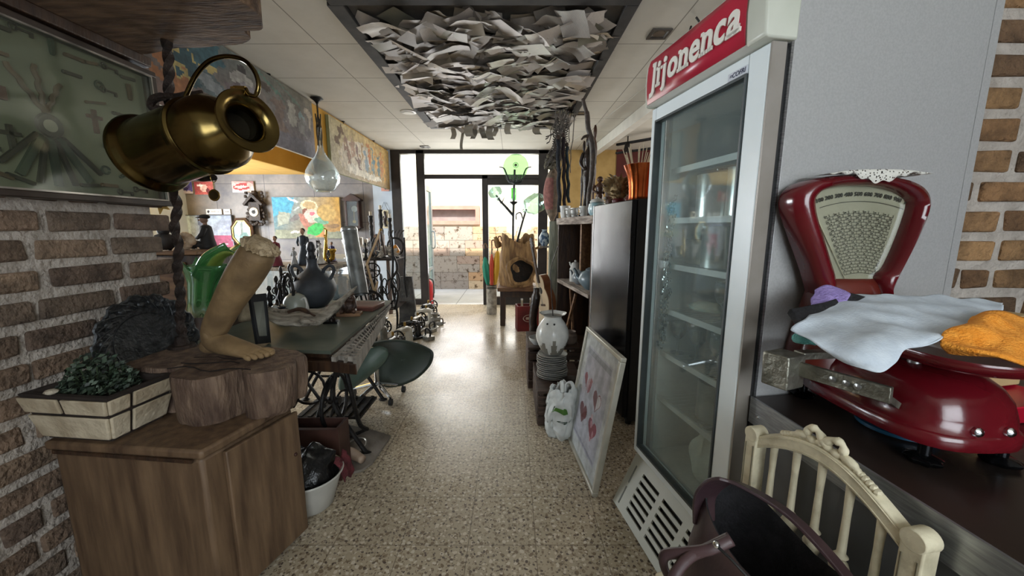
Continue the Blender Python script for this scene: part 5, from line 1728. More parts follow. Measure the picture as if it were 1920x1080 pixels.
def carved(name, label, foot, top_z, lean, girth, mat, head=True, arms=True):
    t = T(name, label, 'statue', foot)
    H_ = top_z - foot.z
    g = girth
    b = B(t)
    prof = [(0, .8), (.03, 1.0), (.05, .5), (.25, .45), (.42, .75), (.50, .95), (.56, .7), (.66, .9), (.74, 1.05), (.80, .75), (.835, .35), (.86, .35)]
    b.loft([lring((lean[0] * z, lean[1] * z, z * H_), (lean[0], lean[1], H_), g * r, g * r * .8, 14) for z, r in prof])
    b.ball((lean[0] * .91, lean[1] * .91 - .004, .915 * H_), (g * .6, g * .72, H_ * .075), 14)
    b.ball((lean[0] * .91, lean[1] * .91 - g * .65, .905 * H_), (g * .14, g * .25, H_ * .022), 8)
    if arms:
        for s_ in (-1, 1):
            b.tube(smooth_pts([(lean[0] * .78 + s_ * g * .85, lean[1] * .78, .78 * H_), (lean[0] * .66 + s_ * g * 1.25, lean[1] * .66, .66 * H_), (lean[0] * .56 + s_ * g * .5, -g * .8, .57 * H_)], 4), [g * .28, g * .25, g * .2], 8)
    b.build('body', mat, ang=180)
    B(t).box((-g * 1.2, -g * 1.2, -.001), (g * 1.2, g * 1.2, .02)).build('plinth', mat, bevel=.003)
    return t


f0 = on_sh(.50, .12, ZS2)
carved('carved_statue', 'tallest carved dark wooden figure on the top shelf, arm reaching to the driftwood', f0, P(1088, 252, y=f0.y).z, (.03, 0), .055, ebony)
f1 = on_sh(.40, .24, ZS2)
carved('carved_statue', 'slim brown carved figure standing just left of the tallest one', f1, P(1068, 232, y=f1.y).z, (0, 0), .030, brownc, arms=False)
f2 = on_sh(.62, .22, ZS2)
carved('carved_statue', 'brown carved figure between the tallest figure and the driftwood stick', f2, P(1092, 330, y=f2.y).z, (.0, 0), .05, brownc)
f3 = on_sh(.33, .14, ZS2)
carved('carved_statue', 'thin dark carved figure at the left of the group, close to the net', f3, P(1062, 262, y=f3.y).z, (.02, 0), .026, ebony, arms=False)
p0 = on_sh(.76, .08, ZS2)
t = T('driftwood_stick', 'tall twisted driftwood stick rising from the shelf toward the ceiling', 'stick', p0)
b = B(t, True)
yy = p0.y
b.tube(smooth_pts([p0 + Vector((0, 0, .01)), P(1104, 370, y=yy), P(1110, 330, y=yy), P(1112, 290, y=yy), P(1109, 262, y=yy), P(1103, 240, y=yy), P(1101, 215, y=yy), P(1096, 198, y=yy), P(1093, 185, y=yy)], 6), [.022] * 12 + [.026] * 14 + [.022] * 12 + [.016] * 11, 9)
b.tube(smooth_pts([P(1104, 255, y=yy), P(1096, 256, y=yy), P(1090, 262, y=yy)], 4), [.015, .012, .008], 7)
b.build('wood', M('dark_driftwood', '#2a201b', '#4d4038', .5, 0, 12, bump=.5), ang=180)
# mask-like carved head behind the stick
c = on_sh(.80, .28, ZS2)
t = T('carved_mask', 'dark carved mask with pale beaded edge behind the driftwood stick', 'mask', c)
b = B(t); b.ball((0, 0, .17), (.075, .05, .165), 16, nz=.15); b.ball((0, -.05, .16), (.018, .025, .05), 8); b.build('face', brownc, ang=180)
for k in range(11):
    a = math.radians(-30 + k * 24)
    B(t).ball((math.cos(a) * .08, -.02, .17 + math.sin(a) * .165), .014, 8).build('bead', pale_cer)

# hanging dark bundle of fabric dolls under the net
for i, (px, y0, y1, g, colr, lbl) in enumerate(((1046, 262, 398, .030, '#2a2d33', 'blue-grey rag doll hanging under the net, leftmost'), (1056, 258, 390, .026, '#2e2529', 'dark plum rag doll hanging under the net, in the middle'), (1063, 275, 380, .024, '#263239', 'dark teal rag doll hanging under the net, rightmost'))):
    yy = 4.08
    a, e = P(px, y0, y=yy), P(px + 3, y1, y=yy)
    t = T('rag_doll', lbl, 'doll', a, 0, 'rag dolls under the net')
    b = B(t, True)
    n_ = 9
    b.loft([lring(a.lerp(e, k / n_) + Vector((.008 * math.sin(k * 2 + i), 0, 0)), (0, 0, -1), g * (.6 + .5 * math.sin(k * .35 + .3) + .12 * math.sin(k * 2.3)), g * .7, 12) for k in range(n_ + 1)])
    b.build('dress', M('rag_%d' % i, colr, None, .95, 0, 20, bump=.6), ang=180)
    B(t, True).ball(a + Vector((0, -.0, .02)), (g * .8, g * .8, g), 12).build('head', M('rag_head', '#3b322e', '#544740', .9))

# pink gourd-like shape on the grey-green post
yy = 4.35
c0, c1_ = P(1036, 600, y=yy), P(1033, 420, y=yy)
t = T('timber_post', 'weathered grey-green timber post standing left of the shelf unit', 'post', (c0.x, yy, 0))
b = B(t)
zt_ = P(1033, 415, y=yy).z
b.loft([[Vector((x * (1 + .1 * noise.noise(Vector((x * 9, y * 9, z * 3)))), y, z)) for x, y in ((-.055, -.06), (.0, -.075), (.06, -.06), (.065, .02), (.06, .06), (-.05, .065), (-.06, 0))] for z in [k * zt_ / 10 for k in range(11)]])
b.build('timber', M('grey_green_timber', '#6d7264', '#a3a594', .85, 0, 9, bump=.5, stretch=(3, 3, .5)), ang=50)
c = P(1036, 360, y=yy)
t = T('painted_gourd', 'large pink and tan painted gourd standing on top of the timber post', 'gourd', (c.x - .0, yy, zt_))
gh = P(1036, 312, y=yy).z - zt_
b = B(t)
b.grid(lambda u, v: Vector((math.cos(u * 6.2832) * .105 * math.sin(math.pi * min(.999, max(.03, v))) ** .7, math.sin(u * 6.2832) * .10 * math.sin(math.pi * min(.999, max(.03, v))) ** .7, v * gh)), 24, 14, col=lambda u, v: lin('#a06a62') if .42 < u < .75 and .2 < v < .8 else lin('#8c7a68'))
b.build('body', tint_rough, ang=180)
b = B(t)
for k in range(18): b.ball((R.uniform(-.07, .07), R.uniform(-.06, .06), gh + R.uniform(-.02, .13)), (.04, .04, .035), 8, nz=.6)
b.build('moss_top', M('dry_moss', '#4d4a40', '#77715f', .95, 0, 30, bump=.8), ang=180)
c = P(1021, 440, y=4.4)
t = T('blue_patterned_vase', 'small blue and white patterned vase on a bracket beside the timber post', 'vase', (c.x, 4.4, c.z - .13))
B(t).lathe([(0, 0), (.035, 0), (.06, .05), (.065, .10), (.04, .15), (.025, .17), (.035, .19), (.03, .19), (0, .15)], n=22).build('body', M('blue_pattern', '#3d556e', '#a9b6bd', .3, 0, 26, contrast=(.48, .52)))
b = B(t); b.box((-.06, -.05, -.02), (.10, .05, 0)); b.build('bracket', wood_grey)

# --- guitar leaning by the log ---------------------------------------------------------------
yy = 4.10
t = T('guitar', 'brown acoustic guitar with pale front leaning against the timber post', 'guitar', P(1016, 590, y=yy))
ga, gb_ = P(1022, 588, y=yy), P(995, 440, y=yy + .1)
up = (gb_ - ga).normalized()
face = Vector((-.93, -.36, 0))
face = (face - up * face.dot(up)).normalized()
side = up.cross(face)
GM = Matrix((side, up, face)).transposed().to_4x4()
GM = GM @ Matrix.Scale(.88, 4)
GM.translation = ga
outl = []
for k in range(40):
    a = 2 * math.pi * k / 40
    yv = .25 - .25 * math.cos(a)
    wv = .175 * abs(math.sin(a)) ** .6 * (1 - .22 * math.exp(-((yv - .30) / .06) ** 2)) * (1 if yv < .3 else .78)
    outl.append((wv * (1 if math.sin(a) >= 0 else -1), yv))
b = B(t, True); b.prism(outl, GM @ Matrix.Translation((0, 0, -.10)), .096); b.build('body', M('guitar_brown', '#6d4026', '#8f5a38', .3, 0, 4), bevel=.004)
b = B(t, True); b.prism([(x * .985, .0035 + y * .985) for x, y in outl], GM @ Matrix.Translation((0, 0, -.003)), .005); b.build('soundboard', M('pale_soundboard', '#b9a588', '#d0bfa4', .4, 0, 4), bevel=.001)
b = B(t, True); b.X = GM; b.lathe([(0, .0025), (.045, .0025), (.045, .0035), (0, .0035)], (0, .30, 0), n=24); b.build('sound_hole', black_matte)
b = B(t, True); b.X = GM; b.box((-.025, .40, .0), (.025, .86, .02)); b.box((-.032, .86, -.004), (.032, .98, .014)); b.build('neck', wood_dark, bevel=.003)
b = B(t, True); b.X = GM; b.box((-.06, .10, .002), (.06, .125, .012)); b.build('bridge', wood_dark, bevel=.002)
for k in range(6):
    b = B(t, True); b.X = GM; xk = -.018 + .0072 * k; b.tube([(xk, .12, .013), (xk, .90, .022)], .0009, 4); b.build('string', steel)
for s_ in (-1, 1):
    for k in range(3):
        b = B(t, True); b.X = GM; b.cyl((s_ * .032, .88 + .035 * k, .004), (s_ * .05, .88 + .035 * k, .004), .006, n=8); b.build('tuning_peg', chrome)

# --- low bench with the hollow log ---------------------------------------------------------------
x0, x1 = P(933, 537, y=5.05).x, P(1012, 537, y=5.05).x
bz = P(960, 540, y=4.95).z
t = T('bench', 'low dark wooden bench carrying the hollow log', 'bench', ((x0 + x1) / 2, 5.2, 0))
hw = (x1 - x0) / 2
B(t).box((-hw, -.25, bz - .05), (hw, .25, bz)).build('seat', wood_mid, bevel=.006)
B(t).box((-hw + .04, -.22, bz - .13), (hw - .04, -.19, bz - .05)).build('apron', wood_dark)
for sx in (-1, 1):
    for sy in (-1, 1): B(t).box((sx * (hw - .07) - .035, sy * .19 - .035, 0), (sx * (hw - .07) + .035, sy * .19 + .035, bz - .05)).build('leg', wood_dark, bevel=.005)
lc = Vector((P(968, 500, y=5.15).x, 5.18, bz + .002))
t = T('hollow_log', 'upright hollow tree log with a round side opening on the bench', 'log', lc)
lh = P(965, 447, y=5.15).z - bz
logm = M('log_bark', '#6b4e30', '#a58254', .8, 0, 6, bump=.9, stretch=(4, 4, .8), bscale=20)
b = B(t)
n = 40
rings = []
for k in range(13):
    v = k / 12
    ring = []
    for i in range(n):
        a = 2 * math.pi * i / n
        r_ = (.215 + .05 * math.sin(v * 2.6) - .03 * v + .035 * math.sin(a * 3 + v * 2) + .02 * noise.noise(Vector((math.cos(a) * 3, math.sin(a) * 3, v * 4))))
        zz = v * lh + (v > .9) * .07 * math.sin(a * 2.0 + .6) + (v > .9) * .05 * noise.noise(Vector((math.cos(a) * 4, math.sin(a) * 4, 7)))
        ring.append(Vector((math.cos(a) * r_ * 1.0, math.sin(a) * r_ * .85, zz)))
    rings.append(ring)
rings.append([Vector((p.x * .8, p.y * .8, p.z - .02)) for p in rings[-1]])
rings.append([Vector((p.x * .7, p.y * .7, p.z * .55)) for p in rings[-2]])
b.loft(rings)
b.build('bark', logm, ang=60)
b = B(t)
hc = Vector((P(976, 508, y=4.98).x - lc.x, -.17, .222))
fnr = lambda a, z: 1 + .07 * math.sin(a * 3 + 1) + .05 * math.sin(a * 5)
b.lathe([(.205, -.06), (.205, .01), (.20, .06), (.195, .09), (.175, .10), (.145, .085)], hc, (.12, -1, .05), 36, fn=fnr, cap=False)
b.build('branch_collar', logm)
b = B(t); b.lathe([(.147, .085), (.142, .066), (.125, .058), (.05, .054), (0, .053)], hc, (.12, -1, .05), 36, fn=fnr, cap=False); b.build('hollow', M('log_hollow_shade', '#0d0805', '#1f150e', .9, 0, 10, bump=.8))  # shallow near-black dish: shade of a deep hollow put into colour
b = B(t)
b.tube(smooth_pts([(-.24, 0, lh * .82), (-.27, -.02, lh * .95), (-.29, -.02, lh * 1.03)], 4), [.05, .035, .025], 9)
for k in range(7): b.tube(smooth_pts([(.2, 0, lh * .75), (.3 + .03 * k, .02 * k, lh * (.78 + .03 * k)), (.36 + .02 * k, 0, lh * (.8 + .05 * k))], 3), .006, 5)
b.build('twig', logm, ang=180)

# --- green glass flower lamp standing in the log --------------------------------------------------
yy = 5.2
t = T('glass_flower_sculpture', 'iron and green bottle-glass flower sculpture growing out of the log', 'sculpture', (lc.x, yy, bz + lh * .5))
wrought = M('dark_wrought_iron', '#26282a', '#3f4244', .5, .5, 14)
b = B(t, True)
b.tube(smooth_pts([P(962, 470, y=yy), P(962, 420, y=yy), P(963, 380, y=yy), P(964, 345, y=yy), P(965, 318, y=yy)], 5), .015, 8); b.build('stem', wrought)
b = B(t, True); b.tube(smooth_pts([P(962, 404, y=yy), P(950, 390, y=yy), P(938, 377, y=yy), P(930, 366, y=yy)], 5), [.017, .015, .013], 8)
for s_ in (-1, 1): b.tube([P(941, 381, y=yy), P(941 + 5 * s_, 375 - 6 * s_, y=yy)], [.008, .002], 5)
b.build('branch', wrought)
b = B(t, True); b.tube(smooth_pts([P(967, 462, y=yy), P(973, 440, y=yy), P(980, 415, y=yy), P(987, 392, y=yy)], 5), [.015, .014, .012], 8)
b.tube(smooth_pts([P(968, 412, y=yy), P(968, 402, y=yy), P(976, 399, y=yy), P(980, 410, y=yy)], 5), .008, 6)
b.build('branch', wrought)
dc = P(967, 313, y=yy)
gdisc = glass('pale_green_glass', (.60, .84, .60), .12, .05, .04, '#c3d6b0')
gbot = glass('sea_green_glass', (.74, .92, .85), .14, .05, .05, '#c6ded4')
gbri = glass('bright_green_glass', (.30, .85, .25), .14, .05)
b = B(t, True); b.lathe([(.0, -.01), (.10, -.012), (.165, -.004), (.172, .004), (.165, .012), (.10, .006), (0, .004)], dc, (-.12, -1, .1), 40); b.build('glass_disc', gdisc)
b = B(t, True); b.lathe([(0, .0), (.018, 0), (.02, .01), (0, .012)], dc + Vector((0, -.012, .02)), (0, -1, 0), 16); b.lathe([(.03, .012), (.036, .016), (.03, .02)], dc + Vector((0, -.012, .02)), (0, -1, 0), 20, cap=False); b.build('disc_boss', M('green_boss', '#4a6a3a', '#688a52', .2))
for s_ in (-1, 1):
    b = B(t, True); b.tube(smooth_pts([P(965, 342, y=yy), P(966 + s_ * 11, 341, y=yy), P(966 + s_ * 15, 330, y=yy), P(966 + s_ * 21, 316, y=yy), P(966 + s_ * 30, 313, y=yy)], 5), [.013, .012, .010, .007], 7); b.build('petal_bracket', wrought)
for k in range(7):
    b = B(t, True); b.tube(smooth_pts([P(965, 345, y=yy), P(950 + 5 * k, 336, y=yy - .05), P(948 + 5.6 * k, 328, y=yy - .07)], 4), .005, 5); b.build('cage_wire', wrought)
b = B(t, True); p_ = P(963, 376, y=yy); b.lathe([(0, 0), (.035, 0), (.036, .16), (.03, .165), (0, .165)], p_, n=20); b.build('green_bottle', gbri)
b = B(t, True); b.lathe([(.012, 0), (.05, .03), (.055, .045), (.01, .05)], p_ - Vector((0, 0, .06)), n=16); b.build('bottle_holder', wrought)


def demijohn(c, ax, r, ln):
    b = B(t, True)
    sq = lambda a, z: 1 / max(abs(math.cos(a)), abs(math.sin(a))) ** .55
    b.lathe([(.022, -.06), (.025, -.03), (r * .55, .0), (r * .85, ln * .2), (r * .9, ln * .5), (r * .88, ln * .85), (r * .7, ln), (0, ln)], c, ax, 32, fn=sq)
    b.build('glass_bloom', gbot)


demijohn(P(932, 368, y=yy), (-.35, -.5, .75), .085, .12)
demijohn(P(988, 392, y=yy), (.75, -.45, .45), .135, .26)

# --- umbrella stand -----------------------------------------------------------------------------
uc = P(922, 588, z=0)
t = T('umbrella_stand', 'tall cylindrical pale umbrella stand beside the doorway', 'umbrella stand', (uc.x, uc.y, 0))
UH = .46
B(t).lathe([(0, 0), (.078, 0), (.08, .006), (.08, UH), (.072, UH), (.072, .02), (0, .02)], n=30).build('cylinder', M('stone_cylinder', '#6f685c', '#b5aea0', .7, 0, 14, bump=.3))
for z in (UH - .012, UH - .04, UH - .06): B(t).lathe([(.0805, z), (.084, z + .004), (.084, z + .010), (.0805, z + .014)], n=30, cap=False).build('ring', black_matte)
for i, (colr, dx, dy, lx, lbl) in enumerate((('#1f8a72', -.03, .02, -.07, 'green umbrella in the stand, leftmost'), ('#b5402c', .0, -.02, .01, 'red umbrella in the stand, middle'), ('#c29a2c', .03, 0, .07, 'yellow umbrella in the stand, rightmost'))):
    p0 = Vector((uc.x + dx * .8, uc.y + dy, .05))
    p1 = Vector((uc.x + dx + lx, uc.y + dy + .01, .93 + .05 * i))
    t = T('umbrella', lbl, 'umbrella', (p0.x, p0.y, .03), 0, 'umbrellas in the stand')
    d = (p1 - p0)
    L_ = d.length
    k = .03 if i == 1 else .048
    b = B(t, True); b.lathe([(.006, 0), (.012, .05), (.02, .4), (k, L_ * .62), (k * 1.05, L_ * .78), (k * .5, L_ * .92), (.008, L_ * .95)], p0, d, 24, fn=lambda a, z: 1 + .18 * math.sin(a * 6 + z * 5)); b.build('canopy', M('umbrella_%d' % i, colr, None, .7, 0, 10))
    b = B(t, True); b.cyl(p0 + d * .94, p0 + d * 1.1, .008, n=8); b.build('shaft', black_matte)
    b = B(t, True); b.tube(smooth_pts([p0 + d * 1.09, p0 + d * 1.14 + Vector((.0, 0, .02)), p0 + d * 1.15 + Vector((.035, 0, .02)), p0 + d * 1.10 + Vector((.05, 0, 0))], 4), .010, 8); b.build('handle', wood_mid)

# --- red crate with bottles -----------------------------------------------------------------------
c = P(982, 606, z=0)
t = T('red_crate', 'red crate with pale oval emblem under the front of the bench', 'crate', (c.x + .03, 4.80, 0), math.radians(8))
redc = M('crate_red', '#5a1517', '#78201f', .5, 0, 6)
hx, hy, hz = .14, .10, .33
b = B(t)
for a, e in (((-hx, -hy, 0), (hx, -hy + .015, hz)), ((-hx, hy - .015, 0), (hx, hy, hz)), ((-hx, -hy + .015, 0), (-hx + .015, hy - .015, hz)), ((hx - .015, -hy + .015, 0), (hx, hy - .015, hz)), ((-hx + .015, -hy + .015, 0), (hx - .015, hy - .015, .015))): b.box(a, e)
b.build('box', redc)
b = B(t); b.X = Matrix.Translation((.02, -hy - .002, .17)) @ Matrix.Scale(.55, 4, (0, 0, 1)); b.tube([(.085 * math.cos(k * .2618), 0, .085 * math.sin(k * .2618)) for k in range(24)], .006, 5, loop=True); b.X = None; b.box((-.03, -hy - .004, .155), (.07, -hy, .185)); b.build('oval_emblem', M('emblem_pale', '#b09a8a', '#c4b0a0', .6))
for i, (x, y, lbl) in enumerate(((-.07, -.02, 'pale bottle standing in the red crate, left one'), (.05, .0, 'pale bottle standing in the red crate, right one'))):
    w_ = Matrix.Rotation(math.radians(8), 4, 'Z') @ Vector((x, y, 0))
    tb = T('bottle', lbl, 'bottle', (c.x + .03 + w_.x, 4.80 + w_.y, .017), 0, 'bottles in the red crate')
    B(tb).lathe([(0, 0), (.034, 0), (.035, .2), (.03, .25), (.014, .31), (.013, .38), (0, .38)], n=18).build('body', M('pale_bottle', '#9a8f7a', '#bdb29a', .2))
    B(tb).cyl((0, 0, .38), (0, 0, .40), .015, n=12).build('cap', white_enamel)

# dark pole in front of the bench
c = P(1001, 640, y=3.5)
t = T('dark_pole', 'dark knobbly wooden pole standing before the bench beside the crates', 'pole', (c.x, 3.5, 0))
zt_ = P(1001, 540, y=3.5).z
b = B(t); b.tube(smooth_pts([(0, 0, .0), (.01, 0, zt_ * .3), (-.012, 0, zt_ * .6), (.012, 0, zt_ * .85), (.02, 0, zt_)], 4), [.05, .045, .04, .045, .03], 10); b.build('pole', ebony, ang=180)

# --- wooden crates with crockery --------------------------------------------------------------------
def crate(label, x0, y0, x1, y1, h, slats=3):
    t = T('wooden_crate', label, 'crate', ((x0 + x1) / 2, (y0 + y1) / 2, 0))
    hx, hy = (x1 - x0) / 2, (y1 - y0) / 2
    B(t).box((-hx, -hy, h - .02), (hx, hy, h)).build('top_board', M('crate_wood_dark', '#2f211a', '#4a372b', .7, 0, 6, bump=.4, stretch=(1, 6, 6)), bevel=.004)
    sh = (h - .03) / slats
    for k in range(slats):
        z0 = .005 + sh * k
        B(t).box((-hx + .004, -hy, z0), (hx - .004, -hy + .015, z0 + sh * .82)).build('slat', MATS['crate_wood_dark'], bevel=.003)
        B(t).box((-hx, -hy + .016, z0), (-hx + .015, hy - .004, z0 + sh * .82)).build('slat', MATS['crate_wood_dark'], bevel=.003)
    for sx in (-1, 1):
        for sy in (-1, 1): B(t).box((sx * (hx - .03) - .012, sy * (hy - .03) - .012, 0), (sx * (hx - .03) + .012, sy * (hy - .03) + .012, h - .02)).build('corner_post', MATS['crate_wood_dark'])


crate('low dark wooden crate under the stack of plates', .17, 2.34, .50, 2.90, .25)
crate('taller dark wooden crate behind the stack of plates', .13, 2.93, .56, 3.42, .36, 4)
PC = (.292, 2.60)
pl0 = None
plate_m = M('stoneware_plate', '#6f706c', '#a3a29c', .4, 0, 9)
rim_names = ['lowest', 'second', 'third', 'fourth', 'fifth', 'sixth', 'seventh', 'eighth', 'ninth', 'tenth', 'eleventh', 'twelfth']
for k in range(12):
    z = .252 + .0145 * k
    lbl = 'stoneware plate, %s from the bottom of the stack under the white vase' % rim_names[k] if k < 11 else 'stoneware plate topmost of the stack, directly under the white vase'
    if pl0 is None:
        pl0 = T('plate', lbl, 'plate', (*PC, z), 0, 'stacked stoneware plates')
        B(pl0).lathe([(0, 0), (.06, 0), (.065, .003), (.10, .010), (.112, .0125), (.110, .015), (.065, .007), (0, .006)], n=40).build('dish', plate_m)
    else:
        dup(pl0, (PC[0] + R.uniform(-.006, .006), PC[1] + R.uniform(-.006, .006), z), k, lbl, scale=(1 - .004 * k, 1 - .004 * k, 1))
# big white vase with dripping glaze
t = T('drip_glaze_vase', 'white bulbous vase with dripping glaze and flared neck on stacked plates', 'vase', (*PC, .432))
dr_m = tint_gloss
prof = [(0, 0), (.06, 0), (.075, .01), (.105, .07), (.118, .12), (.112, .17), (.088, .22), (.066, .25), (.062, .265), (.08, .285), (.098, .292)]
pz = [q[1] for q in prof]
b = B(t)
n = 64
sm_r = smooth_num([q[0] for q in prof], 4)
sm_z = smooth_num([q[1] for q in prof], 4)


def vcol(a, z):
    e = .055 + .045 * math.sin(a * 7) + .03 * math.sin(a * 11 + 1)
    return lin('#cfd0cb') if z > e else lin('#7d7a70')


for i in range(len(sm_r) - 1):
    for k in range(n):
        a0, a1 = 2 * math.pi * k / n, 2 * math.pi * (k + 1) / n
        wv = lambda a, z: 1 + (.05 * math.sin(a * 5) if z > .28 else 0) + .012 * math.sin(a * 7) * (z < .2)
        q = [(a0, i), (a1, i), (a1, i + 1), (a0, i + 1)]
        b.add([(math.cos(a) * sm_r[j] * wv(a, sm_z[j]), math.sin(a) * sm_r[j] * wv(a, sm_z[j]), sm_z[j]) for a, j in q], [(0, 1, 2, 3)], vcol(a0, sm_z[i]))
b.lathe([(.094, .291), (.06, .268), (.058, .25), (.08, .2), (0, .1)], n=32, cap=False, col=lin('#8f8d86'))
b.build('body', tint_gloss, ang=80)
for a in (-2.15, -1.55): B(t).ball((math.cos(a) * .082, math.sin(a) * .082, .228), .008, 8).build('rivet_spot', black_matte)
p0 = Vector((*PC, .70))
t = T('twig', 'thin dark twig standing in the white drip-glazed vase', 'twig', (PC[0], PC[1], .56))
b = B(t, True); b.tube(smooth_pts([Vector((PC[0], PC[1], .57)), p0, P(1033, 530, y=2.62), P(1034, 500, y=2.64), P(1046, 462, y=2.66)], 5), [.004] * 10 + [.003] * 11, 6); b.build('stem', ebony)
# bowls and small pots around
def bowl(label, c, r, h, mat, group=None):
    t = T('bowl', label, 'bowl', c, 0, group)
    B(t).lathe([(0, 0), (r * .5, 0), (r * .55, h * .08), (r * .9, h * .6), (r, h), (r * .94, h), (r * .8, h * .55), (r * .4, h * .15), (0, h * .12)], n=28).build('dish', mat)


bowl('pale bowl at the left edge of the taller crate beside the plates', (.215, 3.02, .361), .075, .06, pale_cer)
bowl('dark bowl standing behind the plates on the taller crate', (.40, 3.05, .361), .09, .07, M('dark_bowl', '#26211e', '#40372f', .4))
c = P(1090, 668, y=2.98)
t = T('clay_jar', 'small brown clay jar on the taller crate right of the white vase', 'jar', (.49, 3.06, .361))
B(t).lathe([(0, 0), (.05, 0), (.062, .03), (.062, .07), (.045, .085), (.05, .10), (.043, .10), (.03, .02), (0, .01)], n=24).build('body', M('brown_clay', '#54463c', '#75655a', .6, 0, 12))
bowl('dark shallow dish on the low crate front right of the plates', (.42, 2.44, .252), .07, .04, MATS['dark_bowl'])

# --- supermarket carrier bag ---------------------------------------------------------------------------
t = T('plastic_bag', 'crumpled white plastic carrier bag with green print behind the hearts poster', 'bag', (.335, 2.245, 0))
b = B(t)


def bagpt(u, v):
    a = u * 6.2832
    r_ = .085 + .02 * math.sin(v * 3.1) - .02 * v
    cx_, cy_ = math.cos(a), math.sin(a)
    p = Vector((cx_ * r_ * 1.15, cy_ * r_ * .85 , v * .33))
    w_ = noise.noise_vector(Vector((cx_ * 2.4, cy_ * 2.4, v * 3.5))) * .030 + noise.noise_vector(Vector((cx_ * 6, cy_ * 6, v * 9))) * .012
    p += Vector((w_.x, w_.y, w_.z if 0 < v < 1 else w_.z * (v > .5) * 1.5))
    if v == 0: p.z = .002
    return p


def bagcol(u, v):
    return lin('#d5d9d6')


b.grid(bagpt, 64, 36, col=bagcol)
b.build('sack', tint, solid=.002, ang=70)
b = B(t)
for ang0 in (-.9, .4):
    b.tube(smooth_pts([(math.cos(ang0 - 2) * .06, math.sin(ang0 - 2) * .05, .31), (math.cos(ang0 - 2) * .03, math.sin(ang0 - 2) * .05 - .02, .375), (math.cos(ang0 - 1.2) * .05, math.sin(ang0 - 1.2) * .06, .37), (math.cos(ang0 - 1) * .07, math.sin(ang0 - 1) * .06, .31)], 5), .012, 8, flat=.3)
b.build('bag_handle', M('bag_plastic', '#d5d9d6', None, .4), ang=180)


def on_bag(u0, v0, du, dv):
    """place flat artwork onto the bag front: x,y -> point just outside its skin"""
    def f(x, y):
        u, v = u0 + x * du, v0 + y * dv
        p = bagpt(u, v)
        c_ = Vector((0, 0, p.z))
        return p + (p - c_).normalized() * .004
    return f


fb = on_bag(.60, .52, .16, .2)
b = B(t); b.grid(lambda u, v: fb(.15 + .8 * u, .12 + .34 * v + .12 * math.sin(u * 2.6)), 14, 5); b.build('green_leaf_print', M('leaf_green', '#3f6b2a', '#5a8438', .5))
m_txt = M('print_dark_green', '#26402a', None, .5)


def text_on(fn, nm, s, size, x0, y0, spacing=1):
    o = text(t, nm, s, m_txt, Matrix(), size, ext=0, offset=.006, align='LEFT')
    for v in o.data.vertices:
        v.co = fn(x0 + v.co.x, y0 + v.co.y)


text_on(on_bag(.60, .52, .16, .2), 'print_upper', '10', .34, .02, .60)
text_on(on_bag(.545, .36, .25, .2), 'print_lower', 'Lu', .36, .05, .0)
text_on(on_bag(.545, .36, .25, .2), 'print_lower', 'Gr', .36, .55, .0)

# --- fire extinguisher outside the door ---------------------------------------------------------------
c = P(806, 574, y=6.56)
t = T('fire_extinguisher', 'red fire extinguisher standing just outside the left door post', 'fire extinguisher', (c.x - .005, 6.56, -.02))
B(t).lathe([(0, 0), (.066, 0), (.07, .01), (.07, .36), (.05, .41), (.025, .43), (.02, .45), (0, .45)], n=24).build('cylinder', M('signal_red', '#a8161c', '#b81e22', .3))
B(t).box((-.02, -.05, .45), (.02, .03, .47)).build('valve', black_matte)
B(t).bar((0, -.06, .485), (0, .05, .50), .015, .012).build('lever', black_matte)
B(t).tube(smooth_pts([(.02, -.02, .46), (.085, -.02, .42), (.09, -.02, .25), (.08, -.02, .12)], 4), .010, 8).build('hose', black_matte)
# ------------------------------------------------------------------ fridge, poster, counter, scale, chair, bag
R = random.Random(77)
FO = Vector((.622, 1.64, 0))
fd_ = Vector((.168, -.986, 0)).normalized()
FZ = math.atan2(fd_.y, fd_.x)
FW, FD = .583, .70


def on_f(x, y, z):
    v = Matrix.Rotation(FZ, 4, 'Z') @ Vector((x, y, 0))
    return Vector((FO.x + v.x, FO.y + v.y, z))


grey_panel = M('fridge_side_grey', '#a9a9a8', '#b2b2b1', .42, .25, 160, bump=.04, bscale=300)
white_fr = M('white_door_frame', '#dfe8ea', '#e6eef0', .3, 0, 6)
inner_w = M('fridge_liner', '#c2c8c6', '#d0d5d2', .5, 0, 4)
cream_p = M('cream_plastic', '#b9bcae', '#c9cbbf', .4, 0, 4)
t = T('display_fridge', 'tall glass-door display fridge with red sign and grey side panel', 'refrigerator', FO, FZ)
b = B(t)
b.box((0, FD - .03, .06), (FW, FD, 1.97))
b.box((0, .02, .06), (.03, FD - .03, 1.97))
b.box((.03, .02, 1.80), (FW - .03, FD - .03, 1.97))
b.box((.03, .02, .06), (FW - .03, FD - .03, .285))
b.build('cabinet', MATS['fridge_side_grey'])
B(t).box((FW - .03, .02, .0), (FW, FD - .03, 1.985)).build('side_panel', grey_panel, bevel=.003)
B(t).box((FW - .028, .012, .0), (FW + .002, .02, 1.985)).build('edge_strip', steel)
b = B(t)
b.box((.031, .60, .30), (FW - .031, .62, 1.79)); b.box((.031, .03, .30), (.036, .60, 1.79)); b.box((FW - .036, .03, .30), (FW - .031, .60, 1.79)); b.box((.036, .03, .286), (FW - .036, .60, .30)); b.box((.036, .03, 1.785), (FW - .036, .60, 1.799))
b.build('liner', inner_w)
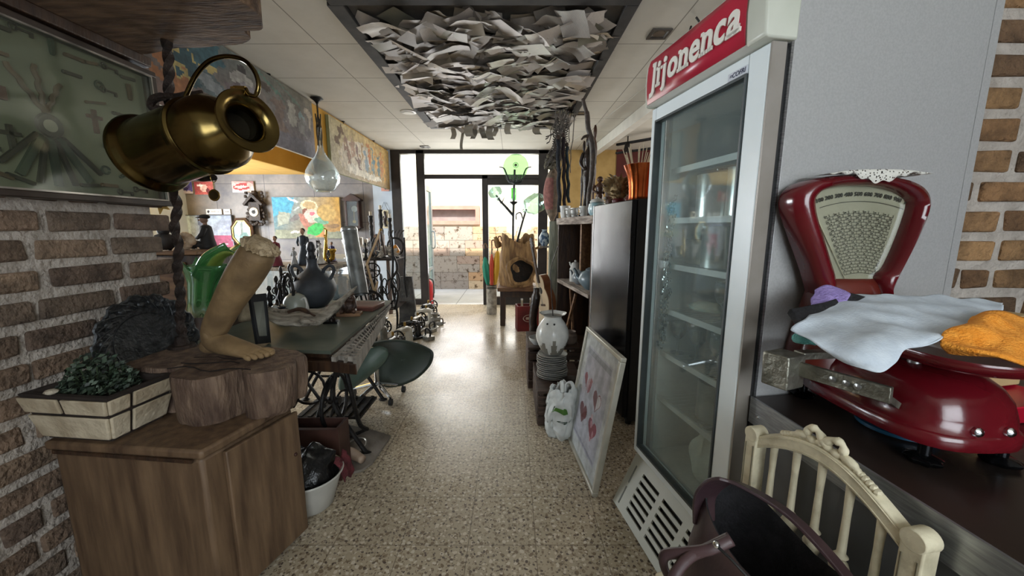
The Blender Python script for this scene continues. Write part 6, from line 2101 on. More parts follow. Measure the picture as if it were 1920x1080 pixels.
# door
DZ0, DZ1 = .285, 1.80
b = B(t)
for a, e in (((0, DZ0), (.032, DZ1)), ((FW - .075, DZ0), (FW - .004, DZ1)), ((.032, DZ0), (FW - .075, DZ0 + .035)), ((.032, DZ1 - .05), (FW - .075, DZ1))):
    b.box((a[0], -.045, a[1]), (e[0], .0, e[1]))
b.build('door_frame', white_fr, bevel=.004)
B(t).box((FW - .0038, -.044, DZ0), (FW + .002, -.001, DZ1)).build('door_side', M('door_edge_grey', '#8b857c', '#97918a', .4, .2))
B(t).box((.01, .0, DZ0), (FW - .004, .012, DZ0 + .012)).box((.01, .0, DZ1 - .012), (FW - .004, .012, DZ1)).box((.0, .0, DZ0), (.012, .012, DZ1)).box((FW - .016, .0, DZ0), (FW - .004, .012, DZ1)).build('gasket', black_matte)
B(t).box((.032, -.030, DZ0 + .035), (FW - .075, -.026, DZ1 - .05)).build('door_glass', glass('fridge_door_glass', (.93, .97, .96), .035, .03, .10, '#b9c6c6'))  # diffuse film: haze and reflections on the glass put into its colour
b = B(t)
for a, e in (((.032, DZ0 + .035), (.038, DZ1 - .05)), ((FW - .081, DZ0 + .035), (FW - .075, DZ1 - .05)), ((.038, DZ0 + .035), (FW - .081, DZ0 + .045)), ((.038, DZ1 - .058), (FW - .081, DZ1 - .05))):
    b.box((a[0], -.05, a[1]), (e[0], -.02, e[1]))
b.build('glass_bead', M('dark_bead', '#33393a', '#454c4d', .4))
B(t).box((FW - .150, -.0475, 1.752), (FW - .076, -.045, 1.774)).build('maker_badge', M('badge_white', '#c9ced6', None, .3))
text(t, 'maker_name', '=COFRI', M('badge_blue', '#2c3550', None, .4), Matrix.Translation((FW - .113, -.0478, 1.763)) @ RX90, .018, .0003, .0004, .2)
# sign box
b = B(t)
sec = [(.02, 1.803), (-.068, 1.803), (-.077, 1.810), (-.082, 1.89), (-.078, 1.955), (-.06, 1.99), (.02, 1.99)]
b.loft([[Vector((x, y, z)) for y, z in sec] for x in (.0, .014)])
b.build('sign_end_cap', cream_p, bevel=.003)
b = B(t); b.loft([[Vector((x, y, z)) for y, z in sec] for x in (FW - .055, FW + .012)]); b.build('sign_end_cap', cream_p, bevel=.006)
b = B(t); b.loft([[Vector((x, y * .97, 1.9 + (z - 1.9) * .97)) for y, z in sec] for x in (.014, FW - .055)]); b.build('sign_box', M('sign_white', '#c9c8c0', '#d4d3cb', .4))
b = B(t)
fsec = [(-.0765, 1.812), (-.0805, 1.85), (-.0822, 1.89), (-.0815, 1.92), (-.079, 1.95), (-.070, 1.975)]
b.loft([[Vector((x, y, z)) for y, z in fsec] for x in (.016, FW - .057)], cap=False, closed=False)
b.build('sign_face', M('sign_red', '#a01f33', '#aa2439', .3, 0, 3), solid=.003)
LT = ( M('sign_lettering_white', '#e3e0d6', None, .4), None)[0]
# heavy slab serifs of the lettering
sp_ = 0
for i, chh in enumerate('Jijonenca'):
    o = text(t, 'sign_letter', chh, LT, Matrix(), .125, .002, .0032, 0, align='LEFT')
    co = [v.co.copy() for v in o.data.vertices]
    x0, x1 = min(c.x for c in co), max(c.x for c in co)
    y0, y1 = min(c.y for c in co), max(c.y for c in co)
    # slab serifs at the feet and at the upper left of the stems, as on the sign
    feet = []
    low = 'inna' if chh != 'J' else ''
    if chh in 'ina':
        xs_ = sorted(c.x for c in co if c.y < y0 + .006)
        grp = [[xs_[0]]]
        for a in xs_[1:]:
            if a - grp[-1][-1] > .012: grp.append([a])
            else: grp[-1].append(a)
        if chh == 'a': grp = grp[-1:]
        feet = [(g_[0] - .007, g_[-1] + .007, y0 - .001, y0 + .010) for g_ in grp]
    if chh in 'ijn':
        xh = .068
        xs_ = [c.x for c in co if abs(c.y - (y0 if chh != 'j' else 0)) < 1]
        feet.append((x0 - .009, x0 + .004, (y0 if chh != 'j' else y0 + .024) + .058, (y0 if chh != 'j' else y0 + .024) + .068))
    if chh == 'J': feet.append((x0 + .010, x0 + .024, y1 - .011, y1 + .001))
    bb = B(t)
    Lm = Matrix.Translation((.046 + sp_ - x0 * .9 + .004, -.0868, 1.895)) @ RX90 @ Matrix.Scale(.9, 4, (1, 0, 0)) @ Matrix(((1, .10, 0, 0), (0, 1, 0, 0), (0, 0, 1, 0), (0, 0, 0, 1)))
    o.data.transform(Lm)
    if feet:
        for a, e, c0_, c1_ in feet:
            bb = B(t)
            bb.X = Lm
            bb.box((a, c0_, -.002), (e, c1_, .002))
            bb.build('letter_serif', LT, o)
    sp_ += (x1 - x0) * .9 + (.0135 if chh in 'Jij' else .0085)
# lower grille, slanting outward to the floor
GA = math.atan2(.11, .235)
GMx = Matrix.Translation((0, -.015, .245)) @ Matrix.Rotation(-GA, 4, 'X')
GH = .26
b = B(t)
b.X = GMx
xs = [(.085, .215), (.245, .375), (.405, .535)]
rows = [(-.055 - .034 * k, -.055 - .034 * k + .017) for k in range(6)]
zedges = [0] + [v for r_ in rows for v in (r_[1], r_[0])] + [-GH]
prev = 0
for lo, hi in rows:
    b.box((-.018, -.004, hi), (FW, .004, prev))
    xprev = -.018
    for x0, x1 in xs:
        b.box((xprev, -.004, lo), (x0, .004, hi)); xprev = x1
    b.box((xprev, -.004, lo), (FW, .004, hi))
    prev = lo
b.box((-.018, -.004, -GH), (FW, .004, prev))
b.build('grille', cream_p)
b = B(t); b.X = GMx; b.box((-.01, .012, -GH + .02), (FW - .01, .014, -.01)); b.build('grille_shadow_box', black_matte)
b = B(t); b.X = GMx; b.box((-.018, -.004, 0), (FW, .05, .006)); b.box((-.018, .004, -GH), (-.012, .04, 0)); b.build('grille_top', cream_p)
for z0, z1 in ((-.13, -.04), (-.24, -.15)):
    b = B(t); b.X = GMx; b.box((.02, -.0055, z0), (.028, -.004, z1)); b.build('groove', M('groove_grey', '#777b72', None, .6))
b = B(t); b.X = GMx; b.box((.44, -.012, -.05), (.50, -.004, -.02)); b.build('latch_plate', M('latch_cream', '#c6c3a8', '#d4d1b8', .4), bevel=.002)
# wire shelves
for z in (.56, .77, .965, 1.16, 1.35, 1.55):
    b = B(t)
    for y in (.05, .31, .57): b.cyl((.037, y, z), (FW - .037, y, z), .005, n=6)
    for k in range(17): b.cyl((.045 + k * .0308, .05, z + .004), (.045 + k * .0308, .57, z + .004), .002, n=5)
    b.box((.037, .035, z - .010), (FW - .037, .044, z + .012))
    b.build('wire_shelf', M('shelf_wire_white', '#b9c0c0', '#cdd3d3', .35))


def shelf_item(name, label, cat, x, y, z, fills, group=None):
    p = on_f(x, y, z)
    tt = T(name, label, cat, p, FZ, group)
    for nm, mat, fn in fills:
        bb = B(tt); fn(bb); bb.build(nm, mat)
    return tt


def can(r, h): return lambda b: b.lathe([(0, 0), (r, 0), (r, h), (r * 1.03, h + .004), (r * .95, h + .006), (r * .93, .006), (0, .006)], n=30)


tin = M('tin_grey', '#9da3a2', '#bcc2c0', .28, .7, 8)
SH = {k: z + .013 for k, z in zip('abcdef', (.56, .77, .965, 1.16, 1.35, 1.55))}
shelf_item('steel_pot', 'large steel stockpot on the second fridge shelf from top, right one', 'pot', .35, .13, SH['e'], [('body', tin, can(.065, .16))])
shelf_item('steel_pot', 'lidded steel pot on the second fridge shelf from the top, left one', 'pot', .19, .14, SH['e'], [('body', tin, can(.075, .155)), ('lid', tin, lambda b: b.lathe([(.078, .157), (.06, .168), (.01, .172), (.012, .18), (0, .182)], n=24))])
shelf_item('steel_pot', 'steel pot on the third fridge shelf from the top, above the glasses', 'pot', .25, .14, SH['d'], [('body', tin, can(.078, .15)), ('lid', tin, lambda b: b.lathe([(.08, .152), (.06, .160), (0, .163)], n=24))])
shelf_item('storage_box', 'beige storage box on the second fridge shelf behind the pots', 'box', .12, .42, SH['e'], [('body', M('beige_box', '#9b9284', '#b0a798', .6), lambda b: b.cbox((0, 0, .06), (.14, .16, .12))), ('lid', M('beige_lid', '#b0a798', None, .6), lambda b: b.cbox((0, 0, .125), (.15, .17, .012)))])
shelf_item('storage_box', 'pale box on the third fridge shelf left of the steel pot', 'box', .105, .20, SH['d'], [('body', M('pale_box', '#a5a69e', '#b9bab2', .6), lambda b: b.cbox((0, 0, .05), (.13, .16, .10)))])
shelf_item('folded_cloth', 'folded pale green cloth on the fridge shelf above the wine glasses', 'cloth', .17, .16, SH['c'], [('cloth', M('pale_green_cloth', '#93aba0', '#abc0b6', .9, 0, 12), lambda b: b.ball((0, 0, .022), (.085, .075, .02), 14, nz=.2))])
gm = glass('drinking_glass', (.84, .88, .88), .24, .05, .08, '#c3cccc')


def goblet(b): b.lathe([(.03, 0), (.028, .003), (.005, .008), (.005, .06), (.02, .075), (.032, .10), (.033, .14), (.031, .14), (.030, .10), (.015, .077), (0, .072)], n=18, cap=False)


g0 = None
onames = ['first', 'second', 'third', 'fourth', 'fifth', 'sixth', 'seventh', 'eighth']
for sk, sn in (('c', 'fourth'), ('b', 'fifth')):
    for k in range(8):
        x, y = .09 + .062 * k, .085 + .05 * (k % 2)
        lbl = 'clear stemmed glass, %s from the left on the %s fridge shelf from top' % (onames[k], sn)
        if sk == 'c' and k <= 2: y = .36
        z_ = SH[sk]
        if g0 is None:
            g0 = shelf_item('wine_glass', lbl, 'glass', x, y, z_, [('bowl', gm, goblet)], 'glasses on the fridge shelves')
        else: dup(g0, on_f(x, y, z_), FZ, lbl)
shelf_item('glass_canister', 'clear glass canister on the fifth fridge shelf behind the stemmed glasses', 'jar', .26, .32, SH['b'], [('body', gm, can(.06, .13)), ('lid', tin, lambda b: b.lathe([(0, .137), (.064, .137), (.064, .15), (0, .152)], n=24))])
shelf_item('steel_can', 'squat grey steel can on the sixth fridge shelf', 'can', .28, .14, SH['a'], [('body', M('dark_tin', '#6c7474', '#848c8b', .35, .6), can(.07, .15))])
shelf_item('plastic_tub', 'clear plastic tub at the bottom of the fridge behind the white sack', 'tub', .20, .42, .301, [('body', glass('tub_plastic', (.72, .75, .74), .2, .2, .25, '#aab0ae'), lambda b: b.loft([[Vector((sx * w_, sy * d_, z)) for sx, sy in ((-1, -1), (1, -1), (1, 1), (-1, 1))] for w_, d_, z in ((.12, .10, 0), (.15, .13, .13), (.16, .14, .135), (.145, .125, .13), (.115, .095, .01))], cap=False)), ('lid', M('tub_lid', '#8d9392', '#a1a7a5', .4), lambda b: b.cbox((0, 0, .142), (.32, .28, .01)))])
bgm = M('white_sack', '#b4bab0', '#c9cec4', .7, 0, 10, bump=.3)
shelf_item('tied_sack', 'tied white cloth sack lying at the bottom of the fridge', 'sack', .27, .15, .301, [
    ('sack', bgm, lambda b: b.grid(lambda u, v: (lambda a, r_, z: Vector((math.cos(a) * r_ * (1 + .12 * math.sin(a * 5 + z * 20)) * 1.15, math.sin(a) * r_ * .8 * (1 + .1 * math.sin(a * 4)), z)) + noise.noise_vector(Vector((math.cos(a) * 2, math.sin(a) * 2, z * 12))) * .018)(u * 6.2832, (.085 * math.sin(min(1, v * 1.1 + .25) * 2.7) ** .6 if v < .8 else .03 + .05 * (v - .8) / .2), v * .24), 40, 24)),
    ('tie', M('sack_tie', '#8d9287', None, .8), lambda b: b.lathe([(.030, .185), (.036, .19), (.036, .197), (.030, .202)], n=16, cap=False))])
# sparkling garland along the hinge side inside the glass
t2 = T('crystal_garland', 'long garland of cut glass drops hanging inside the fridge at its hinge side', 'garland', on_f(.055, .02, .80), FZ)
for s_ in range(2):
    b = B(t2)
    for k in range(60):
        q = Vector((.0 + .022 * s_ + R.uniform(-.008, .008), R.uniform(-.005, .02), .62 - k * .0105 + .03 * s_))
        b.ball(q, (.007, .006, .008), 6, nz=.5)
    b.build('drop_string', M('cut_glass', '#7d8585', '#cfd6d6', .08, .6, 60), ang=20)

# ---- framed hearts poster leaning against the black refrigerator
BL, BR_ = Vector((.373, 2.238, 0)), Vector((.425, 1.665, 0))
TL = Vector((.485, 2.262, .705))
ux = (BR_ - BL)
uz_ = (TL - BL)
ux_n = ux.normalized()
uz_n = (uz_ - ux_n * uz_.dot(ux_n)).normalized()
w_, h_ = ux.length, .725


def heart(cx, cy, s_, col, ang=0):
    pts = []
    for k in range(36):
        a = 2 * math.pi * k / 36
        x = 16 * math.sin(a) ** 3 / 17
        y = (13 * math.cos(a) - 5 * math.cos(2 * a) - 2 * math.cos(3 * a) - math.cos(4 * a)) / 17
        x, y = x * math.cos(ang) - y * math.sin(ang), x * math.sin(ang) + y * math.cos(ang)
        pts.append((cx + x * s_, cy + y * s_ * w_ / h_))
    return ('p', pts, col)


def half(cx, cy, s_, col, ang, sgn):
    k, pts, c_ = heart(cx, cy, s_, col, 0)
    pts = [(cx if (x - cx) * sgn < 0 else x, y) for x, y in pts]
    return ('p', pts, col)


post = painter(lambda u, v: lin('#c3c3cd'), [
    ('p', [(.0, 0), (.13, 0), (.13, 1), (0, 1)], '#d0d3d2'), ('p', [(.87, 0), (1, 0), (1, 1), (.87, 1)], '#d0d3d2'), ('p', [(0, 0), (1, 0), (1, .10), (0, .10)], '#d0d3d2'), ('p', [(0, .90), (1, .90), (1, 1), (0, 1)], '#d0d3d2'),
    ('p', [(.15, .84), (.85, .84), (.85, .885), (.15, .885)], '#a5a7ad'), ('p', [(.15, .115), (.85, .115), (.85, .14), (.15, .14)], '#a2a2b0'),
    half(.27, .62, .10, '#a0505a', 0, -1), half(.30, .60, .10, '#c8a6ac', 0, 1), ('p', [(.33, .52), (.40, .56), (.44, .66), (.38, .68)], '#a86a72'),
    heart(.64, .56, .125, '#7d4446'), half(.645, .56, .11, '#d8d4d8', 0, 1), heart(.33, .35, .13, '#72303a'), heart(.66, .33, .13, '#954456'),
    ('e', .62, .36, .03, .03, 0, '#c8909a'), ('e', .70, .30, .025, .03, 0, '#c48c96'), ('e', .66, .25, .02, .02, 0, '#c48c96'), ('e', .60, .42, .03, .02, .4, '#d4b4ba')], .012, 15, w_ / h_)
pt = picture('framed_poster', 'white framed poster of four red hearts leaning beside the display fridge', 'poster', BL, ux_n, uz_n, w_, h_, post, 110, 130, .03, frame=M('pale_silver_frame', '#a8a597', '#c3c0b4', .35, .3, 8), fw=.022, facename='print')
nn_ = ux_n.cross(uz_n)
b = B(pt, True)
q = [BL + ux_n * a + uz_n * c_ + nn_ * .0185 for a, c_ in ((.022, .022), (w_ - .022, .022), (w_ - .022, h_ - .022), (.022, h_ - .022))]
b.add(q, [(0, 1, 2, 3)]); b.build('glass_pane', glass('poster_glass', (.97, .98, .98), .07))

# ---- steel-topped counter
t = T('steel_counter', 'dark steel-clad counter carrying the red weighing scale', 'counter', (1.1, .6, 0))
K0, K1 = Vector((.722, 1.055, 0)), Vector((.790, .15, 0))
top = [K0, K1, Vector((2.4, .15, 0)), Vector((2.4, 1.30, 0)), Vector((1.62, 1.30, 0)), Vector((1.56, 1.17, 0)), Vector((.86, 1.01, 0))]
top = [K0, K1, Vector((2.4, .15, 0)), Vector((2.4, 1.385, 0)), Vector((1.62, 1.385, 0)), Vector((1.60, 1.195, 0))]
b = B(t, True); poly_slab(b, top, .79, .82); b.build('countertop', M('dark_steel_top', '#1c1a19', '#3c3029', .22, .35, 2.2, bump=.04, rough2=.42), bevel=.004)
kd = (K1 - K0).normalized()
kn = Vector((-kd.y, kd.x, 0))
if kn.x > 0: kn = -kn
b = B(t, True); b.bar(K0 + Vector((0, 0, .783)) + kn * .003, K1 + Vector((0, 0, .783)) + kn * .003, .006, .08); b.build('edge_band', M('dull_steel_edge', '#8a8d8f', '#a6a9ab', .35, .7, 20, stretch=(1, 1, 10)))
b = B(t, True)
fr_ = [K0 - kn * .012, K1 - kn * .012, Vector((2.35, .17, 0)), Vector((2.35, 1.36, 0)), Vector((1.64, 1.36, 0)), Vector((1.61, 1.185, 0))]
poly_slab(b, fr_, .0, .79); b.build('body', M('counter_front_steel', '#55575a', '#7b7e80', .42, .5, 3, bump=.06))
for k in range(7):
    p = K0.lerp(K1, .04 + k * .15) + kn * .007 + Vector((0, 0, .775))
    b = B(t, True); b.ball(p, (.005, .005, .005), 8); b.build('rivet', chrome)

# ---- red weighing scale
CTZ = .821
t = T('weighing_scale', 'vintage dark red fan-dial weighing scale on the steel counter', 'scale', (.98, .86, CTZ))
sc = lambda x, y, z: Vector((x, y, z))


def sell(cx, cy, z, rx, ry, n=40, e=3.2):
    out = []
    for k in range(n):
        a = 2 * math.pi * k / n
        ca, sa = math.cos(a), math.sin(a)
        out.append(Vector((cx + rx * math.copysign(abs(ca) ** (2 / e), ca), cy + ry * math.copysign(abs(sa) ** (2 / e), sa), z)))
    return out


bx, by = .975, .90
b = B(t, True)
b.loft([sell(bx, by, CTZ + z, rx, ry) for z, rx, ry in ((.045, .128, .198), (.045, .132, .202), (.050, .134, .204), (.072, .134, .204), (.076, .130, .200), (.078, .127, .197), (.105, .125, .194), (.135, .119, .186), (.160, .106, .170), (.180, .085, .146), (.190, .06, .12), (.194, .03, .08))])
b.build('base', red_paint, ang=60)
for i, (x, y, c_) in enumerate(((bx - .10, by + .16, 0), (bx - .085, by - .16, 1), (bx + .075, by - .165, 2), (bx + .10, by + .16, 0))):
    b = B(t, True)
    b.cyl((x, y, CTZ), (x, y, CTZ + .05), .011, n=12)
    b.lathe([(0, .0), (.024, .0), (.029, .004), (.031, .010), (.026, .014), (.012, .018), (0, .02)], (x, y, CTZ), n=24, fn=lambda a, z: 1 + .09 * math.sin(a * 8))
    b.build('foot', M('polished_black_foot', '#17181a', '#3c3e42', .12, .9))
for x, y in ((bx - .03, by - .201), (bx + .035, by - .201)):
    b = B(t, True); b.lathe([(0, 0), (.010, 0), (.010, .006), (.006, .010), (0, .011)], (x, y + .006, CTZ + .09), (0, -1, .12), 14); b.build('bolt', chrome)
# dial head: rounded fan outline, hollow ring frame with face, numbers and neck
hy = 1.005
hz = lambda py: P(1600, py, y=hy).z
hxp = lambda px, py: P(px, py, y=hy).x
pts_o = [(1540, 580), (1532, 545), (1521, 505), (1503, 455), (1486, 405), (1482, 378), (1490, 357), (1512, 341), (1550, 331), (1607, 327), (1664, 331), (1704, 341), (1726, 357), (1733, 378), (1728, 405), (1706, 455), (1680, 505), (1664, 545), (1656, 580)]
pts_i = [(1560, 575), (1560, 520), (1552, 490), (1542, 455), (1528, 408), (1524, 378), (1530, 366), (1544, 357), (1572, 350), (1607, 348), (1645, 350), (1676, 357), (1695, 366), (1707, 378), (1704, 400), (1684, 455), (1662, 502), (1646, 520), (1640, 575)]
out2 = [P(x, y, y=hy) for x, y in pts_o]
inn2 = [P(x, y, y=hy) for x, y in pts_i]
out2 = smooth_pts(out2 + out2[:1], 4)[:-1]
inn2 = smooth_pts(inn2 + inn2[:1], 4)[:-1]
ctr = sum(inn2, Vector()) / len(inn2)
n = len(out2)
prof = ((0, .045, .0), (0, -.0, .0), (.18, -.022, 0), (.5, -.030, 0), (.82, -.022, 0), (1, .0, 0), (1, .016, 0))
rings = []
for f, dy, _ in prof: rings.append([o_.lerp(i_, f) + Vector((0, dy, 0)) for o_, i_ in zip(out2, inn2)])
b = B(t, True); b.loft(rings, cap=False); b.add([p + Vector((0, .045, 0)) for p in out2], [tuple(range(n - 1, -1, -1))])
b.build('dial_housing', red_paint, ang=70)
face = [p + Vector((0, .014, 0)) for p in inn2]
b = B(t, True); b.add(face, [tuple(range(n))]); b.add([p + Vector((0, .006, 0)) for p in face], [tuple(range(n - 1, -1, -1))])
b.build('dial_face', M('dial_cream', '#8d8b78', '#9d9b88', .55, 0, 4))
px_ctr = (1612, 610)            # centre of the dial arcs


def dpt(ang, r, dy=.0118):
    return P(px_ctr[0] + r * math.sin(ang), px_ctr[1] - r * math.cos(ang), y=hy + dy)


ink = M('dial_ink', '#33332c', None, .7)
b = B(t, True)


def arc(r, a0, a1, w=.9, n=26):
    q = [dpt(a0 + (a1 - a0) * k / n, r) for k in range(n + 1)]
    q2 = [dpt(a0 + (a1 - a0) * k / n, r + w) for k in range(n + 1)]
    for k in range(n): b.add([q[k], q[k + 1], q2[k + 1], q2[k]], [(0, 1, 2, 3)])


arc(232, -.33, .36, 1.1)
b.build('scale_line', ink)
b = B(t, True)
for k in range(21):
    r = 98 + 5.6 * k
    arc(r, -.315, .30, .8)
    m_ = 9 + k // 4
    for i in range(m_ + 1):
        a = -.315 + .615 * (i + (.5 if k % 2 else 0)) / m_
        if a > .30: continue
        q = [dpt(a - .0022, r), dpt(a + .0022, r), dpt(a + .0022, r + 5.6), dpt(a - .0022, r + 5.6)]
        b.add(q, [(0, 1, 2, 3)])
        if i % 2 == 0 and a < .29:
            q = [dpt(a + .008, r + 1.8), dpt(a + .022, r + 1.8), dpt(a + .022, r + 4), dpt(a + .008, r + 4)]
            b.add(q, [(0, 1, 2, 3)])
b.build('price_table', ink)
inv = Matrix.Translation(-t.location)
for k, s_ in enumerate(('100', '200', '300', '400', '500', '600', '700', '800', '900', '1K')):
    a = -.31 + .0755 * k
    c = dpt(a, 246, .0115)
    o = text(t, 'dial_number', s_, ink, inv @ Matrix.Translation(c) @ RX90 @ Matrix.Rotation(-a, 4, 'Z'), .0145, .0002, .0004)
b = B(t, True)
q = [dpt(-.385, 238, .009), dpt(-.375, 238, .009), dpt(-.30, 92, .009), dpt(-.31, 92, .009)]
b.loft([q, [p + Vector((0, .002, 0)) for p in q]]); b.build('pointer', M('pale_pointer', '#a9a38c', None, .4))
b = B(t, True); b.add([p + Vector((0, .006, 0)) for p in inn2], [tuple(range(n))]); b.build('dial_glass', glass('dial_glass', (.95, .96, .93), .02, .12))
b = B(t, True)
for z, rx, ry in ((0,) * 3,): pass
b.loft([sell(hxp(1600, 540), hy + .03, z, rx, ry, 30, 2.6) for z, rx, ry in ((CTZ + .10, .125, .09), (CTZ + .16, .118, .085), (CTZ + .23, .105, .075), (hz(560), .097, .055), (hz(535), .088, .040), (hz(524), .075, .030))])
b.build('neck', M('brown_red_neck', '#5a2018', '#6d2a1e', .3, 0, 4, coat=.3), ang=60)
# pan carried on a post
pz = CTZ + .228
b = B(t, True)
pcx, pcy = .985, .80
b.loft([sell(pcx, pcy, pz + dz, rx, ry, 48, 3.6) for dz, rx, ry in ((0, .10, .12), (-.002, .15, .155), (.006, .166, .172), (.022, .172, .178), (.027, .170, .176), (.022, .162, .168), (.008, .15, .155), (.006, 0.01, 0.01))])
b.build('pan', red_paint, ang=50)
for x in (-.05, .05):
    b = B(t, True); b.cyl((pcx + x, pcy + .03, CTZ + .17), (pcx + x, pcy + .03, pz + .004), .012, n=12); b.build('pan_post', steel)
# tare beam on the aisle side with its sliding weight
zinc = M('worn_zinc', '#6b6a5f', '#9a988c', .42, .8, 18, bump=.3)
q0, q1 = P(1432, 672, y=.985), P(1672, 742, y=.735)
b = B(t, True); b.bar(q0, q1, .012, .036); b.build('tare_beam', zinc, bevel=.002)
q = q0.lerp(q1, .22)
b = B(t, True)
Mb = Matrix.Translation(q + Vector((0, 0, -.006))) @ (q1 - q0).to_track_quat('X', 'Z').to_matrix().to_4x4()
b.box((-.030, -.05, -.045), (.035, .018, .042), M=Mb); b.build('sliding_weight', zinc, bevel=.004)
for f in (.62, .72, .80):
    b = B(t, True); c = q0.lerp(q1, f); dn = Vector((-1, -.25, 0)).normalized(); b.lathe([(0, 0), (.007, 0), (.007, .004), (0, .006)], c + dn * .005, dn, 12); b.build('screw', steel)
b = B(t, True); b.bar(q0.lerp(q1, .25) + Vector((.02, 0, .03)), Vector((bx - .05, by + .06, CTZ + .17)), .03, .018); b.build('beam_bracket', zinc, bevel=.002)
b = B(t, True); b.bar(q0.lerp(q1, .92) , Vector((bx - .118, by - .12, CTZ + .11)), .012, .014); b.build('beam_stay', zinc)

# lace doily on the head
t = T('lace_doily', 'white crocheted lace doily draped over the top of the scale dial', 'doily', P(1610, 325, y=.99))


def doily(u, v):
    px = 1520 + 185 * u
    e = abs(u - .5) * 2
    top_ = P(px, 326 + 8 * e ** 2.5, y=hy + .02)
    if v < .55:
        return top_ + Vector((0, .045 - .10 * v / .55, .004))
    k = (v - .55) / .45
    dpth = (.020 + .012 * math.cos((u - .5) * 9) + .004 * math.sin(u * 44)) * (1 - e ** 4)
    return top_ + Vector((0, -.056 - .004 * math.sin(k * 3), .004 - k * dpth))


b = B(t, True); b.grid(doily, 60, 18)
lace = None


def lace_mat():
    m, N, L, p = node_mat('white_lace')
    p.inputs['Base Color'].default_value = (*lin('#c9c7be'), 1)
    p.inputs['Roughness'].default_value = .9
    tc = N.new('ShaderNodeTexCoord')
    v = N.new('ShaderNodeTexVoronoi'); v.inputs['Scale'].default_value = 150
    L.new(tc.outputs['Object'], v.inputs['Vector'])
    g = N.new('ShaderNodeMath'); g.operation = 'GREATER_THAN'; g.inputs[1].default_value = .30
    L.new(v.outputs['Distance'], g.inputs[0])
    L.new(g.outputs[0], p.inputs['Alpha'])
    return m


b.build('lace', lace_mat(), ang=180)


# cloths on the pan: control nets swept smoothly
def net(rows, nu, nv, wr=.004, sc_=18, seed=0):
    rows = [smooth_pts(r, nu) for r in rows]
    m = len(rows[0])
    cols = [smooth_pts([r[i] for r in rows], nv) for i in range(m)]
    nr = len(cols[0])

    def f(u, v):
        i, j = min(int(round(u * (m - 1))), m - 1), min(int(round(v * (nr - 1))), nr - 1)
        p = cols[i][j]
        return p + noise.noise_vector(Vector((p.x * sc_, p.y * sc_, p.z * sc_ + seed))) * wr
    return f, m - 1, nr - 1


cotton = M('white_cotton', '#bcc6d0', '#c9d2da', .9, 0, 40, bump=.15, bscale=200)
t = T('white_napkin', 'white cotton cloth spread over the scale pan, one corner hanging down', 'cloth', (.95, .8, pz + .03))
f, a_, c_ = net([
    [P(1578, 549, y=.965), P(1640, 552, y=.96), P(1720, 556, y=.96), P(1800, 558, y=.955), P(1880, 566, y=.94)],
    [P(1545, 572, y=.90), P(1620, 566, y=.90), P(1710, 570, y=.90), P(1800, 573, y=.89), P(1885, 577, y=.88)],
    [P(1510, 595, y=.83), P(1600, 603, y=.80), P(1690, 600, y=.79), P(1775, 604, y=.80), P(1850, 596, y=.82)],
    [P(1484, 612, y=.80), P(1545, 645, y=.735), P(1625, 648, y=.69), P(1715, 637, y=.70), P(1790, 620, y=.74)],
    [P(1490, 617, y=.79), P(1560, 662, y=.72), P(1640, 704, y=.655), P(1690, 668, y=.67), P(1752, 638, y=.70)]], 10, 10, .009, 17)
b = B(t, True); b.grid(f, a_, c_); b.build('cloth', cotton, solid=.003, ang=180)
orange = M('orange_towelling', '#e48a20', '#f2a03a', .95, 0, 60, bump=.5, bscale=220)
t = T('orange_towel', 'rumpled orange towel lying on the near end of the scale pan', 'towel', (1.1, .72, pz + .03))
f, a_, c_ = net([
    [P(1835, 588, y=.80), P(1865, 582, y=.81), P(1900, 588, y=.81), P(1945, 600, y=.80)],
    [P(1800, 612, y=.74), P(1850, 600, y=.73), P(1905, 622, y=.74), P(1960, 640, y=.74)],
    [P(1765, 632, y=.715), P(1840, 645, y=.69), P(1900, 645, y=.68), P(1965, 662, y=.68)],
    [P(1760, 648, y=.70), P(1830, 662, y=.665), P(1895, 678, y=.64), P(1965, 696, y=.64)],
    [P(1775, 658, y=.70), P(1835, 668, y=.668), P(1900, 683, y=.645), P(1965, 700, y=.645)]], 9, 9, .016, 16, 3)
b = B(t, True); b.grid(f, a_, c_); b.build('cloth', orange, solid=.005, ang=180)
t = T('lilac_cloth', 'small lilac cloth tucked beside the neck of the scale dial', 'cloth', P(1555, 555, y=.97))
f, a_, c_ = net([[P(1528, 545, y=.96), P(1553, 536, y=.962), P(1585, 548, y=.955)], [P(1522, 562, y=.93), P(1552, 556, y=.93), P(1592, 555, y=.935)], [P(1520, 572, y=.90), P(1550, 574, y=.90), P(1590, 566, y=.91)]], 6, 6, .006, 20, 5)
b = B(t, True); b.grid(f, a_, c_); b.build('cloth', M('lilac_towelling', '#8d7ab8', '#a08dc8', .95, 0, 60, bump=.5), solid=.008, ang=180)
t = T('black_cloth', 'folded black cloth sticking out under the white cotton cloth', 'cloth', P(1520, 585, y=.9))
f, a_, c_ = net([[P(1590, 552, y=.945), P(1620, 560, y=.94)], [P(1540, 570, y=.90), P(1560, 585, y=.88)], [P(1478, 584, y=.86), P(1494, 606, y=.82)]], 8, 8, .003, 12, 7)
b = B(t, True); b.grid(f, a_, c_); b.build('cloth', black_cloth, solid=.012, ang=180)
t = T('teal_cloth', 'little teal rolled cloth peeking out left under the white cotton cloth', 'cloth', P(1497, 634, y=.86))
b = B(t, True); b.tube(smooth_pts([P(1494, 634, y=.87), P(1506, 636, y=.85), P(1530, 640, y=.84)], 4), [.012, .012, .010], 10); b.build('cloth', M('teal_towelling', '#4f8f8a', '#69a7a0', .9, 0, 60, bump=.5), ang=180)
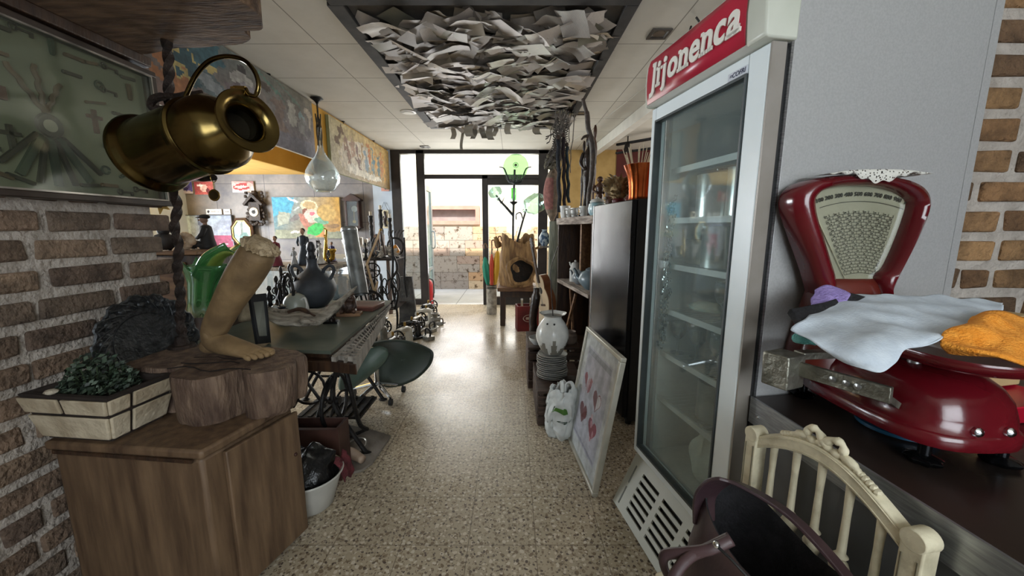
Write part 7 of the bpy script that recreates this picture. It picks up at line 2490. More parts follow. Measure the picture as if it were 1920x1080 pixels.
# blue disc added under the scale as source of a blue reflection, and boxes at the right edge
t = T('blue_reflection_disc', 'flat dark blue plastic disc added under the scale for a blue reflection', 'lid', (bx + .0, by - .02, CTZ))
B(t).lathe([(0, .001), (.075, .001), (.08, .004), (.08, .012), (.07, .014), (0, .012)], n=30).build('lid', M('dark_blue_plastic', '#123a52', '#1c4a63', .3))
p = P(1905, 730, y=1.02)
t = T('beige_carton', 'beige carton standing behind the scale at the right edge', 'carton', (1.33, 1.04, CTZ), .2)
B(t).box((-.07, -.05, .056), (.12, .07, .26)).build('carton_body', M('beige_carton_board', '#a58d63', '#b89f74', .8, 0, 5), bevel=.003)
B(t).box((-.068, -.048, .26), (.02, .068, .264)).build('carton_flap', MATS['beige_carton_board'])
t = T('red_tray', 'bright red plastic tray under the beige carton at the right edge', 'tray', (1.32, 1.02, CTZ), .15)
b = B(t)
b.loft([[Vector((sx * w_, sy * d_, z)) for sx, sy in ((-1, -1), (1, -1), (1, 1), (-1, 1))] for w_, d_, z in ((.115, .12, .0), (.13, .135, .055), (.125, .13, .055), (.11, .115, .048))])
b.build('tray_body', M('bright_red_plastic', '#a5122a', '#b31a33', .3), bevel=.003)

# ---- cream spindle-back chair
cr = M('cream_chalk_paint', '#b5ac90', '#d6cdb0', .65, 0, 22, bump=.15, contrast=(.3, .55))
CPo = Vector((.655, .925, 0))         # far back post
CPn = Vector((.715, .575, 0))         # near back post
cd = (CPn - CPo).normalized()
ch = Vector((-1, -.17, 0)).normalized()   # towards the seat front
t = T('spindle_chair', 'cream painted chair with turned spindle back and carved bow crest', 'chair', ((CPo + CPn) / 2 + ch * .2))
zs = .42
for p, zt_ in ((CPo, .79), (CPn, .795)):
    b = B(t, True)
    lean = -ch * .035
    b.bar(p + Vector((0, 0, 0)) - ch * .02, p + Vector((0, 0, zs)), .036, .036, up=ch)
    b.bar(p + Vector((0, 0, zs)), p + Vector((0, 0, zt_ - .012)), .036, .036, up=ch)
    b.build('back_post', cr, bevel=.003)
    b = B(t, True)
    b.cyl(p + Vector((0, 0, zt_ - .012)) + ch * .019, p + Vector((0, 0, zt_ - .012)) - ch * .019, .0205, n=20)
    b.build('post_cap', cr, bevel=.002)
    b = B(t, True)
    c0 = p + ch * .0185 + Vector((0, 0, .62))
    for sg in (-1, 1): b.bar(c0 + cd * sg * .012, c0 + cd * sg * .012 + Vector((0, 0, .13)), .002, .002)
    b.build('post_groove', M('chalk_groove', '#6b6450', None, .8))
mid = (CPo + CPn) / 2
arcf = lambda u: CPo.lerp(CPn, u) + Vector((0, 0, .755 + .075 * math.sin(math.pi * u)))
b = B(t, True)
rings = []
for k in range(25):
    u = .045 + .91 * k / 24
    p = arcf(u)
    rings.append([p + ch * .012 + Vector((0, 0, -.019)), p + ch * .012 + Vector((0, 0, .015)), p - ch * .012 + Vector((0, 0, .019)), p - ch * .012 + Vector((0, 0, -.019))])
b.loft(rings); b.build('crest_rail', cr, bevel=.002)
b = B(t, True)
for s_ in (-.019 + .006, .009):
    b.tube([arcf(.06 + .88 * k / 24) + ch * .0125 + Vector((0, 0, s_)) for k in range(25)], .0016, 5)
b.build('crest_bead', cr)
for k in range(9):
    for u in (.22 + .022 * k, .80 - .022 * k):
        if .44 < u < .56: continue
        b = B(t, True); b.ball(arcf(u) + Vector((0, 0, .021)) + ch * .002, (.008, .008, .0075), 8); b.build('crest_bead_carving', cr)
# carved ribbon bow
b = B(t, True)
bc = arcf(.5) + Vector((0, 0, .028)) + ch * .004
Tm = Matrix.Identity(3)
for s_ in (-1, 1):
    b.tube(smooth_pts([bc, bc + cd * s_ * .018 + Vector((0, 0, .018)), bc + cd * s_ * .036 + Vector((0, 0, .016)), bc + cd * s_ * .038 + Vector((0, 0, -.004)), bc + cd * s_ * .018 + Vector((0, 0, -.008)), bc], 5), [.007, .009, .010, .009, .007, .006] * 5, 8)
    b.tube(smooth_pts([bc + cd * s_ * .02 + Vector((0, 0, -.01)), bc + cd * s_ * .05 + Vector((0, 0, -.008)), bc + cd * s_ * .075 + Vector((0, 0, -.022))], 5), [.006, .009, .006], 8)
b.ball(bc + Vector((0, 0, .002)), (.011, .011, .012), 10)
b.build('carved_bow', cr, ang=180)
spd = [(.0095, 0), (.0085, .03), (.010, .05), (.0145, .06), (.010, .068), (.0095, .075), (.015, .10), (.0185, .118), (.014, .132), (.008, .14), (.0135, .148), (.008, .156), (.0075, .19), (.0068, .25), (.0085, .33)]
for k in range(5):
    u = .16 + .17 * k
    p = CPo.lerp(CPn, u)
    zt_ = .755 + .075 * math.sin(math.pi * u) - .015
    L_ = zt_ - .50
    b = B(t, True); b.lathe([(r_, z * L_ / .33) for r_, z in spd], p + Vector((0, 0, .50)), n=16); b.build('spindle', cr, ang=50)
b = B(t, True); b.bar(CPo + Vector((0, 0, .49)), CPn + Vector((0, 0, .49)), .024, .04, up=(0, 0, 1)); b.build('lower_rail', cr, bevel=.002)
b = B(t, True)
s0, s1, s2, s3 = CPo - cd * .02, CPn + cd * .02, CPn + ch * .285 + cd * .02, CPo + ch * .285 + cd * .02
poly_slab(b, [s0, s1, s2, s3], zs - .025, zs); b.build('seat', cr, bevel=.006)
for p in (s2 - ch * .03 - cd * .03, s3 - ch * .03 + cd * .03):
    b = B(t, True); b.lathe([(.012, 0), (.017, .03), (.013, .06), (.02, .2), (.022, .33), (.018, .395)], p, n=14); b.build('front_leg', cr)
b = B(t, True)
for a, c_ in ((s0, s3), (s1, s2)): b.bar(a + ch * .02 + Vector((0, 0, .37)), c_ - ch * .03 + Vector((0, 0, .37)), .018, .045)
b.bar(s3 + Vector((0, 0, .37)) - ch * .03, s2 + Vector((0, 0, .37)) - ch * .03, .018, .045)
b.build('apron', cr)

# ---- brown leather tote bag on the seat
leather = M('brown_leather', '#35262a', '#4e393a', .36, 0, 5, bump=.25, bscale=9, rough2=.5)
BCx = mid + ch * .128 + cd * .03 + Vector((0, 0, zs + .003))
t = T('leather_bag', 'open dark brown leather tote bag sitting on the cream chair', 'bag', BCx)


def bag_ring(z, hw, hd, sag=0, n=48):
    out = []
    for k in range(n):
        a = 2 * math.pi * k / n
        ca, sa = math.cos(a), math.sin(a)
        e = .62
        x = hw * math.copysign(abs(ca) ** e, ca)
        y = hd * math.copysign(abs(sa) ** (e + .1), sa)
        zz = z - sag * (1 - abs(ca) ** 1.2)
        q = Vector(BCx) + cd * x + ch * (y + .058 * (1 - z / .255) - .012) + Vector((0, 0, zz))
        q += noise.noise_vector(q * 9) * .012 * min(1, z / .05 + .1)
        out.append(q)
    return out


b = B(t, True)
outer = [bag_ring(0, .155, .075), bag_ring(.004, .17, .085), bag_ring(.05, .178, .096), bag_ring(.12, .178, .097, .0), bag_ring(.18, .175, .096, .02), bag_ring(.22, .174, .094, .035), bag_ring(.255, .172, .090, .06)]
inner = [bag_ring(.251, .167, .084, .06), bag_ring(.19, .165, .086, .03), bag_ring(.10, .165, .088), bag_ring(.03, .15, .075), bag_ring(.025, .02, .02)]
b.loft(outer, cap=False); b.add(outer[0], [tuple(range(47, -1, -1))]); b.build('body', leather, ang=180)
b = B(t, True); b.loft(outer[-1:] + inner, cap=False); b.build('lining', black_cloth, ang=180)
b = B(t, True)
e0 = BCx + cd * -.150 + ch * .055 + Vector((0, 0, .215)); e1 = BCx + cd * .150 + ch * .055 + Vector((0, 0, .215))
hd_ = smooth_pts([e0 + Vector((0, 0, -.05)), e0 + Vector((0, 0, .03)) , e0.lerp(e1, .12) - ch * .03 + Vector((0, 0, .085)), e0.lerp(e1, .40) - ch * .10 + Vector((0, 0, .065)), e0.lerp(e1, .72) - ch * .13 + Vector((0, 0, .02)), e0.lerp(e1, .95) - ch * .13 + Vector((0, 0, -.02))], 7)
rings = []
for i, p in enumerate(hd_):
    d = (hd_[min(i + 1, len(hd_) - 1)] - hd_[max(i - 1, 0)]).normalized()
    w_ = (ch * .9 + Vector((0, 0, .3))).normalized()
    w_ = (w_ - d * w_.dot(d)).normalized()
    nrm = d.cross(w_)
    ww = .030 if i < 14 else .016
    rings.append([p + w_ * ww + nrm * .004, p - w_ * ww + nrm * .004, p - w_ * ww - nrm * .004, p + w_ * ww - nrm * .004])
b.loft(rings); b.build('shoulder_handle', leather, bevel=.002, ang=50)
b = B(t, True)
g0_, g1_ = P(1342, 1025, y=.66), P(1262, 1045, y=.70)
sp = smooth_pts([P(1370, 1008, y=.665), P(1330, 1028, y=.665), P(1292, 1045, y=.67), P(1262, 1085, y=.66), P(1258, 1130, y=.64)], 6)
b.tube(sp, .011, 8, flat=.5)
sp = smooth_pts([P(1372, 1012, y=.66), P(1330, 1030, y=.66), P(1285, 1036, y=.68), P(1246, 1042, y=.70), P(1250, 1075, y=.69), P(1285, 1120, y=.66)], 6)
b.tube(sp, .011, 8, flat=.5)
b.build('side_strap', leather, ang=180)
b = B(t, True)
zp = [P(1342, 1022, y=.645), P(1372, 1050, y=.615), P(1405, 1085, y=.59)]
b.tube(smooth_pts(zp, 6), .0028, 6); b.build('zip', black_matte)
b = B(t, True); b.ball(P(1343, 1021, y=.642), .007, 10); b.build('zip_end', chrome)
# ------------------------------------------------------------------ clutter of the left room and along the left of the aisle
R = random.Random(91)
ORD = ('first', 'second', 'third', 'fourth', 'fifth', 'sixth', 'seventh', 'eighth', 'ninth', 'tenth', 'eleventh', 'twelfth')

# --- glass display case with figurines ----------------------------------------------------
CT = .92
t = T('display_case', 'glass-sided display case with wooden top carrying the row of figurines', 'display case', (-2.4, 4.14, 0))
b = B(t, True); b.box((-2.95, 3.78, CT - .03), (-1.86, 4.5, CT)); b.build('top', wood_grey, bevel=.004)
b = B(t, True); b.box((-2.95, 3.78, 0), (-1.86, 4.5, .12)); b.build('plinth', wood_dark)
for x, y in ((-2.93, 3.80), (-1.88, 3.80), (-2.93, 4.48), (-1.88, 4.48)):
    b = B(t, True); b.box((x - .02, y - .02, .12), (x + .02, y + .02, CT - .03)); b.build('corner_post', steel)
b = B(t, True); b.box((-2.90, 3.805, .52), (-1.90, 4.47, .53)); b.build('glass_shelf', glass('shelf_glass', (.85, .93, .92), .2, .05, .1, '#b9cfcf'))
b = B(t, True); b.box((-2.91, 3.785, .12), (-1.90, 3.789, CT - .03)); b.build('glass_front', clear)
b = B(t, True); b.box((-1.867, 3.82, .12), (-1.863, 4.46, CT - .03)); b.build('glass_side', clear)
for k, (x, colr, lbl) in enumerate(((-2.05, '#c4cdd2', 'white carton inside the display case, right end'), (-2.25, '#6a8fa8', 'blue carton inside the display case, middle'), (-2.45, '#b8b2a4', 'beige carton inside the display case, left'))):
    o = B().box((-.075, -.08, 0), (.075, .08, .16)).build('small_carton', M('carton_%d' % k, colr, None, .6), None, bevel=.003)
    o.location = (x, 4.12, .531)
    tag(o, lbl, 'carton', 'cartons in the display case')


def lady(label, c, h, dress, skin_, name='figurine', cat='figurine', wide=1, hat=None):
    t = T(name, label, cat, c)
    k = h
    b = B(t)
    b.loft([lring((0, 0, z * k), (0, 0, 1), r * k * wide * (1 + 0), r * k * .8 * wide, 20) for z, r in ((0, .24), (.05, .25), (.25, .20), (.42, .13), (.52, .10), (.60, .125), (.70, .13), (.78, .12), (.81, .05))])
    for s_ in (-1, 1): b.tube(smooth_pts([(s_ * .12 * k * wide, 0, .76 * k), (s_ * .17 * k * wide, -.03 * k, .62 * k), (s_ * .10 * k * wide, -.10 * k, .54 * k)], 4), [.04 * k, .035 * k, .025 * k], 8)
    b.build('dress', dress, ang=180)
    b = B(t); b.cyl((0, 0, .80 * k), (0, 0, .86 * k), .03 * k, n=10); b.ball((0, -.005 * k, .91 * k), (.06 * k, .066 * k, .08 * k), 14); b.ball((0, -.07 * k, .90 * k), (.01 * k, .014 * k, .014 * k), 8); b.build('head', skin_, ang=180)
    b = B(t); b.ball((0, .015 * k, .935 * k), (.068 * k, .07 * k, .065 * k), 12)
    if hat: b.lathe([(.0, .97 * k), (.14 * k, .955 * k), (.14 * k, .965 * k), (.06 * k, .985 * k), (0, 1.0 * k)], n=18)
    b.build('hair', hat or M('dark_hair', '#231a16', '#3a2c24', .7), ang=60)
    b = B(t); b.lathe([(0, -.001), (.26 * k * wide, -.001), (.26 * k * wide, .012), (0, .014)], n=20); b.build('base', wood_dark)
    return t


porc = M('pale_porcelain', '#b5b2ac', '#d0cdc6', .3, 0, 8)
def case_at(px, py): return P(px, py, z=CT + .002)


lady('tall dark navy gowned lady figurine on the display case, under the fan painting', case_at(572, 497), .40, M('navy_dress', '#1a232c', '#2e3a46', .6, 0, 12), skin, wide=.85)
lady('slim white robed figurine on the display case beside the gilt saxophone', case_at(602, 496), .24, porc, porc, wide=.75)
lady('violet-blue robed figurine on the display case right of the gilt saxophone', case_at(624, 491), .24, M('violet_robe', '#3d3a6a', '#56528a', .5), skin, wide=.8)
lady('burgundy gowned figurine standing left on the display case behind the plaster foot', case_at(520, 500), .32, M('burgundy_dress', '#5a1424', '#742236', .6), skin, wide=.8)
lady('small pale lady figurine left of the navy gowned one on the display case', case_at(553, 499), .20, M('silver_dress', '#8c8f92', '#b0b3b5', .4), porc, wide=.8)
# gilt saxophone
c = case_at(613, 494)
t = T('saxophone', 'upright gilt saxophone standing on the display case', 'saxophone', c)
gilt = M('gilt_metal', '#9c7a2e', '#c9a548', .25, .9, 14)
H_ = P(613, 428, y=c.y).z - c.z
b = B(t)
b.tube(smooth_pts([(-.01, 0, H_), (.02, 0, H_ * .97), (.02, 0, H_ * .9), (.0, 0, H_ * .5), (-.015, 0, H_ * .16), (.01, 0, .04), (.05, 0, .05), (.065, 0, H_ * .2), (.07, 0, H_ * .42)], 6), [.006] * 8 + [.012] * 8 + [.018] * 12 + [.024] * 10 + [.032] * 8 + [.045] * 3, 12)
b.build('body', gilt, ang=180)
b = B(t)
for k in range(12): b.ball((.018 - .003 * k + .018, -.012, H_ * (.25 + .05 * k)), (.012, .008, .010), 8)
b.build('keys', gilt)
B(t).box((-.06, -.05, -.001), (.10, .05, .012)).build('base', wood_dark)

# --- dark cast figures crowding the back of the sewing table -----------------------------------
cast = M('dark_cast_metal', '#171616', '#35322f', .45, .5, 14, bump=.4)


def castfig(label, c, h, g, kind, grp='dark cast figurines on the sewing table'):
    t = T('cast_figurine', label, 'figurine', c, R.uniform(-.6, .6), grp)
    b = B(t)
    b.lathe([(0, 0), (g, 0), (g, .012), (g * .7, .018), (g * .5, .03), (0, .031)], n=14)
    b.build('foot', cast)
    b = B(t)
    if kind == 0:
        b.lathe([(g * .5, .03), (g * .35, h * .3), (g * .6, h * .5), (g * .3, h * .7), (g * .2, h * .78), (0, h * .79)], n=14)
        b.ball((0, 0, h * .88), (g * .42, g * .42, h * .12), 12, nz=.2)
        for s_ in (-1, 1): b.tube(smooth_pts([(s_ * g * .4, 0, h * .62), (s_ * g * .9, 0, h * .5), (s_ * g * .5, -g * .4, h * .4)], 3), g * .14, 7)
    elif kind == 1:
        for k in range(4): b.tube([(math.cos(a * .6 + k) * g * .55 * math.sin(a * .34 + .2), math.sin(a * .6 + k) * g * .55, .03 + h * a / 9) for a in range(9)], g * .16, 6)
        b.ball((0, 0, h * .95), g * .3, 10)
    else:
        b.tube([(math.cos(k * .35) * g * .95, 0, h * .58 + math.sin(k * .35) * h * .40) for k in range(18)], g * .18, 7, loop=True)
        for k in range(9): b.ball((math.cos(k * .7) * g * .95, 0, h * .58 + math.sin(k * .7) * h * .40), g * .26, 7, nz=.5)
        b.cyl((0, 0, .03), (0, 0, h * .2), g * .25, n=8)
    b.build('body', cast, ang=180)


pos = ((545, 588, .27, .055, 2, 'dark cast oval openwork ornament left of the two-handled flask'), (529, 584, .20, .038, 0, 'dark cast figure just left of the oval openwork ornament'), (560, 578, .22, .035, 1, 'dark cast twisted figure between oval ornament and flask'), (536, 572, .24, .038, 1, 'tall dark cast twisted figure behind the oval openwork ornament'),
       (522, 572, .22, .034, 0, 'dark cast figure behind and left of the oval ornament'), (549, 567, .30, .036, 0, 'tallest dark cast figure at the back of the table by the flask'), (508, 580, .17, .036, 0, 'short dark cast figure near the glass stopper'), (566, 566, .26, .034, 1, 'dark cast twisted figure farthest back beside the flask'), (538, 564, .28, .032, 0, 'slim dark cast figure at the back left of the table'))
for px, py, h, g, kd_, lbl in pos:
    c = P(px, py, z=TZ + .003)
    if c.y > 2.88: c.y = 2.86
    castfig(lbl, c, h, g, kd_)
c = P(531, 600, z=TZ + .003)
t = T('navy_jar', 'small round dark navy jar beside the glass stopper on the table', 'jar', c)
B(t).lathe([(0, 0), (.03, 0), (.045, .03), (.042, .06), (.02, .075), (.024, .085), (0, .085)], n=18).build('body', M('dark_navy_glaze', '#14181f', '#252c38', .2))
B(t).ball((0, 0, .092), .012, 8).build('stopper', silver)
# beige cloth doll leaning behind the foot sculpture
c = P(508, 590, z=TZ + .003)
t = T('cloth_doll', 'beige cloth doll hanging its skirt behind the plaster foot', 'doll', (c.x - .06, 2.30, TZ + .003))
b = B(t); b.loft([lring((.01 * math.sin(k), 0, .03 * k), (0, 0, 1), .075 - .0045 * k + .008 * math.sin(k * 2), .05 - .003 * k, 16) for k in range(11)]); b.build('dress', M('beige_linen', '#7d705c', '#a3957c', .95, 0, 14, bump=.6), ang=180)
b = B(t); b.ball((0, 0, .34), (.034, .034, .04), 12); b.build('head', M('doll_head', '#94806a', None, .8))

# --- pale table with silver cups near the pier -----------------------------------------------------
t = T('side_table', 'pale side table with silver cups before the pendulum clock', 'table', (-2.05, 5.2, 0))
b = B(t, True); b.box((-2.85, 4.84, .90), (-1.84, 5.75, .93)); b.build('tabletop', M('pale_tabletop', '#9d9f9d', '#b7b9b6', .5), bevel=.004)
for x in (-2.80, -1.89):
    for y in (4.90, 5.70):
        b = B(t, True); b.box((x - .025, y - .025, 0), (x + .025, y + .025, .90)); b.build('leg', wood_dark)
cupo = None
for k, (px, py) in enumerate(((652, 484), (663, 482), (674, 479), (685, 476))):
    c = P(px, py, z=.932)
    lbl = 'silver goblet, %s from the left on the pale side table' % ORD[k]
    if cupo is None:
        cupo = T('silver_goblet', lbl, 'goblet', c, 0, 'silver goblets on the side table')
        B(cupo).lathe([(0, 0), (.05, 0), (.05, .006), (.014, .03), (.012, .09), (.03, .11), (.058, .15), (.06, .24), (.055, .24), (.05, .15), (.02, .12), (0, .118)], n=22).build('bowl', silver)
    else: dup(cupo, c, 0, lbl, scale=(1, .9, 1.08, .95)[k])
lady('small dark figurine standing right of the silver goblets', (-1.98, 5.25, .932), .26, M('charcoal_figure', '#1f1d1d', '#353231', .6), skin, wide=.8)
c = P(705, 474, z=.932)
o = B().box((-.07, -.05, 0), (.07, .05, .30)).build('wooden_case', wood_mid, None, bevel=.004)
o.location = (-1.93, 5.45, .931)
tag(o, 'small upright brown wooden case behind the wooden compass', 'box')

# --- iron rack with curios by the entrance ---------------------------------------------------------
t = T('iron_rack', 'black wrought iron rack crowded with curios left of the entrance', 'rack', (-1.66, 4.7, 0))
RX0, RX1, RY0, RY1 = -1.82, -1.42, 4.45, 4.95
for x, y in ((RX0, RY0), (RX1, RY0), (RX0, RY1), (RX1, RY1)):
    b = B(t, True); b.tube(smooth_pts([(x, y, 0), (x + .02, y, .3), (x - .02, y, .6), (x, y, .95), (x, y, 1.2)], 4), .014, 7); b.build('leg', iron)
for z in (.35, .95):
    b = B(t, True); b.box((RX0, RY0, z - .012), (RX1, RY1, z)); b.build('shelf', rust)
for k in range(4):
    b = B(t, True)
    x = RX0 + .08 + .11 * k
    b.tube([(x + math.cos(a * .5) * (.015 + .004 * a), RY0 - .01, .66 + math.sin(a * .5) * (.03 + .010 * a)) for a in range(16)], .008, 6); b.build('scroll', iron)
b = B(t, True); b.tube(smooth_pts([(RX1 + .02, RY0 - .03, 1.0), (RX1 + .06, RY0 - .03, .85), (RX1 - .02, RY0 - .03, .70), (RX1 + .05, RY0 - .03, .55), (RX1, RY0 - .03, .35)], 5), .014, 7); b.build('wavy_bar', iron)
RT = .951
# wooden compass / A frame
yy = 4.36
t = T('wooden_compass', 'tall wooden A-frame compass standing before the iron rack', 'compass', P(705, 560, y=yy))
b = B(t, True); b.bar(P(714, 430, y=yy), P(688, 495, y=yy), .02, .02); b.bar(P(688, 495, y=yy), P(702, 548, y=yy), .02, .02); b.build('arm', wood_light)
b = B(t, True); b.bar(P(714, 430, y=yy), P(722, 478, y=yy), .018, .018); b.build('arm', wood_dark)
b = B(t, True); b.bar(P(708, 528, y=yy), P(700, 556, y=yy), .02, .02); b.build('strut', wood_light)
b = B(t, True); b.ball(P(714, 431, y=yy), .016, 10); b.build('hinge', brass_dull)
b = B(t, True); p_ = P(701, 552, y=yy); b.bar(p_, Vector((p_.x, yy, 0)), .022, .022); b.build('post', wood_dark)
# wheels, sponge, lantern, vase of the rack
def wheel(label, c, r, tilt, name='iron_pulley', cat='wheel', spokes=6):
    t = T(name, label, cat, c)
    ax = Vector(tilt).normalized()
    x = ax.orthogonal().normalized(); y = ax.cross(x)
    b = B(t); b.tube([x * math.cos(k * .2618) * r + y * math.sin(k * .2618) * r for k in range(24)], r * .10, 7, loop=True); b.build('rim', iron)
    b = B(t); b.lathe([(0, -r * .12), (r * .2, -r * .12), (r * .2, r * .12), (0, r * .12)], (0, 0, 0), ax, 14); b.build('hub', iron)
    for k in range(spokes):
        a = 6.2832 * k / spokes
        b = B(t); b.tube([(0, 0, 0), x * math.cos(a) * r + y * math.sin(a) * r], r * .06, 6); b.build('spoke', iron)


c = P(698, 507, y=4.38); wheel('black iron fan wheel high up in front of the rack', c, .085, (.2, -1, .1), spokes=8)
c = P(690, 562, y=4.2); wheel('large black iron wheel standing low before the rack', (c.x, 4.2, .44), .17, (.3, -1, .1))
c = P(737, 505, y=4.55)
t = T('feather_tuft', 'pale fluffy feather tuft on the iron rack shelf', 'feathers', (-1.52, 4.56, RT))
b = B(t)
for k in range(130):
    a, e_ = R.uniform(0, 6.28), R.uniform(-.2, 1.4)
    d = Vector((math.cos(a) * math.cos(e_), math.sin(a) * math.cos(e_), math.sin(e_)))
    l_ = R.uniform(.10, .15)
    b.tube([Vector((0, 0, .05)), Vector((0, 0, .05)) + d * l_ * .6, Vector((0, 0, .05)) + d * l_ + Vector((0, 0, -.02))], [.006, .012, .004], 4)
for v in range(len(b.v)): b.v[v] = (b.v[v][0] * 1.1, b.v[v][1], max(.001, b.v[v][2]))
b.build('feathers_body', M('pale_feather', '#958c80', '#c4bcb0', .95, 0, 20), ang=180)
t = T('ring_lantern', 'round iron ring lantern with amber glow-coloured glass on the rack', 'lantern', (-1.46, 4.70, RT))
b = B(t); b.tube([(math.cos(k * .3) * .10, 0, .14 + math.sin(k * .3) * .11) for k in range(21)], .012, 7, loop=True); b.build('ring', iron)
b = B(t); b.lathe([(0, .05), (.035, .05), (.055, .09), (.035, .13), (.015, .16), (0, .17)], n=16); b.build('amber_glass', M('amber_glass', '#b8742a', '#d89a4a', .2))
b = B(t); b.lathe([(0, 0), (.05, 0), (.05, .01), (.02, .03), (.03, .05), (0, .05)], n=16); b.build('foot', iron)
b = B(t)
for k in range(5): b.tube(smooth_pts([(-.06 + .03 * k, 0, .24), (-.08 + .04 * k, 0, .30), (-.07 + .045 * k, .02, .345)], 3), .007, 5)
b.build('crown', iron)
for k, (x, y, h, lbl) in enumerate(((-1.72, 4.62, .52, 'tall dark ornate candlestick on the rack, left one'), (-1.64, 4.74, .60, 'tallest dark ornate candlestick on the rack, middle one'), (-1.56, 4.84, .50, 'dark ornate candlestick on the rack, right one'))):
    t = T('candlestick', lbl, 'candlestick', (x, y, RT), 0, 'candlesticks on the iron rack')
    b = B(t); b.lathe([(0, 0), (.045, 0), (.045, .012)] + [(.016 + .014 * abs(math.sin(j * 1.3 + k)), .03 + (h - .06) * j / 14) for j in range(15)] + [(.03, h - .015), (.03, h), (0, h)], n=14); b.build('stem', cast)
    b = B(t); b.cyl((0, 0, h), (0, 0, h + .05), .016, n=10); b.build('candle', M('ivory_candle', '#a89a80', '#c2b59c', .5))
for x, y, z, h, g, kd_, lbl in ((-1.76, 4.50, RT, .20, .035, 0, 'dark cast figure at the left front of the iron rack top'), (-1.64, 4.52, RT, .26, .05, 2, 'dark cast oval ornament on the iron rack top beside the feather tuft'), (-1.75, 4.86, RT, .30, .035, 1, 'dark cast twisted figure at the back left of the iron rack top'),
                              (-1.74, 4.55, .351, .34, .05, 1, 'dark cast twisted figure on the lower rack shelf, left'), (-1.62, 4.58, .351, .42, .045, 0, 'tall dark cast figure on the lower rack shelf, middle'), (-1.50, 4.56, .351, .36, .06, 2, 'dark cast oval ornament on the lower rack shelf, right')):
    castfig(lbl, (x, y, z), h, g, kd_, 'dark cast figurines on the iron rack')
for x, y, h, g, kd_, lbl in ((-2.50, 3.90, .18, .03, 0, 'short dark cast figure on the display case left of the silver-dressed lady'), (-2.22, 4.30, .26, .035, 1, 'dark cast twisted figure at the back of the display case'), (-2.62, 3.95, .24, .045, 2, 'dark cast oval ornament on the display case beside the burgundy lady'), (-2.75, 4.1, .28, .035, 0, 'dark cast figure at the far left of the display case'), (-1.94, 3.95, .16, .03, 1, 'small dark cast figure at the right end of the display case')):
    castfig(lbl, (x, y, CT + .001), h, g, kd_, 'dark cast figurines on the display case')
t = T('slate_slab', 'dark rough stone slab standing upright right of the iron rack', 'slab', (-1.40, 4.98, 0))
b = B(t)
b.loft([[Vector((x * (1 + .08 * noise.noise(Vector((x * 9, z * 5, 1)))), y + z * .10 - .06, z)) for x, y in ((-.13 + .05 * z, -.02), (.12 - .09 * z, -.025), (.12 - .09 * z, .02), (-.13 + .05 * z, .02))] for z in (0, .15, .3, .45, .6, .68)]); b.build('stone', M('dark_slab', '#2b2926', '#4a4640', .7, 0, 9, bump=.7))

# --- row of old sewing machines and irons on the floor -----------------------------------------------
def sewing_machine(label, c, rz, body, k=1):
    t = T('sewing_machine', label, 'sewing machine', c, rz, 'old sewing machines along the aisle')
    b = B(t); b.box((-.16 * k, -.07 * k, 0), (.16 * k, .07 * k, .03 * k)); b.build('bed', body, bevel=.008 * k)
    b = B(t)
    b.tube(smooth_pts([(.11 * k, 0, .03 * k), (.105 * k, 0, .10 * k), (.10 * k, 0, .17 * k), (.05 * k, 0, .20 * k), (-.04 * k, 0, .205 * k), (-.11 * k, 0, .20 * k), (-.125 * k, 0, .16 * k), (-.125 * k, 0, .10 * k)], 5), [.04 * k] * 12 + [.032 * k] * 18 + [.026 * k] * 6, 12)
    b.build('arm', body, ang=180)
    b = B(t); b.cyl((-.125 * k, 0, .10 * k), (-.125 * k, 0, .035 * k), .006 * k, n=8); b.build('needle_bar', chrome)
    b = B(t)
    wc = Vector((.165 * k, 0, .185 * k))
    b.tube([wc + Vector((0, math.cos(a * .314) * .062 * k, math.sin(a * .314) * .062 * k)) for a in range(20)], .010 * k, 7, loop=True)
    for a in range(4): b.tube([wc, wc + Vector((0, math.cos(a * 1.571) * .06 * k, math.sin(a * 1.571) * .06 * k))], .006 * k, 6)
    b.cyl(wc - Vector((.05 * k, 0, 0)), wc + Vector((.012 * k, 0, 0)), .013 * k, n=10)
    b.build('hand_wheel', black_gloss)
    b = B(t); b.cyl((.03 * k, 0, .225 * k), (.03 * k, 0, .28 * k), .006 * k, n=8); b.cyl((.03 * k, 0, .24 * k), (.03 * k, 0, .275 * k), .014 * k, n=10); b.build('spool_pin', brass_dull)


ivory = M('ivory_enamel', '#a5a094', '#c7c2b5', .35, 0, 6)
jet = M('black_japanned', '#101011', '#1e1d1d', .2, 0, 6)
steelg = M('worn_steel', '#77746e', '#a29f98', .4, .7, 14)
for c, rz, bd_, k, lbl in (((-1.24, 5.36, 0), 1.2, jet, 1.0, 'black sewing machine nearest the doorway'), ((-1.20, 5.00, 0), .9, ivory, 1.0, 'ivory sewing machine, second from the doorway'), ((-1.22, 4.66, 0), 1.35, steelg, .9, 'bare steel sewing machine, third from the doorway'),
                          ((-1.22, 4.33, 0), .8, jet, 1.0, 'black sewing machine, fourth from the doorway'), ((-1.20, 4.00, 0), 1.3, ivory, 1.05, 'ivory sewing machine, fifth from the doorway, near the green chair'), ((-1.55, 4.12, 0), 1.0, steelg, 1.0, 'bare steel sewing machine behind the fifth machine'), ((-1.22, 3.66, 0), 1.5, jet, 1.0, 'black sewing machine farthest from the doorway, by the green chair'), ((-1.56, 3.66, 0), .9, ivory, 1.0, 'ivory sewing machine at the table end behind the green chair')):
    sewing_machine(lbl + ', on the floor', c, rz, bd_, k)


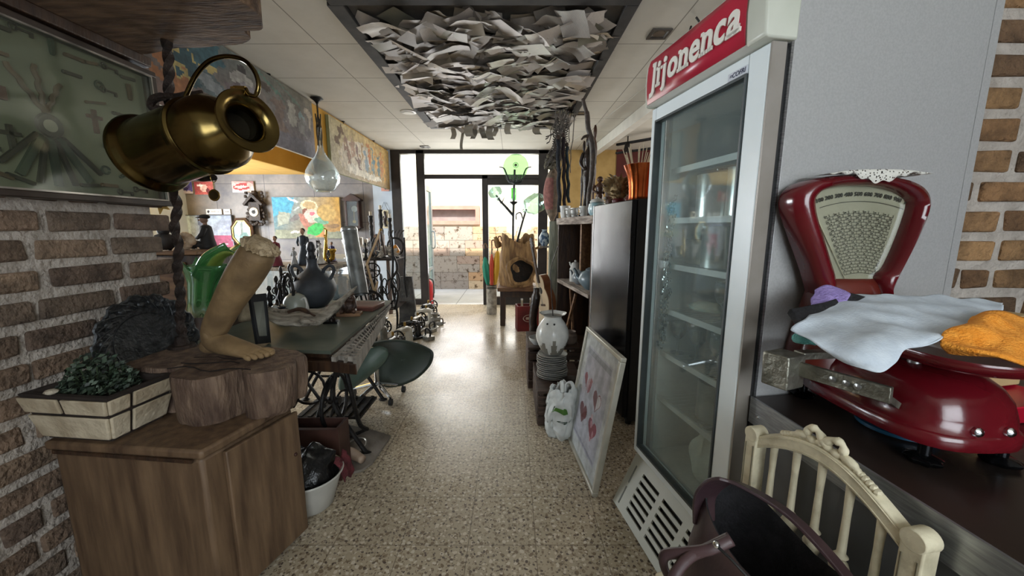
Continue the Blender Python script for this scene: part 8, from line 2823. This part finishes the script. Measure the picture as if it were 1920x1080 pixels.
def flat_iron(label, c, rz):
    t = T('flat_iron', label, 'iron', c, rz, 'old flat irons on the floor')
    b = B(t); b.prism([(-.09, -.05), (.03, -.05), (.10, 0), (.03, .05), (-.09, .05)], Matrix(), .045); b.build('sole', steelg, bevel=.006)
    b = B(t); b.tube(smooth_pts([(-.06, 0, .045), (-.07, 0, .10), (-.03, 0, .125), (.03, 0, .12), (.05, 0, .08), (.045, 0, .045)], 4), .011, 8); b.build('handle', black_matte)


flat_iron('old flat iron on the floor beside the second sewing machine', (-1.02, 5.08, 0), 1.9)
flat_iron('old flat iron on the floor beside the bare steel sewing machine', (-1.03, 4.70, 0), 1.2)
flat_iron('old flat iron on the floor beside the fourth sewing machine', (-1.02, 4.36, 0), 2.3)
for k, (c, lbl) in enumerate((((-1.03, 4.88, 0), 'small cast meat grinder between two flat irons on the floor'), ((-1.62, 4.60, .0), 'small cast meat grinder under the iron rack'))):
    t = T('meat_grinder', lbl, 'grinder', c, .5 + k, 'meat grinders on the floor')
    b = B(t); b.lathe([(0, 0), (.05, 0), (.045, .015), (.018, .03), (.018, .09)], n=14, cap=False); b.build('foot', steelg)
    b = B(t); b.cyl((-.06, 0, .11), (.06, 0, .11), .034, n=16); b.lathe([(.02, .13), (.055, .20), (.05, .20), (.015, .13)], n=16); b.build('barrel', steelg)
    b = B(t); b.tube(smooth_pts([(.06, 0, .11), (.10, 0, .11), (.11, 0, .05), (.14, 0, .05)], 3), .008, 7); b.build('crank', wood_dark)

# --- green moulded shell chair ------------------------------------------------------------------------
def plate(bd_px, yf, bulge, n=10):
    """curved plate from its outline (pixels and depth) with a bulge along the view"""
    bp = smooth_pts([P(x, y, y=yf(x, y)) for x, y in bd_px] + [P(*bd_px[0], y=yf(*bd_px[0]))], 5)[:-1]
    c = sum(bp, Vector()) / len(bp)
    m = len(bp)
    nrm = Vector()
    for i in range(m): nrm += (bp[i] - c).cross(bp[(i + 1) % m] - c)
    nrm.normalize()
    return [[c + (p - c) * (k / n) + nrm * bulge * (1 - (k / n) ** 2) for p in bp] for k in range(n, 0, -1)] + [[c + nrm * bulge] * m]


shell_d = M('dark_green_shell', '#232c25', '#333e35', .45, 0, 4)
shell_l = M('pale_green_shell', '#4d5d52', '#66776b', .45, 0, 4)
t = T('shell_chair', 'dark green moulded shell chair on chrome legs beside the sewing table', 'chair', (-1.0, 2.85, 0))
b = B(t, True)
b.loft(plate([(692, 643), (735, 637), (775, 642), (806, 655), (812, 668), (804, 688), (778, 712), (740, 726), (716, 722), (702, 700), (692, 668)], lambda x, y: 2.85 - .0012 * (x - 740), .05), cap=False)
b.build('back_shell', shell_d, solid=.012, ang=180)
b = B(t, True)
b.loft(plate([(726, 654), (727, 668), (716, 684), (694, 703), (668, 723), (652, 733), (636, 728), (640, 700), (660, 676), (690, 656), (712, 649)], lambda x, y: 2.62 + .0012 * (x - 680), -.05), cap=False)
b.build('seat_shell', shell_l, solid=.012, ang=180)
b = B(t, True); b.bar(P(700, 652, y=2.72), P(716, 680, y=2.78), .05, .012); b.bar(P(716, 680, y=2.78), P(690, 690, y=2.66), .04, .012); b.build('link_bracket', chrome)
hub = Vector((-1.06, 2.78, .12))
b = B(t, True); b.cyl(hub, Vector((-1.04, 2.74, .30)), .02, n=12); b.build('column', chrome)
for k in range(5):
    a = k * 1.2566 + .5
    e_ = hub + Vector((math.cos(a) * .2, math.sin(a) * .2, -.06))
    b = B(t, True); b.tube([hub, e_], [.018, .012], 8); b.build('base_arm', chrome)
    b = B(t, True); b.cyl(e_ + Vector((-.012, 0, -.035)), e_ + Vector((.012, 0, -.035)), .025, n=12); b.build('caster', black_matte)

# --- board on the floor with carved pieces, box and basin ------------------------------------------------
t = T('floor_board', 'grey rounded wooden board lying on the floor under the table end', 'board', (-1.05, 2.05, 0))
q = [P(x, y, z=0) for x, y in ((585, 800), (640, 797), (700, 810), (733, 820), (730, 826), (716, 846), (698, 872), (678, 886), (655, 891), (630, 888), (585, 886))]
b = B(t, True); poly_slab(b, q, .001, .016); b.build('plank', M('dusty_board', '#5c554d', '#7a7268', .9, 0, 6, bump=.4), bevel=.004)


def floor_piece(name, label, cat, pts, r, mat):
    c = Vector(pts[0])
    t = T(name, label, cat, (c.x, c.y, .017))
    b = B(t, True); b.tube(smooth_pts(pts, 5), smooth_num(r, 5), 10); b.build('piece', mat, ang=180)


fp = lambda px, py, z: P(px, py, z=z)
floor_piece('carved_horn', 'pale curved horn-shaped wood piece lying on the grey floor board, front one', 'wood carving', [fp(622, 822, .045), fp(645, 843, .045), fp(660, 850, .045), fp(680, 862, .04)], [.024, .026, .03, .022], M('pinkish_wood', '#8a7462', '#ad9682', .6, 0, 12))
floor_piece('carved_horn', 'pale curved horn-shaped wood piece lying on the grey floor board, rear one', 'wood carving', [fp(612, 838, .04), fp(632, 856, .04), fp(648, 866, .035)], [.016, .022, .018], MATS['pinkish_wood'])
c = fp(666, 838, .02)
t = T('metal_hoop', 'thin oval metal hoop lying on the grey floor board', 'hoop', (c.x, c.y, .017))
b = B(t); b.tube([(math.cos(k * .2618) * .06, math.sin(k * .2618) * .09, .008) for k in range(24)], .006, 6, loop=True); b.build('hoop_ring', steelg)

t = T('brown_crate', 'upright reddish brown wooden box on the floor behind the cabinet', 'box', (-1.1, 1.80, 0))
bw = M('redbrown_box_wood', '#37211b', '#53352b', .55, 0, 5)
for a, e in (((-1.30, 1.80, 0), (-.905, 1.815, .29)), ((-1.30, 1.91, 0), (-.905, 1.925, .29)), ((-1.30, 1.815, 0), (-1.285, 1.91, .29)), ((-.92, 1.815, 0), (-.905, 1.91, .29))):
    b = B(t, True); b.box(a, e); b.build('side', bw, bevel=.002)
b = B(t, True)
for a, e in (((-1.31, 1.790, .262), (-.90, 1.80, .29)), ((-1.31, 1.790, 0), (-.90, 1.80, .028)), ((-.925, 1.790, .028), (-.90, 1.80, .262))): b.box(a, e)
b.build('front_frame', bw)
b = B(t, True); b.box((-1.285, 1.815, .005), (-.92, 1.91, .015)); b.build('bottom', bw)

t = T('enamel_basin', 'chipped white enamel basin full of black bags on the floor behind cabinet', 'basin', (-.965, 1.62, 0))
b = B(t); b.lathe([(0, .001), (.085, .001), (.095, .01), (.128, .12), (.142, .165), (.150, .17), (.146, .176), (.136, .168), (.12, .12), (.085, .014), (0, .012)], n=40); b.build('bowl', M('chipped_enamel', '#a6a49c', '#bdbbb3', .4, 0, 5))
t = T('black_bag', 'crumpled black plastic bag heaped in the white enamel basin', 'bag', (-.965, 1.62, .02))
b = B(t); b.ball((0, 0, .14), (.112, .112, .14), 26, nz=.35, ns=2.6); b.build('bag_skin', M('black_plastic_bag', '#0c0c0d', '#19191a', .3, 0, 9, bump=.6), ang=180)
t = T('maroon_rag', 'small maroon rag hanging over the rim of the enamel basin', 'rag', (-.865, 1.70, .16))
b = B(t); b.grid(lambda u, v: Vector((.0 + .05 * v + .012 * noise.noise(Vector((u * 5, v * 5, 1))), -.05 + .10 * u, .035 + .02 * math.sin(u * 7) - .10 * v * v)), 12, 12); b.build('rag_cloth', M('maroon_cloth', '#4a1c20', '#652a2e', .95, 0, 20, bump=.5), solid=.006, ang=180)

# --- a few ceiling things on the right -----------------------------------------------------------------
t = T('ceiling_track', 'dark metal track with spotlights on the ceiling behind the copper vase', 'light track', (2.0, 5.2, 2.5))
b = B(t, True); b.bar((1.5, 5.6, 2.5), (2.7, 4.4, 2.5), .04, .03); b.bar((1.6, 6.0, 2.46), (2.9, 4.9, 2.46), .03, .03); b.build('rail', iron)
for k, (x, y) in enumerate(((1.62, 5.48), (2.0, 5.1), (2.4, 4.7))):
    b = B(t, True); b.cyl((x, y, 2.49), (x - .03, y - .05, 2.40), .035, n=14); b.build('spot_head', iron)
    b = B(t, True); b.cyl((x, y, 2.49), (x, y, 2.59), .008, n=6); b.build('drop_rod', iron)
t = T('ceiling_hook', 'small dark hook hanging from the ceiling above the red fridge sign', 'hook', P(1305, 32, z=2.58))
b = B(t); b.tube(smooth_pts([(0, 0, .0), (.03, 0, -.04), (.035, 0, -.09), (0, 0, -.11), (-.03, 0, -.08), (-.025, 0, -.05)], 4), .006, 6); b.build('wire', iron)
t = T('cable', 'thin pale cable running across the ceiling from the beam toward the entrance', 'cable', (1.2, 3.6, 2.5))
b = B(t, True); b.tube(smooth_pts([(1.33, 2.5, 2.56), (1.15, 3.2, 2.50), (.95, 4.4, 2.47), (.62, 6.39, 2.50)], 8), .004, 5); b.build('cable_line', M('pale_cable', '#b3aea3', None, .6))
